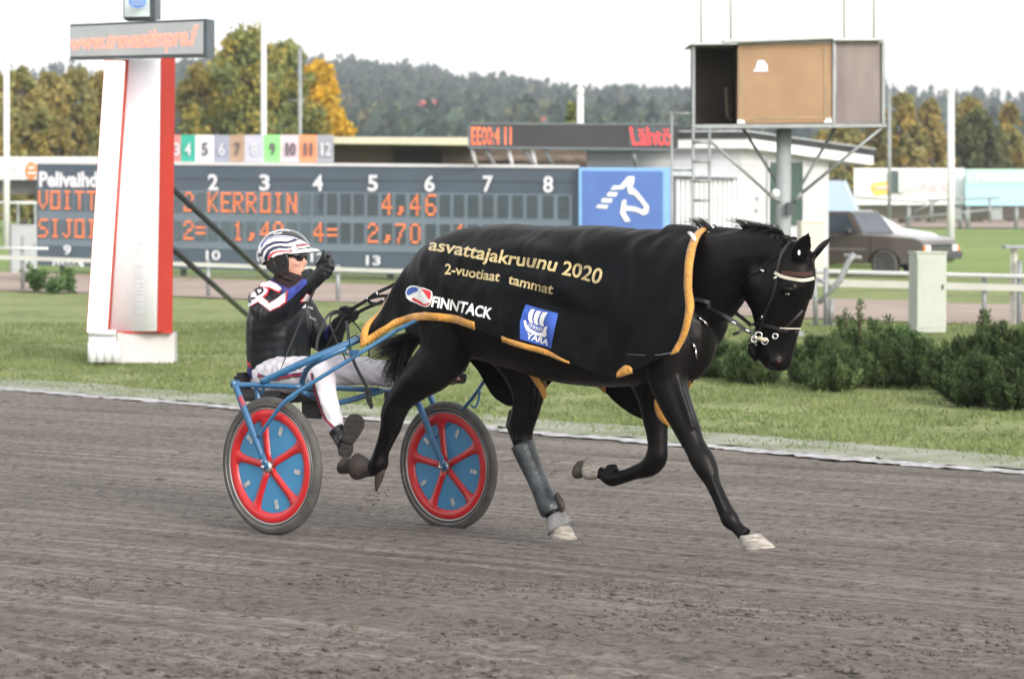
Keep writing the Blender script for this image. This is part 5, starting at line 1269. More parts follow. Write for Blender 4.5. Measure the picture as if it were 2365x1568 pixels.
def dots3(body, x0, x1, y0, y1, nx, ny, m_, name, shear=0, bold=.03, f=TBp, w_=.010, par=tbr):
    m = M(); q0, q1 = sorted((x0, x1)), sorted((y0, y1)); m.prism([f(q0[0]-2, q1[1]+2, .022), f(q0[1]+2, q1[1]+2, .022), f(q0[1]+2, q1[0]-2, .022), f(q0[0]-2, q1[0]-2, .022)], FY*.004, 1)
    for x, y in dots_in(body, nx, ny, bold, shear):
        p = f(x0+(x1-x0)*x, y1+(y0-y1)*y, .03); m.quad(p+Vector((-w_, 0, -w_)), p+Vector((w_, 0, -w_)), p+Vector((w_, 0, w_)), p+Vector((-w_, 0, w_)))
    return obj(name, m, [m_, dsteel], par, fixn=False)
dots3('EE00:4 11', 1089, 1181, 294, 335, 60, 20, mat('led_hot', (1, .14, .03), .5, emit=1.5, var=.3, nscale=3), 'clock_digits', 0, .0, w_=.006)
dots3('Lähtö', 1454, 1552, 294, 336, 48, 20, led_r, 'lit_message', -.25, .01, w_=.0065)
for (x0, x1) in ((1094, 1094), (1124, 1138), (1178, 1178), (1232, 1232), (1214, 1230), (1260, 1272)): obj('support', M().tube([W(x0-4, 343, 59.0), W(x1+6, 384, 59.2)], .042, 8), whitep2 if x0 == x1 else greyst, tbr)
obj('support', M().tube([W(1460, 345, 59.), W(1470, 384, 59.1)], .05, 8), greyst, tbr)
# ---- low shed with cream roof edge behind the scoreboard
sh = empty('low_shed', G(1000, 560), 'long low brown shed with a cream roof edge behind the scoreboard', 'shed')
m = M(); slab(m, [(700, 420), (1420, 420), (1420, 330), (700, 328)], 84, 6); obj('wall', m, mat('old_boards', (.050, .040, .034), .9, nscale=1.5, col2=(.115, .085, .070), stretch=((.15, 1, 6), 0), bump=.3), sh)
m = M(); slabv(m, [(640, 330, 82), (1110, 336, 82), (1110, 318, 82), (640, 316, 82)], 9); obj('roof', m, mat('cream_roof', (.46, .43, .34), .7, var=.08, nscale=.8, bump=.1), sh)
m = M()
for k in range(26):
    x = 1080+k*12; slab(m, [(x, 372-(k*7) % 11), (x+random.uniform(40, 90), 372-(k*7) % 11), (x+60, 368-(k*7) % 11), (x, 368-(k*7) % 11)], 83.7-.02*k, .1)
obj('stacked_boards', m, mat('stacked_wood', (.15, .115, .10), .9, var=.35, nscale=2), sh)
m = M(); slab(m, [(910, 380), (1020, 380), (1020, 350), (910, 348)], 83.8, .2); obj('doorway', m, mat('dark_opening', (.012, .010, .010), .9), sh)
# ---- white weather-boarded building
wb = empty('white_building', G(1600, 690), 'white weather-boarded building with a flat dark-edged roof behind the tower', 'building')
wm = bpy.data.materials.new('white_boards'); wm.use_nodes = True
def _w():
    n = wm.node_tree; b = n.nodes['Principled BSDF']; b.inputs['Roughness'].default_value = .6
    tc = n.nodes.new('ShaderNodeTexCoord'); sp = n.nodes.new('ShaderNodeSeparateXYZ'); n.links.new(tc.outputs['Object'], sp.inputs[0])
    a = n.nodes.new('ShaderNodeMath'); a.operation = 'MULTIPLY'; a.inputs[1].default_value = 7.4; n.links.new(sp.outputs[2], a.inputs[0])
    f = n.nodes.new('ShaderNodeMath'); f.operation = 'FRACT'; n.links.new(a.outputs[0], f.inputs[0])
    r = n.nodes.new('ShaderNodeValToRGB'); e = r.color_ramp.elements; e[0].position = 0; e[0].color = (.26, .27, .30, 1); e[1].position = .09; e[1].color = (.56, .57, .61, 1); n.links.new(f.outputs[0], r.inputs[0])
    nz = n.nodes.new('ShaderNodeTexNoise'); nz.inputs['Scale'].default_value = 2; n.links.new(tc.outputs['Object'], nz.inputs['Vector'])
    m_ = n.nodes.new('ShaderNodeMixRGB'); m_.blend_type = 'MULTIPLY'; m_.inputs[0].default_value = .18; n.links.new(r.outputs[0], m_.inputs[1]); n.links.new(nz.outputs[0], m_.inputs[2]); n.links.new(m_.outputs[0], b.inputs['Base Color'])
    bp = n.nodes.new('ShaderNodeBump'); bp.inputs['Distance'].default_value = .02; n.links.new(f.outputs[0], bp.inputs['Height']); n.links.new(bp.outputs[0], b.inputs['Normal'])
_w()
c0, c1, c2 = W(1355, 450, 60.4), W(1712, 450, 59.7), W(1914, 450, 61.6)
zb = -.2; zt = 2.64; zd = -.22
V3 = lambda p, z: Vector((p.x, p.y, z))
m = M(); c3 = c0+Vector((c2.x-c1.x, 6, 0)); m.add([V3(c0, zb), V3(c1, zb), V3(c2, zb), V3(c3, zb), V3(c0, zt), V3(c1, zt), V3(c2, zt+zd), V3(c3, zt+zd)], [(3,2,1,0),(4,5,6,7),(0,1,5,4),(1,2,6,5),(2,3,7,6),(3,0,4,7)], 0, False); wall = obj('wall', m, wm, wb)
d01 = (c1-c0).normalized(); d12 = (c2-c1).normalized()
ro = M(); e0, e1, e2 = c0-d01*.3-d12*.45, c1+d01*.45-d12*.45, c2+d01*.45+d12*.8; e3 = e0+(e2-e1)
e0, e1, e2, e3 = [Vector((p.x, p.y, q_)) for p, q_ in ((e0, 0), (e1, 0), (e2, zd*1.5), (e3, zd*1.5))]
ro.prism([e0+Z*zt, e1+Z*zt, e2+Z*zt, e3+Z*zt], Z*.20); obj('fascia', ro, whitep2, wb)
ro = M(); ro.prism([p+Z*(zt+.203)+q_ for p, q_ in zip((e0, e1, e2, e3), (-d12*.06, -d12*.06, d12*.1, d12*.1))], Z*.13); obj('roof', ro, mat('roof_felt', (.03, .032, .036), .8, var=.3, nscale=3), wb)
ro = M(); ro.prism([p+Z*(zt+.336) for p in (e0-d12*.12, e1-d12*.12+d01*.02, e2+d01*.06, e1+d01*.06, e1, e0)][:2] + [e1+Z*(zt+.336), e0+Z*(zt+.336)], Z*.03); ro.prism([e1+Z*(zt+.337)-d12*.1+d01*.05, e2+Z*(zt+.337)+d01*.05, e2+Z*(zt+.337), e1+Z*(zt+.337)-d12*.1], Z*.03); obj('roof_edge', ro, mat('edge_metal', (.5, .52, .56), .35, metal=.5), wb)
def wallpt(u, z, out=.02):            # on the right-hand wall
    p = c1.lerp(c2, u); nrm2 = Vector((d12.y, -d12.x, 0)); nrm2 = nrm2 if nrm2.y < 0 else -nrm2; return Vector((p.x, p.y, z)) + nrm2*out
def wu(px): return min(1, max(0, ((px-1712)/(1914-1712)*1.0/( ((px-1712)/(1914-1712)) + (1-(px-1712)/(1914-1712))*58/46.5))*1.0)) if False else (lambda k: k*59.7/(k*59.7+(1-k)*61.6))((px-1712)/(1914-1712))
wn = M(); ua, ub = wu(1772), wu(1850); wn.prism([wallpt(ua, 1.0), wallpt(ub, 1.0), wallpt(ub, 2.35), wallpt(ua, 2.35)], (wallpt(0, 0, .04)-wallpt(0, 0, .02))); wo = obj('window', wn, mat('green_glass', (.045, .075, .068), .15, var=.3, nscale=1.5), wb)
m = M()
for (a, b) in ((ua-.012, ua), (ub, ub+.012), ((ua+ub)/2-.005, (ua+ub)/2+.005)): m.prism([wallpt(a, .96, .035), wallpt(b, .96, .035), wallpt(b, 2.39, .035), wallpt(a, 2.39, .035)], wallpt(0, 0, .07)-wallpt(0, 0, .035))
obj('window_frame', m, whitep2, wo)
# lean-to with pleated doors on the near wall
def nearpt(px, z, out): u = (px-1355)/(1712-1355); u = u*60.4/(u*60.4+(1-u)*59.7); p = c0.lerp(c1, u); nn = Vector((d01.y, -d01.x, 0)); nn = nn if nn.y < 0 else -nn; return Vector((p.x, p.y, z))+nn*out
m = M(); rr = []
for k in range(29):
    px = 1560+150*k/28; rr.append([nearpt(px, -.2, .06+.03*(k % 2)), nearpt(px, 2.0, .06+.03*(k % 2)), nearpt(px, 2.0, .0), nearpt(px, -.2, .0)])
m.rings(rr, smooth=False); obj('folding_door', m, whitep2, wb)
m = M(); m.prism([nearpt(1556, 2.06, .0), nearpt(1705, 2.01, .0), nearpt(1705, 2.08, .0), nearpt(1556, 2.24, .0)], nearpt(0, 0, .25)-nearpt(0, 0, 0)); obj('door_canopy', m, mat('canopy_grey', (.52, .56, .62), .5), wb)
for z_, px in ((.95, 1745), (1.2, 1747)): obj('vent', M().ell(wallpt(wu(px), z_+.4, .08), .05, .05, .05), whitep2, wb)
# ---- commentary tower
YT = 36
tw = empty('camera_tower', G(1818, 772), 'steel camera tower with a boarded plywood cabin on a grey column', 'tower')
col_ = W(1820, 300, YT); gb = G(1820, 775).z
obj('column', M().tube([Vector((col_.x, YT+.55, gb)), Vector((col_.x, YT+.55, 1.2)), Vector((col_.x, YT+.55, W(0, 296, YT).z))], [.100, .098, .098], 20), mat('column_grey', (.24, .27, .28), .6, var=.12, nscale=3, bump=.15), tw)
obj('column_base', M().box((col_.x-.25, YT+.3, gb-.02), (col_.x+.25, YT+.8, gb+.04)), greyst, tw)
fr = M()
slab(fr, [(1598, 297), (2047, 294), (2047, 286), (1598, 288)], YT, .07)
slab(fr, [(1600, 106), (2040, 96), (2040, 90), (1600, 100)], YT, .06)
fb = obj('cabin_frame', fr, greyst, tw)
for x, t_ in ((1602, 105), (1927, 96), (2041, 96)): m = M(); slab(m, [(x-3.5, 288), (x+3.5, 288), (x+3.5, t_), (x-3.5, t_)], YT-.01, .06); obj('post', m, greyst, tw)
m = M(); slab(m, [(1598, 291), (2047, 288), (2047, 285), (1598, 288)], YT+.08, 1.05); obj('cabin_floor', m, dsteel, tw)
m = M(); slabv(m, [(1592, 104, YT-.1), (1703, 103, YT-.1), (1703, 99, YT-.1), (1598, 99, YT-.1)], 1.2); slabv(m, [(1672, 99, YT-.13), (1924, 90, YT-.13), (1924, 84, YT-.13), (1672, 92, YT-.13)], 1.3); slab(m, [(1924, 94), (2041, 94), (2041, 89), (1924, 88)], YT-.1, 1.2)
obj('roof', m, mat('tower_roof', (.42, .44, .46), .5, var=.1), tw)
ply = mat('plywood', (.25, .155, .092), .8, nscale=2.2, col2=(.31, .20, .12), bump=.1, stretch=((1, 1, 1), 0)); m = M(); slab(m, [(1703, 286), (1923, 284), (1921, 97), (1704, 103)], YT+.02, .02); pb_ = obj('plywood_panel', m, ply, tw)
m = M(); slab(m, [(1705, 278), (1922, 274), (1921, 268), (1705, 272)], YT+.012, .006); slab(m, [(1706, 112), (1920, 105), (1920, 100), (1706, 107)], YT+.012, .006); slab(m, [(1707, 270), (1716, 270), (1716, 125), (1707, 125)], YT+.012, .006); slab(m, [(1903, 270), (1911, 270), (1911, 110), (1903, 110)], YT+.012, .006)
obj('plywood_scuffs', m, mat('ply_scuff', (.24, .18, .12), .9, nscale=6, col2=(.33, .225, .14)), pb_)
m = M(); slab(m, [(1739, 166), (1774, 166), (1772, 150), (1764, 140), (1750, 140), (1745, 158)], YT+.006, .01); obj('torn_paper', m, mat('paper_white', (.66, .68, .76), .7), pb_)
m = M(); slab(m, [(1702, 286), (1722, 286), (1718, 278), (1704, 276)], YT+.004, .01); obj('bracket', m, whitep2, pb_)
m = M(); slab(m, [(1902, 284), (1922, 284), (1920, 273), (1908, 274)], YT+.004, .01); obj('bracket', m, whitep2, pb_)
m = M(); slab(m, [(1932, 286), (2038, 284), (2038, 99), (1932, 101)], YT+.03, .03); obj('weathered_board', m, mat('weathered', (.15, .125, .12), .9, nscale=3.5, col2=(.25, .215, .21), detail=9, bump=.2, stretch=((1, 1, .22), 0)), tw)
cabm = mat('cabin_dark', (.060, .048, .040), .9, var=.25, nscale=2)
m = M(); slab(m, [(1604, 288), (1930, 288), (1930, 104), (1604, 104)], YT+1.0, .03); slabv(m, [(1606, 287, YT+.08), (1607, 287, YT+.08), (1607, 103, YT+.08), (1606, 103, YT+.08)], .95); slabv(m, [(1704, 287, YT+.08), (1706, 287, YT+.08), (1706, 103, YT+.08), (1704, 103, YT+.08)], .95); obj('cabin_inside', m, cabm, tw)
obj('interior_rod', M().tube([W(1709-2, 200, YT+.5) if False else W(1690, 282, YT+.5), W(1680, 268, YT+.5), W(1676, 202, YT+.5)], .022, 8), mat('rod_brown', (.14, .11, .08), .7), tw)
for x, yb in ((1629, 102), (1740, 98), (2167-2, 93), (2277-4, 92)):
    X_ = {1629: 1629, 1740: 1740}.get(x, x)
for x, yb in ((1629.6, 102), (1740, 98), (2165, 92), (2276, 92)): pass
for zx in (228, 424, 1174, 1370): x = 1539.8+zx*.3495; obj('mast_rod', M().tube([W(x, 103, YT+.3), W(x-1, -60, YT+.3)], .013, 6), mat('rod_pale', (.26, .26, .22), .5), tw)
for a, b in (((1640, 326), (1778, 450)), ((1716, 298), (1800, 430)), ((1928, 298), (1846, 436)), ((2036, 296), (1852, 446))):
    far = a[0] in (1716, 1928); obj('brace', M().tube([W(*a, YT+(1.0 if far else .05)), W(*b, YT+(.75 if far else .4))], .021, 8), greyst, tw)
m = M(); m.tube([W(1778, 450, YT+.4), W(1806, 470, YT+.5)], .03, 8); m.tube([W(1852, 446, YT+.4), W(1832, 470, YT+.5)], .03, 8); obj('brace_collar', m, greyst, tw)
la = M(); la.tube([W(1601, 100, YT-.02), W(1601, 560, YT-.12), Vector((W(1601, 560, YT-.12).x, YT-.14, gb))], .020, 8); la.tube([W(1638.5, 296, YT-.02), W(1638.5, 560, YT-.12), Vector((W(1638.5, 560, YT-.12).x, YT-.14, gb))], .020, 8)
ld = obj('ladder', la, greyst, tw)
for i in range(9):
    y = 328.6+44.8*i; obj('rung', M().tube([W(1600, y, YT-.1), W(1640, y, YT-.1)], .022, 8), greyst, ld)
obj('cable_post', M().tube([W(1552, 262, YT), Vector((W(1552, 262, YT).x, YT, gb))], .018, 8), greyst, tw)
for y in (262.6, 393.4, 523): obj('link', M().tube([W(1552, y, YT), W(1601, y, YT-.02)], .014, 8), greyst, tw)
obj('floodlight', M().ell(W(1791.5, 447, YT+.1), .055, .05, .06), whitep2, tw); obj('camera_box', M().bbox((-.05, -.06, -.08), (.05, .06, .08), 0, .01, Matrix.Translation(W(1824, 482, YT+.38))), dsteel, tw)
# ---- poles and masts
for i, (x, yt, yb, w_, lab) in enumerate(((15, 148, 572, 8.5, 'white flagpole at the far left edge of the photo'), (609, 56, 560, 8, 'tall white flagpole rising behind the coloured number plates'), (1340, 216, 560, 10, 'white flagpole rising behind the black timing board'), (2196, 214, 572, 10, 'white flagpole on the grass right of the parked pickup'))):
    Y = 1.815*FP/(yb-HZ); a, b = W(x, yb, Y), W(x, yt, Y); r = w_/FP*Y*.9
    o = obj('flagpole', M().tube([a, a.lerp(b, .5), b], [r, r*.95, r*.85], 14), whitep2, None, loc=a); tagd(o, lab, 'flagpole', 'white flagpoles')
    obj('pole_cap', M().ell(b+Z*r*.5, r*1.1, r*1.1, r*1.2), whitep2, o)
for i, (x, yt, yb, lab) in enumerate(((693, 108, 545, 'grey mast with a crossbar between the big green and orange trees'), (2054, 205, 540, 'grey mast just right of the camera tower'))):
    Y = 1.815*FP/(yb-HZ); a, b = W(x, yb, Y), W(x, yt, Y); o = obj('mast', M().tube([a, b], .085, 10), greyst, None, loc=a); tagd(o, lab, 'mast', 'grey masts')
    c_ = W(x, 232 if i == 0 else 222, Y); obj('crossbar', M().tube([c_-Vector((.5, 0, 0)), c_+Vector((.3, 0, 0))], .03, 6), greyst, o)
# ---- white rails along the inner path
rf = empty('running_rail', G(1200, 712), 'white running rail on grey posts beside the inner dirt path', 'rail fence')
def fl(px): return G(px, 668+(750-668)*px/2365)
def rp(px, py): return W(px, py, fl(px).y)
rw = mat('rail_white', (.66, .66, .62), .5, var=.06, nscale=2)
m = M(); rr = []
for k in range(50):
    px = -60+2520*k/49
    yl = interp([(-60, 588), (0, 590), (402, 605), (880, 621), (935, 622), (1880, 644), (2363, 658), (2460, 660)], px); h_ = interp([(-60, 9), (900, 9), (1880, 17), (2400, 15)], px)
    rr.append([rp(px, yl), rp(px, yl+h_), rp(px, yl+h_)+FY*.05, rp(px, yl)+FY*.05])
m.rings(rr, smooth=False); obj('lower_rail', m, rw, rf)
obj('upper_rail', M().tube([rp(x, y) for x, y in ((1500, 618), (1880, 627), (2120, 633), (2363, 639), (2460, 641))], .033, 10), whitep2, rf); obj('upper_rail', M().tube([rp(x, y) for x, y in ((-60, 573), (110, 574))], .025, 10), whitep2, rf)
for x, yt in ((51, 545), (255, 600), (480, 600), (780, 612), (1050, 622), (1500, 615), (1700, 620), (2275, 640), (2356, 602)):
    p = fl(x); obj('post', M().tube([Vector((p.x, p.y+.08, p.z-.05)), Vector((p.x, p.y+.08, rp(x, yt).z))], .038, 10), greyst, rf)
# ---- boxes and stands
def cabinet(x0, x1, y0, y1, xs, lab, name='electrical_cabinet', col='cabinet_beige', c=(.38, .41, .37), dep=.35, Yb=None, c2=None):
    Y = Yb or G((x0+x1)/2, y1).y; a = W(x0, y1, Y); b = W(x1, y0, Y); s_ = W(xs, y1, Y+dep); m = M()
    f0, f1 = W(max(x0, xs), y1, Y), W(x1, y1, Y)
    sk = Vector((s_.x-f0.x, dep, 0)); h_ = b.z-a.z
    r0 = empty(name, (f0.x, f0.y, a.z), lab, 'cabinet')
    m.prism([f0, f1, f1+sk, f0+sk], Z*h_); bo_ = obj('cabinet_body', m, mat(col, c, .55, var=.04, nscale=4, bump=.03), r0)
    m = M(); ln = .006; m.prism([f0+Z*(h_*.06)-FY*.004+Vector((.01, 0, 0)), f1+Z*(h_*.06)-FY*.004-Vector((.01, 0, 0)), f1+Z*(h_*.94)-FY*.004-Vector((.01, 0, 0)), f0+Z*(h_*.94)-FY*.004+Vector((.01, 0, 0))], FY*-.008); obj('cabinet_door', m, mat(col+'_door', tuple(x*.96 for x in c), .55, var=.04), r0)
    m = M(); m.prism([f0+Z*h_-Vector((.015, .02, 0)), f1+Z*h_-Vector((-.015, .02, 0)), f1+Z*h_+sk+Vector((.015, .02, 0)), f0+Z*h_+sk+Vector((-.015, .02, 0))], Z*.02); obj('cabinet_lid', m, mat(col, c), r0)
    m = M(); m.box(tuple(f1+Z*(h_*.55)-Vector((.06, .03, 0))), tuple(f1+Z*(h_*.55)-Vector((.04, .012, -.06)))); obj('handle', m, dsteel, r0)
    return r0
cabinet(2117, 2185, 585, 768, 2098, 'tall pale beige electrical cabinet standing behind the pine shrubs', Yb=37)
cabinet(1850, 1903, 514, 640, 1840, 'cream cabinet by the tower column above the horse\'s ears', c=(.52, .52, .44), col='cabinet_cream', Yb=44)
cabinet(27, 86, 521, 630, 22, 'light grey metal box left of the scoreboard behind the rail', c=(.33, .36, .37), col='cabinet_grey', Yb=60)
Yt = 41; g0 = G(2340, 748)
tp = empty('table_stand', g0, 'pale metal stand with a flat T top at the right edge', 'stand'); m = M(); x_ = W(2342, 570, g0.y)
obj('post', M().tube([Vector((x_.x, g0.y, g0.z)), Vector((x_.x, g0.y, x_.z))], .055, 4, sharp=True), mat('stand_pale', (.50, .50, .46), .6), tp); m = M(); m.bbox((-.15, -.2, -.02), (.35, .2, .02), 0, .008, Matrix.Translation(x_)); obj('top', m, greyst, tp)
gs = empty('steel_trestle', G(1900, 752), 'grey steel trestle with a slanting arm behind the horse\'s face', 'trestle')
Yg = G(1900, 752).y
for a, b in (((1884, 752), (1881, 620)), ((1919, 752), (1921, 690)), ((1908, 752), (1907, 618))): obj('leg', M().tube([W(*a, Yg), W(*b, Yg)], .034, 8), greyst, gs)
obj('arm', M().tube([W(1890, 700, Yg), W(1940, 648, Yg), W(1962, 600, Yg), W(1975, 588, Yg)], [.035, .045, .045, .05], 10), greyst, gs); obj('arm', M().tube([W(1884, 644, Yg), W(1902, 650, Yg), W(1925, 664, Yg)], .03, 8), greyst, gs)
m = M(); m.tube([W(1950, 590, Yg), W(1990, 596, Yg)], .03, 8); obj('arm_fork', m, greyst, gs)
obj('foot_bar', M().tube([W(1872, 752, Yg), W(1955, 752, Yg)], .025, 8), greyst, gs)
# far barrier arms
ba = empty('barrier_gate', G(2110, 520), 'grey folding barrier arms on the far grass before the banners', 'barrier'); Yb_ = 125
for a, b in (((1975, 456), (2140, 468)), ((2140, 463), (2310, 457)), ((2110, 490), (2170, 462)), ((2090, 505), (2310, 482))): obj('arm', M().tube([W(*a, Yb_), W(*b, Yb_)], .055, 6), greyst, ba)
for x, y in ((2150, 463), (2285, 458), (2230, 486)): obj('post', M().tube([W(x, y, Yb_), W(x+2, 512, Yb_)], .07, 6), greyst, ba)
for x in (2175, 2205, 2270, 2300): m = M(); slab(m, [(x-16, 508), (x+16, 508), (x+14, 480), (x-14, 480)], Yb_+1, .2); obj('counterweight', m, greyst, ba) if x in (2205, 2300) else None
# ---- advertising banners on far fences
def banner(name, x0, x1, y0, y1, Y, c, lab, key):
    m = M(); slab(m, [(x0, y1), (x1, y1), (x1, y0), (x0, y0)], Y, .15); g_ = W((x0+x1)/2, y1, Y)
    r0 = empty(name, (g_.x, g_.y, -.155), lab, 'banner', 'advertising banners along the far fence'); bo_ = obj('banner_face', m, mat(key, c, .6, var=.03, nscale=.3), r0)
    for x in (x0+8, (x0+x1)/2, x1-8):
        p = W(x, y1-5, Y); obj('post', M().tube([Vector((p.x, Y+.3, -.2)), Vector((p.x, Y+.3, p.z))], .12, 6), greyst, r0)
    return r0, bo_
b1, f1 = banner('advertising_banner', 1973, 2228, 389, 473, 150, (.74, .76, .78), 'white banner with a yellow and pink logo and red letters', 'banner_white')
m = M(); slab(m, [(2010, 432), (2018, 421), (2052, 419), (2058, 446), (2040, 450), (2022, 452)], 149.9, .05); obj('logo', m, mat('logo_yellow', (.80, .55, .10), .6), b1)
m = M(); slab(m, [(2018, 432), (2052, 428), (2056, 437), (2022, 438)], 149.8, .05); obj('logo_band', m, mat('logo_pink', (.72, .42, .42), .6), b1)
vs, fs = fit_text('LUNEX', 1, 1, bold=.02); m = M(); P = [W(2098+v.x*95, 444-v.y*24, 149.85) for v in vs]; m.add(P, fs, 0, False); obj('lettering', m, mat('letter_pink', (.78, .42, .46), .6), b1)
m = M(); slab(m, [(2055, 445), (2075, 445), (2075, 394), (2055, 394)], 149.7, .1); obj('dark_panel', m, mat('dark_green', (.05, .08, .085), .6), b1); m = M(); slab(m, [(2075, 444), (2098, 444), (2098, 395), (2075, 395)], 149.6, .1); obj('grey_panel', m, mat('pale_green_grey', (.48, .54, .5), .6), b1)
b2, f2 = banner('advertising_banner', 2230, 2470, 391, 475, 149, (.34, .60, .74), 'pale green and sky blue banner at the right edge', 'banner_blue')
m = M(); slab(m, [(2231, 425), (2470, 426), (2470, 392), (2231, 391)], 148.95, .04); obj('green_half', m, mat('banner_green', (.40, .62, .52), .6, var=.04), b2)
vs, fs = fit_text('Hevosurheilu', 1, 1, bold=.01, shear=.3); m = M(); m.add([W(2252+v.x*200, 420-v.y*18, 148.85) for v in vs], fs, 0, False); obj('lettering', m, wlet, b2)
b3, f3 = banner('advertising_banner', -60, 236, 363, 415, 118, (.70, .70, .74), 'white banner with an orange round logo behind the left end of the scoreboard', 'banner_lilac')
m = M(); ring = [W(72+14*math.cos(a), 394+21*math.sin(a), 117.9) for a in [2*math.pi*i/24 for i in range(24)]]; m.prism(ring, FY*.05); lg = obj('logo', m, mat('logo_orange', (.85, .22, .08), .6), b3)
m = M(); slab(m, [(64, 402), (86, 402), (86, 398), (64, 398)], 117.8, .05); slab(m, [(66, 390), (78, 390), (78, 386), (66, 386)], 117.8, .05); obj('logo_band', m, wlet, lg)
vs, fs = fit_text('5 UTU', 1, 1, bold=.01); m = M(); m.add([W(-4+v.x*56, 410-v.y*22, 117.85) for v in vs], fs, 0, False); obj('lettering', m, mat('letter_grey', (.35, .36, .42), .6), b3)
m = M(); slab(m, [(-60, 449), (236, 449), (236, 416), (-60, 416)], 119, .6); o = obj('track_fence', m, mat('dark_netting', (.12, .115, .12), .9, var=.15, nscale=1), None, loc=G(60, 505)); tagd(o, 'dark grey netting fence below the orange-logo banner', 'fence')
m = M(); slab(m, [(1960, 506), (2480, 508), (2480, 474), (1960, 474)], 152, .6); o = obj('track_fence', m, mat('brown_hedge', (.16, .14, .125), .9, nscale=.6, col2=(.22, .19, .16)), None, loc=G(2200, 505)); tagd(o, 'brown-grey board fence below the banners on the right', 'fence')
m = M(); m.tube([W(-60, 468, 100), W(84, 469, 98)], .05, 8); hr2 = obj('far_rail', m, whitep2, None, loc=W(20, 500, 99)); tagd(hr2, 'thin white far rail left of the scoreboard', 'rail fence')
for x in (-20, 40, 80): p = W(x, 469, 99); obj('post', M().tube([Vector((p.x, 99.1, -.2)), Vector((p.x, 99.1, p.z))], .05, 6), greyst, hr2)
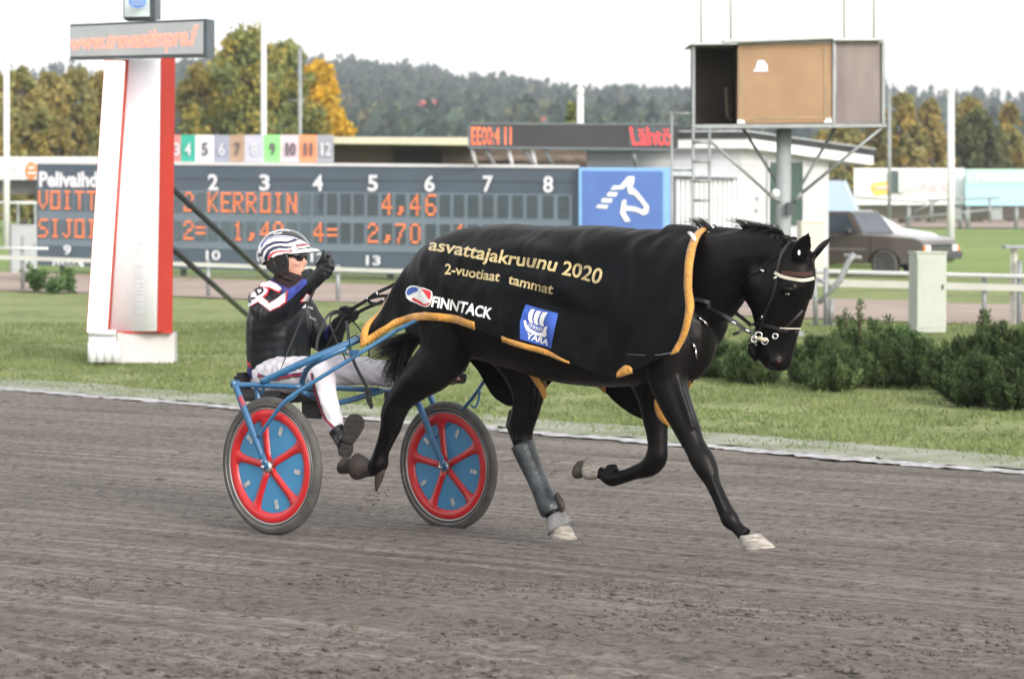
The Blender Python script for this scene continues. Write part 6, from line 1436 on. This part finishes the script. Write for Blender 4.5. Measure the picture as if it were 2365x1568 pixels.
# ================================================================ VEHICLES
glassm = mat('car_glass', (.04, .055, .07), .10, coat=.25, var=.3, nscale=1.5, spec=.5)
def pickup():
    r0 = empty('parked_pickup', G(2130, 652), 'taupe grey pickup truck parked nose-right behind the white rail', 'pickup truck')
    Yc = 62.0; org_ = W(2130, 600, Yc); g_ = -.155; yaw = R(-35)
    X = Matrix.Translation(Vector((org_.x, org_.y, g_))) @ Matrix.Rotation(yaw, 4, 'Z')      # local: x forward, y to the far side, origin at near front corner on the ground
    paint = mat('taupe_paint', (.075, .062, .053), .30, coat=.7, var=.06, nscale=2); T = lambda x, y, z: X @ Vector((x, y, z*.83))
    Wd = 1.72
    prof = [(-4.9, .42), (-4.9, 1.02), (-3.32, 1.05), (-3.30, 1.12), (-1.50, 1.13), (-1.0, 1.11), (-.25, 1.05), (-.04, .97), (.0, .86), (.02, .50), (-.12, .36), (-.42, .34)]
    arch = lambda cx: [(cx+.42*math.cos(a), .34+.40*math.sin(a)) for a in [math.pi*k/10 for k in range(11)]]
    low = prof + arch(-.95)[0:] + [(-1.45, .34), (-3.35, .34)] + arch(-3.85) + [(-4.4, .40)]
    m = M(); n = len(low); rr = []
    for y, ins in ((0, .035), (.06, 0), (Wd-.06, 0), (Wd, .035)): rr.append([T(x, y, z-(ins if z > .9 else 0)) for x, z in low])
    vs = [p for r_ in rr for p in r_]; fs = []
    for i in range(3):
        for j in range(n): fs.append((i*n+j, i*n+(j+1) % n, (i+1)*n+(j+1) % n, (i+1)*n+j))
    fs += [tuple(range(n)), tuple(3*n+j for j in reversed(range(n)))]
    m.add(vs, fs, 0, False); body_ = obj('car_body', m, paint, r0)
    cabp = [(-3.3, 1.10), (-3.25, 1.62), (-3.0, 1.74), (-1.90, 1.74), (-1.52, 1.11)]
    m = M(); rr = []
    for y in (.06, .16, Wd-.16, Wd-.06): ins = .10 if y in (.16, Wd-.16) else 0; rr.append([T(x, (.06 + (z-1.1)*.22) if y < Wd/2 else (Wd-.06-(z-1.1)*.22), z) for x, z in cabp])
    m.rings([rr[0], rr[-1]], smooth=False); obj('cab', m, paint, r0)
    def g3(name, pts, th=.012, mt=glassm, par=r0):
        P = [T(*p) for p in pts]; nn = (P[1]-P[0]).cross(P[2]-P[0]).normalized(); c = sum(P, Vector())/len(P); nn = nn if nn.dot(CP-c) > 0 else -nn; m = M(); m.prism([p+nn*.004 for p in P], nn*th); return obj(name, m, mt, par)
    yy = lambda z: .06+(z-1.1)*.22
    g3('windscreen', [(-1.54, yy(1.15)+.04, 1.14), (-1.54, Wd-yy(1.15)-.04, 1.14), (-1.87, Wd-yy(1.68)-.05, 1.69), (-1.87, yy(1.68)+.05, 1.69)])
    g3('side_window', [(-1.66, yy(1.15)-.0, 1.15), (-1.97, yy(1.62), 1.65), (-2.42, yy(1.62), 1.65), (-2.42, yy(1.15), 1.15)])
    g3('side_window', [(-2.52, yy(1.15), 1.15), (-2.52, yy(1.62), 1.65), (-3.05, yy(1.62), 1.62), (-3.15, yy(1.15), 1.15)])
    g3('grille', [(.015, .34, .60), (.015, Wd-.34, .60), (.015, Wd-.34, .86), (.015, .34, .86)], .03, mat('grille_black', (.02, .022, .025), .3))
    for z in (.68, .75): g3('grille_bar', [(.03, .36, z), (.03, Wd-.36, z), (.03, Wd-.36, z+.018), (.03, .36, z+.018)], .04, chrome)
    for y0 in (.05, Wd-.33):
        g3('headlight', [(.02, y0, .64), (.02, y0+.28, .64), (.01, y0+.28, .85), (.01, y0, .85)], .03, mat('headlamp', (.55, .57, .60), .15, coat=1))
    for y0 in (.005, Wd-.055): g3('indicator', [(.02, y0, .62), (.02, y0+.05, .62), (.01, y0+.05, .82), (.01, y0, .82)], .045, mat('amber_lens', (.80, .22, .03), .3))
    m = M(); m.bbox((-.02, -.02, .38), (.14, Wd+.02, .56), 0, .03, X); obj('bumper', m, mat('bumper_black', (.05, .055, .06), .5), r0)
    m = M(); m.bbox((-.45, .02, .98), (-.02, Wd-.02, 1.0), 0, .005, X); 
    obj('door_mirror', M().ell(T(-1.75, -.13, 1.20), .07, .10, .09, Matrix.Rotation(yaw, 3, 'Z')), mat('mirror_black', (.02, .02, .022), .4), r0)
    g3('side_trim', [(-4.85, -.004, .70), (-1.40, -.004, .70), (-1.40, -.004, .74), (-4.85, -.004, .74)], .012, mat('trim_grey', (.22, .20, .19), .4))
    g3('door_gap', [(-1.28, -.002, .40), (-1.265, -.002, .40), (-1.265, -.002, 1.10), (-1.28, -.002, 1.10)], .006, mat('gap_dark', (.02, .02, .02), .9))
    g3('door_handle', [(-2.35, -.004, .92), (-2.15, -.004, .92), (-2.15, -.004, .96), (-2.35, -.004, .96)], .02, dsteel)
    axv = (T(0, 1, 0)-T(0, 0, 0))
    for cx in (-.95, -3.85):
        for y0 in (.12, Wd-.12):
            c = T(cx, y0, .335); wl = obj('wheel', M().lathe([(0, .09), (.17, .09), (.20, .10), (.20, -.10), (.17, -.09), (0, -.09)], c, axv, 28), mat('dark_rim', (.06, .06, .062), .5), r0)
            obj('tyre', M().lathe([(.20, .09), (.25, .115), (.32, .11), (.335, .08), (.335, -.08), (.32, -.11), (.25, -.115), (.20, -.09)], c, axv, 32, closed_prof=True), tyrem, wl)
    for k in range(4):
        a0 = [(-.85+.0, 0)]
    return r0
pickup()
# white car nose just showing beyond the pickup's bonnet
wc = empty('white_car', G(2110, 610), 'white car of which only the rounded bonnet shows beyond the pickup', 'car')
wcm = mat('white_car_paint', (.68, .70, .74), .25, coat=.8); Xc = Matrix.Translation(Vector((W(2156, 560, 70).x, 70, -.155))) @ Matrix.Rotation(R(-20), 4, 'Z')
cp = [(-4.2, .3), (-4.2, .85), (-3.7, 1.0), (-3.2, 1.38), (-1.9, 1.42), (-1.1, .98), (-.35, .86), (-.06, .72), (0, .5), (-.05, .3)]
m = M(); rr = []
for y, s_ in ((0, .90), (.12, 1), (1.55, 1), (1.67, .90)): rr.append([Xc @ Vector((x, y, .3+(z-.3)*s_)) for x, z in cp])
m.rings(rr); obj('car_body', m, wcm, wc)
m = M(); m.prism([Xc @ Vector(p) for p in ((-1.12, -.01, .98), (-1.85, -.01, 1.30), (-3.1, -.01, 1.28), (-3.55, -.01, .98))], Xc.to_3x3() @ Vector((0, -.02, 0))); obj('side_window', m, glassm, wc)
for cx in (-.8, -3.4):
    for y0 in (.1, 1.57): obj('wheel', M().lathe([(0, .08), (.30, .09), (.31, 0), (.30, -.09), (0, -.08)], Xc @ Vector((cx, y0, .31)), Xc.to_3x3() @ Vector((0, 1, 0)), 24), tyrem, wc)
obj('headlight', M().ell(Xc @ Vector((-.08, .22, .66)), .10, .14, .08), mat('headlamp', (.55, .57, .60), .15), wc)
# van cab behind the building
vn = empty('blue_van', G(1960, 560), 'pale blue van cab rising behind the roof of the pickup', 'van')
Xv = Matrix.Translation(Vector((W(1992, 500, 74).x, 74, -.155))) @ Matrix.Rotation(R(-7), 4, 'Z'); vp = [(-5, .4), (-5, 2.22), (-.62, 2.24), (-.45, 2.20), (-.06, 1.30), (.02, 1.15), (.05, .4)]
m = M(); rr = []
for y in (0, 1.8): rr.append([Xv @ Vector((x, y+(0 if z < 1.3 else (.10 if y == 0 else -.10)), z)) for x, z in vp])
m.rings(rr, smooth=False); obj('van_body', m, mat('van_blue', (.44, .50, .58), .35, coat=.5), vn)
def vq(pts, th): P = [Xv @ Vector(p) for p in pts]; nn = (P[1]-P[0]).cross(P[2]-P[0]).normalized(); nn = nn if nn.dot(CP-P[0]) > 0 else -nn; return M().prism([p+nn*.004 for p in P], nn*th)
obj('windscreen', vq([(-.08, .12, 1.35), (-.08, 1.68, 1.35), (-.44, 1.60, 2.16), (-.44, .2, 2.16)], .015), mat('van_glass', (.28, .38, .50), .1, coat=.6, var=.1, nscale=1), vn)
obj('side_window', vq([(-.16, .015, 1.38), (-.50, .09, 2.12), (-1.9, .09, 2.12), (-1.9, .015, 1.38)], .015), MATS['van_glass'], vn); obj('roof_trim', vq([(-.45, .10, 2.20), (-1.9, .10, 2.20), (-1.9, .10, 2.25), (-.62, .10, 2.25)], .05), dsteel, vn)
for cx in (-.8, -4.2): obj('wheel', M().lathe([(0, .10), (.34, .11), (.35, 0), (.34, -.11), (0, -.10)], Xv @ Vector((cx, .1, .35)), Xv.to_3x3() @ Vector((0, 1, 0)), 24), tyrem, vn)
# ================================================================ TREES
def leafmat(name, c1, c2): return mat(name, c1, .75, nscale=.9, col2=c2, spec=.15, tint=True)
def tree(name, px, ytop, ybase, wpx, Y, lm, label, group, nl=3200, shape=1.0, seed=0, leaf=.30, trunkc=None, cols=None, lean=0, gap=.0, base_fill=.0):
    rn = random.Random(seed); nr = np.random.RandomState(seed)
    a = W(px, HZ+50, Y); a.z = -.16; top = W(px+lean, ytop, Y); hgt = top.z-a.z; rad = wpx/2/FP*Y
    r0 = empty(name, a, label, 'tree', group)
    tm_ = M(); tr = .03*hgt+.05; tm_.tube([a, a.lerp(top, .35)+Vector((rn.uniform(-.2, .2), 0, 0)), a.lerp(top, .7), a.lerp(top, .92)], [tr, tr*.7, tr*.4, tr*.1], 8)
    cl = []
    ncl = 100
    for i in range(ncl):
        u = rn.random()**.8; zz_ = .10+.86*u; prof = math.sin(math.pi*min(1, (zz_*1.02)**.75))**.55*shape + (1-shape)*(1-zz_)
        ang = rn.uniform(0, 2*math.pi); rr_ = rad*prof*rn.uniform(.25, .92)
        c = a.lerp(top, zz_) + Vector((math.cos(ang)*rr_, math.sin(ang)*rr_*.8, 0)); cl.append((c, rad*rn.uniform(.12, .27)*(1.15-.55*zz_)))
        if i % 3 == 0: st = a.lerp(top, max(.12, zz_-.22)); tm_.tube([st, st.lerp(c, .6)+Z*.2, c], [tr*.28, tr*.16, tr*.06], 5)
    cl.append((a.lerp(top, .95), rad*.16))
    obj('trunk', tm_, trunkc or barkm, r0)
    per = nl//len(cl); V = []; T = []
    for c, r in cl:
        n_l = int(per*(r/(rad*.19))**1.3)+12
        d = nr.normal(size=(n_l, 3)); d /= np.linalg.norm(d, axis=1)[:, None]; rr_ = r*nr.uniform(.15, 1.55, size=n_l)[:, None]**.8
        p = np.array(c)+d*rr_*np.array([1.15, 1, 1.15]); sz_ = leaf*nr.uniform(.45, 1.1, size=n_l)[:, None]
        u = nr.normal(size=(n_l, 3)); u /= np.linalg.norm(u, axis=1)[:, None]; w_ = nr.normal(size=(n_l, 3)); w_ -= u*(u*w_).sum(1)[:, None]; w_ /= np.linalg.norm(w_, axis=1)[:, None]
        q = np.stack([p-u*sz_*.5, p+w_*sz_*.34, p+u*sz_*.5, p-w_*sz_*.34], 1); V.append(q.reshape(-1, 3))
        base_c = np.array(rn.choice(cols)) if cols else np.ones(3)
        t = np.repeat(base_c[None]*nr.uniform(.8, 1.2, size=(n_l, 1)), 4, 0); T.append(t)
    V = np.concatenate(V); T = np.concatenate(T); F = np.arange(len(V)).reshape(-1, 4)
    npobj('crown', V, F, lm, r0, tint=T)
    return r0
barkm = mat('bark', (.10, .085, .07), .9, var=.3, nscale=4)
lf = leafmat('autumn_leaves', (.26, .245, .10), (.37, .33, .14))
OL = [(1, 1, 1), (1.1, 1.0, .85), (.85, .92, .85), (1.2, 1.0, .7), (.8, .85, .8)]; YE = [(2.0, 1.45, .38), (2.2, 1.55, .35), (1.8, 1.35, .4), (1.4, 1.2, .6)]; GR = [(.75, .95, .9), (.85, 1.0, .85), (1.0, 1.02, .7), (.65, .82, .8), (1.15, 1.05, .7)]; BR = [(1.05, .93, .85), (1.0, .92, .8), (1.15, .98, .75), (.92, .88, .78)]; DK = [(.35, .45, .5), (.42, .52, .5), (.3, .40, .45)]
G1, G2, G3 = 'autumn trees beyond the left banner', 'tall trees behind the number plates', 'autumn trees behind the right banners'
for i, (px, yt, wd, c, lab) in enumerate(((-20, 168, 150, OL, 'olive autumn tree cut by the left edge of the photo'), (52, 152, 120, OL, 'broad olive-brown tree just right of the left flagpole'), (112, 160, 100, BR, 'brownish tree between the left flagpole and the finishing post'), (172, 150, 120, OL, 'yellowing tree directly left of the finishing post'), (232, 168, 120, BR, 'brown-leaved tree hidden partly by the finishing post'), (84, 235, 110, OL, 'low olive tree in front of the left group'), (195, 240, 110, BR, 'low brown tree beside the light panel of the post'))):
    tree('autumn_tree', px, yt, 480, wd*1.35, 135+i*3, lf, lab, G1, 5200, 1, 11+i, .42, cols=c)
for i, (px, yt, wd, c, lab, n) in enumerate(((560, 62, 250, GR, 'tallest green tree, left of the tall white flagpole', 9000), (655, 92, 190, GR, 'green-yellow tree just right of the tall white flagpole', 7000), (462, 150, 170, OL, 'shorter olive tree beside the red side of the finishing post', 6500), (738, 134, 135, YE, 'bright orange-yellow tree right of the tall green tree', 8000), (600, 190, 230, GR, 'bushy lower green tree filling under the tall green tree', 8000))):
    tree('tall_tree', px, yt, 480, wd*1.15, 140+i*3, lf, lab, G2, n, 1, 31+i, .40, cols=c)
for i, (px, yt, wd, c, lab) in enumerate(((1950, 262, 110, OL, 'olive tree behind the right side of the camera tower'), (2085, 212, 100, OL, 'tallest olive tree right of the camera tower'), (2030, 250, 90, BR, 'brown tree behind the grey mast'), (2150, 228, 90, BR, 'brownish tree between the mast and the right flagpole'), (2262, 254, 130, DK, 'dark green tree right of the right flagpole'), (2240, 222, 110, BR, 'tan tree behind the dark green tree'), (2335, 288, 110, OL, 'yellow-olive tree at the right edge'), (2120, 300, 100, OL, 'small olive tree above the white banner'), (2330, 236, 80, BR, 'thin brown tree standing at the far right'), (1900, 300, 80, OL, 'small olive tree behind the building roof'))):
    tree('autumn_tree', px, yt, 480, wd*1.2, 175+i*3, lf, lab, G3, 4200, 1, 51+i, .50, cols=c)
tree('dark_bush_tree', 1328, 236, 480, 88, 130, lf, 'dark green tree behind the flagpole over the timing board', None, 2600, 1, 77, .45, cols=[(.5, .65, .55), (.6, .75, .55)])
# ================================================================ HILLS WITH FOREST
SKY = [(300, 165), (405, 168), (450, 160), (500, 155), (640, 150), (770, 155), (880, 160), (950, 166), (1000, 163), (1030, 180), (1080, 192), (1150, 186), (1200, 196), (1250, 208), (1340, 219), (1450, 219), (1600, 226), (1800, 222), (2050, 216), (2130, 222), (2200, 219), (2365, 226)]
def skyy(px): return interp([(-900, 230), (-400, 200), (0, 175)]+SKY+[(2700, 232), (3300, 250)], px)
HY0, HY1 = 420, 1300
def hill_z(x, y):
    px = CX+FP*x/HY1; u = max(0, min(1, (y-HY0)/(HY1-HY0))); top = (HZ-skyy(px)-52)/FP*HY1+CH
    return -.2 + top*(u**1.15)*(1 if y <= HY1 else max(0, 1-(y-HY1)/160)) + 3*noise.noise(Vector((x*.006, y*.006, 1)))*u
V, F = grid(-760, 760, 110, HY0, HY1+160, 44, hill_z)
npobj('hills', V, F, mat('hill_floor', (.035, .045, .025), .95, nscale=.01, col2=(.06, .06, .03)), smooth=True, kind='structure')
nr = np.random.RandomState(3); V = []; T = []; F = []; cnt = 0
rn = random.Random(9)
fm = mat('forest_leaves', (.075, .115, .095), .9, nscale=.05, col2=(.10, .145, .12), tint=True, spec=.1)
while cnt < 4600:
    k = rn.random(); y = HY0+(HY1-HY0)*(k**.6); px = rn.uniform(-2400, 5200) if cnt > 3500 else rn.uniform(-150, 2500) if rn.random() < .2 else rn.uniform(380, 1650)
    if rn.random() < .25: y = HY1 - rn.uniform(0, 60)
    x = (px-CX)/FP*y; z = hill_z(x, y); kind = rn.random(); decid = kind < .22+.25*noise.noise(Vector((x*.02, y*.01, 3)))
    h = rn.uniform(9, 16)*(.8 if decid else 1)*(1.7 if cnt > 3500 and (px < -200 or px > 2560) else 1); r = h*(.30 if decid else .19); n_l = 46 if decid else 52
    u = nr.uniform(0, 1, n_l); ang = nr.uniform(0, 2*math.pi, n_l)
    if decid: zz_ = .2+.8*u; prof = np.sqrt(np.clip(1-((zz_-.58)/.45)**2, 0.02, 1))
    else: zz_ = 1-np.sqrt(u)*.95; prof = (1.04-zz_)*(1.0+.25*np.sin(zz_*40))
    d = prof*r*nr.uniform(.55, 1, n_l); p = np.stack([x+np.cos(ang)*d, y+np.sin(ang)*d, z+zz_*h], 1); s_ = (h*.085)*nr.uniform(.7, 1.5, n_l)[:, None]
    out = np.stack([np.cos(ang), np.sin(ang), np.full(n_l, -.45)], 1); tn = np.stack([-np.sin(ang), np.cos(ang), np.zeros(n_l)], 1)
    q = np.stack([p-tn*s_, p+tn*s_, p+out*s_*1.6, p-out*s_*.6+np.array([0, 0, .9])*s_], 1); V.append(q.reshape(-1, 3)[:, :])
    c = np.array(rn.choice([(2.3, 1.7, 1.0), (2.0, 1.7, 1.1), (1.7, 1.6, 1.0), (2.6, 1.6, .9)]) if decid else rn.choice([(1, 1, 1), (.8, .9, .9), (.7, .8, .75), (1.1, 1.15, 1)]))
    T.append(np.repeat(c[None]*nr.uniform(.75, 1.2, (n_l, 1)), 4, 0)); cnt += 1
V = np.concatenate(V); T = np.concatenate(T); F = np.arange(len(V)).reshape(-1, 4)
tagd(npobj('forest', V, F, fm, tint=T, kind='stuff'), 'spruce and birch forest covering the far hillside', 'forest')
for (px, py, Y, w_, lab) in ((993, 247, 760, 5.6, 'red-roofed house among the trees high on the hillside'), (1262, 290, 620, 5.0, 'red-roofed house low on the hillside behind the timing board')):
    c = W(px, py, Y); r0 = empty('hill_house', c-Z*3, lab, 'house', 'houses on the hillside'); m = M(); m.box((c.x-w_/2, c.y-4, c.z-3), (c.x+w_/2, c.y, c.z-.2)); obj('wall', m, mat('house_wall', (.45, .42, .38), .8), r0)
    m = M(); m.prism([Vector((c.x-w_/2-.5, c.y-4.5, c.z-.2)), Vector((c.x-w_/2-.5, c.y-1.5, c.z+1.6)), Vector((c.x-w_/2-.5, c.y+.5, c.z-.2))], Vector((w_+1, 0, 0))); obj('roof', m, mat('red_roof', (.50, .10, .10), .7), r0)
# ================================================================ SHRUBS, WEEDS, GRASS BLADES
needle = mat('pine_needles', (.045, .082, .034), .65, nscale=3, col2=(.115, .165, .070), tint=True, spec=.2)
woody = mat('shrub_wood', (.12, .07, .045), .9, var=.3)
def shrub(px, ytop, ybase, wpx, label, seed, dark=1.0, n=95):
    rn = random.Random(seed); b = G(px, ybase); h = (ybase-ytop)/FP*b.y; rad = wpx/2/FP*b.y
    r0 = empty('pine_shrub', b, label, 'shrub', 'dwarf pine shrubs along the verge'); st = M(); V = []; T = []
    for i in range(n):
        ang = rn.uniform(0, 2*math.pi); d = rad*math.sqrt(rn.random())*1.0; k = 1-(d/rad)**2*.55
        root = b+Vector((math.cos(ang)*d*.25, math.sin(ang)*d*.25, 0)); tip = b+Vector((math.cos(ang)*d, math.sin(ang)*d*.8, h*k*rn.choice([rn.uniform(.35, .8), rn.uniform(.6, 1.0), rn.uniform(.75, 1.15)])))
        mid_ = root.lerp(tip, .55)+Vector((math.cos(ang)*d*.2, math.sin(ang)*d*.2, -h*.04)); 
        if i % 4 == 0: st.tube([root, mid_, tip], [.014, .009, .004], 5)
        path = [root.lerp(mid_, .3), mid_, tip]; path, _ = smooth_path([root, mid_, tip], [1, 1, 1], 9)
        tc_ = rn.choice([.7, .9, 1.1, 1.35])*dark
        for j, p in enumerate(path[4:]):
            ax = (path[min(j+5, len(path)-1)]-path[j+3]).normalized()
            for q_ in range(13):
                dd = Vector((rn.gauss(0, 1), rn.gauss(0, 1), rn.gauss(0, 1))).normalized(); dd = (dd*.8+ax*.75+Z*.2).normalized(); ln = rn.uniform(.030, .060); sd = dd.cross(Vector((rn.gauss(0, 1), rn.gauss(0, 1), rn.gauss(0, 1)))).normalized()*.0075
                pp = p+Vector((rn.gauss(0, .018), rn.gauss(0, .018), rn.gauss(0, .012)))
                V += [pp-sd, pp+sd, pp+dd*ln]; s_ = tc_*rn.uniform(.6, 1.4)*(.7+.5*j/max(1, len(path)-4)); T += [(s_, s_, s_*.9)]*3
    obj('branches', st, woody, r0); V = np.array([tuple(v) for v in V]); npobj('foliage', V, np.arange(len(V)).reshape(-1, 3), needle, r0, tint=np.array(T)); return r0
sh_spots = [(1655, 775, 872, 110, 'low pine shrub between the horse\'s chest and its muzzle'), (1735, 765, 884, 120, 'pine shrub directly below the horse\'s jaw'), (1880, 772, 886, 110, 'low pine shrub just right of the horse\'s muzzle'), (1985, 712, 890, 165, 'tall bushy pine shrub left of the beige cabinet'), (2065, 745, 884, 120, 'medium pine shrub in front of the beige cabinet'), (2120, 772, 892, 130, 'low pine shrub beneath the beige cabinet'), (2215, 775, 908, 140, 'pine shrub right of the beige cabinet'), (2295, 728, 912, 150, 'pine shrub with an upright leader near the right edge'), (2368, 740, 914, 140, 'dark pine shrub cut by the right edge'), (1925, 800, 902, 120, 'lowest front pine shrub left of the tall bushy one'), (2250, 815, 934, 130, 'front pine shrub at the lower right of the row'), (2350, 812, 944, 140, 'nearest pine shrub in the lower right corner of the row')]
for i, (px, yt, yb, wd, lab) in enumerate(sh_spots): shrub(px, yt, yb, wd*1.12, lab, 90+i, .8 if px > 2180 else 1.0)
def weed(px, ytop, ybase, wpx, label, seed, n=26):
    rn = random.Random(seed); b = G(px, ybase); h = (ybase-ytop)/FP*b.y; rad = wpx/2/FP*b.y; r0 = empty('tall_weed', b, label, 'weed', 'leafy weeds beside the inner path'); st = M(); V = []; T = []
    for i in range(n):
        tip = b+Vector((rn.gauss(0, rad*.5), rn.gauss(0, rad*.5), h*rn.uniform(.45, 1))); st.tube([b, b.lerp(tip, .5)+Vector((0, 0, h*.05)), tip], .012, 4)
        for j in range(26):
            p = b.lerp(tip, rn.uniform(.15, 1)); dd = Vector((rn.gauss(0, 1), rn.gauss(0, 1), rn.gauss(.3, .6))).normalized(); ln = rn.uniform(.08, .18); sd = dd.cross(Vector((rn.gauss(0, 1), rn.gauss(0, 1), 1))).normalized()*.035
            V += [p, p+dd*ln*.5+sd, p+dd*ln, p+dd*ln*.5-sd]; s_ = rn.uniform(.8, 1.5); T += [(s_*1.2, s_*1.1, s_)]*4
    obj('stalks', st, mat('weed_stalk', (.10, .15, .06), .8), r0); npobj('foliage', np.array([tuple(v) for v in V]), np.arange(len(V)).reshape(-1, 4), needle2, r0, tint=np.array(T))
needle2 = mat('weed_leaves', (.06, .12, .05), .7, nscale=3, col2=(.10, .17, .075), tint=True, spec=.2)
weed(88, 605, 674, 64, 'tall leafy weed growing by the leftmost rail post', 5, 13); weed(122, 640, 678, 60, 'low dark leafy weed right of the tall one', 6, 14); weed(160, 618, 677, 36, 'thin upright weed left of the finishing post', 7, 7)
bladem = mat('grass_blades', (.14, .19, .070), .7, nscale=.8, col2=(.22, .26, .11), tint=True, spec=.15)
nr = np.random.RandomState(12); NB = 90000
px = nr.uniform(-60, 2430, NB); k = nr.uniform(0, 1, NB)**.9
Y = 18+22*k; X = (px-CX)/FP*Y
D = X*En.x+Y*En.y; keep = D > ED+.15+.7*nr.uniform(0, 1, NB)**2; X, Y, D = X[keep], Y[keep], D[keep]
pat = np.array([noise.noise(Vector((x*.9, y*.9, 3))) for x, y in zip(X, Y)]); keep = (pat > -.25) | (nr.uniform(0, 1, len(X)) < .25); X, Y, pat = X[keep], Y[keep], pat[keep]
Zg = np.array([gz(x, y) for x, y in zip(X, Y)]); n_b = len(X); hh = nr.uniform(.012, .042, n_b)*(1+.5*pat); an = nr.uniform(0, 2*math.pi, n_b); wx, wy = np.cos(an)*.010, np.sin(an)*.010; lx, ly = nr.normal(0, .022, n_b), nr.normal(0, .022, n_b)
V = np.stack([np.stack([X-wx, Y-wy, Zg-.005], 1), np.stack([X+wx, Y+wy, Zg-.005], 1), np.stack([X+lx, Y+ly, Zg+hh], 1)], 1).reshape(-1, 3)
tt = np.repeat((nr.uniform(.8, 1.2, n_b)*(1+.3*pat))[:, None]*np.array([1, 1, 1])*1.0, 3, 0)
tagd(npobj('grass_blades', V, np.arange(len(V)).reshape(-1, 3), bladem, tint=tt, kind='stuff'), 'short mown grass on the verge beyond the track', 'grass')
# ================================================================ AIR
m = M(); m.box((-900, -30, -3), (900, 1520, 130))
hz = bpy.data.materials.new('haze_air'); hz.use_nodes = True; n = hz.node_tree; n.nodes.clear()
pv = n.nodes.new('ShaderNodeVolumePrincipled'); pv.inputs['Color'].default_value = (.84, .91, 1, 1); pv.inputs['Density'].default_value = .00033; pv.inputs['Anisotropy'].default_value = .2
on = n.nodes.new('ShaderNodeOutputMaterial'); n.links.new(pv.outputs[0], on.inputs['Volume'])
tagd(obj('haze', m, hz), 'thin bluish evening haze over the racecourse and hills', 'haze', kind='stuff')
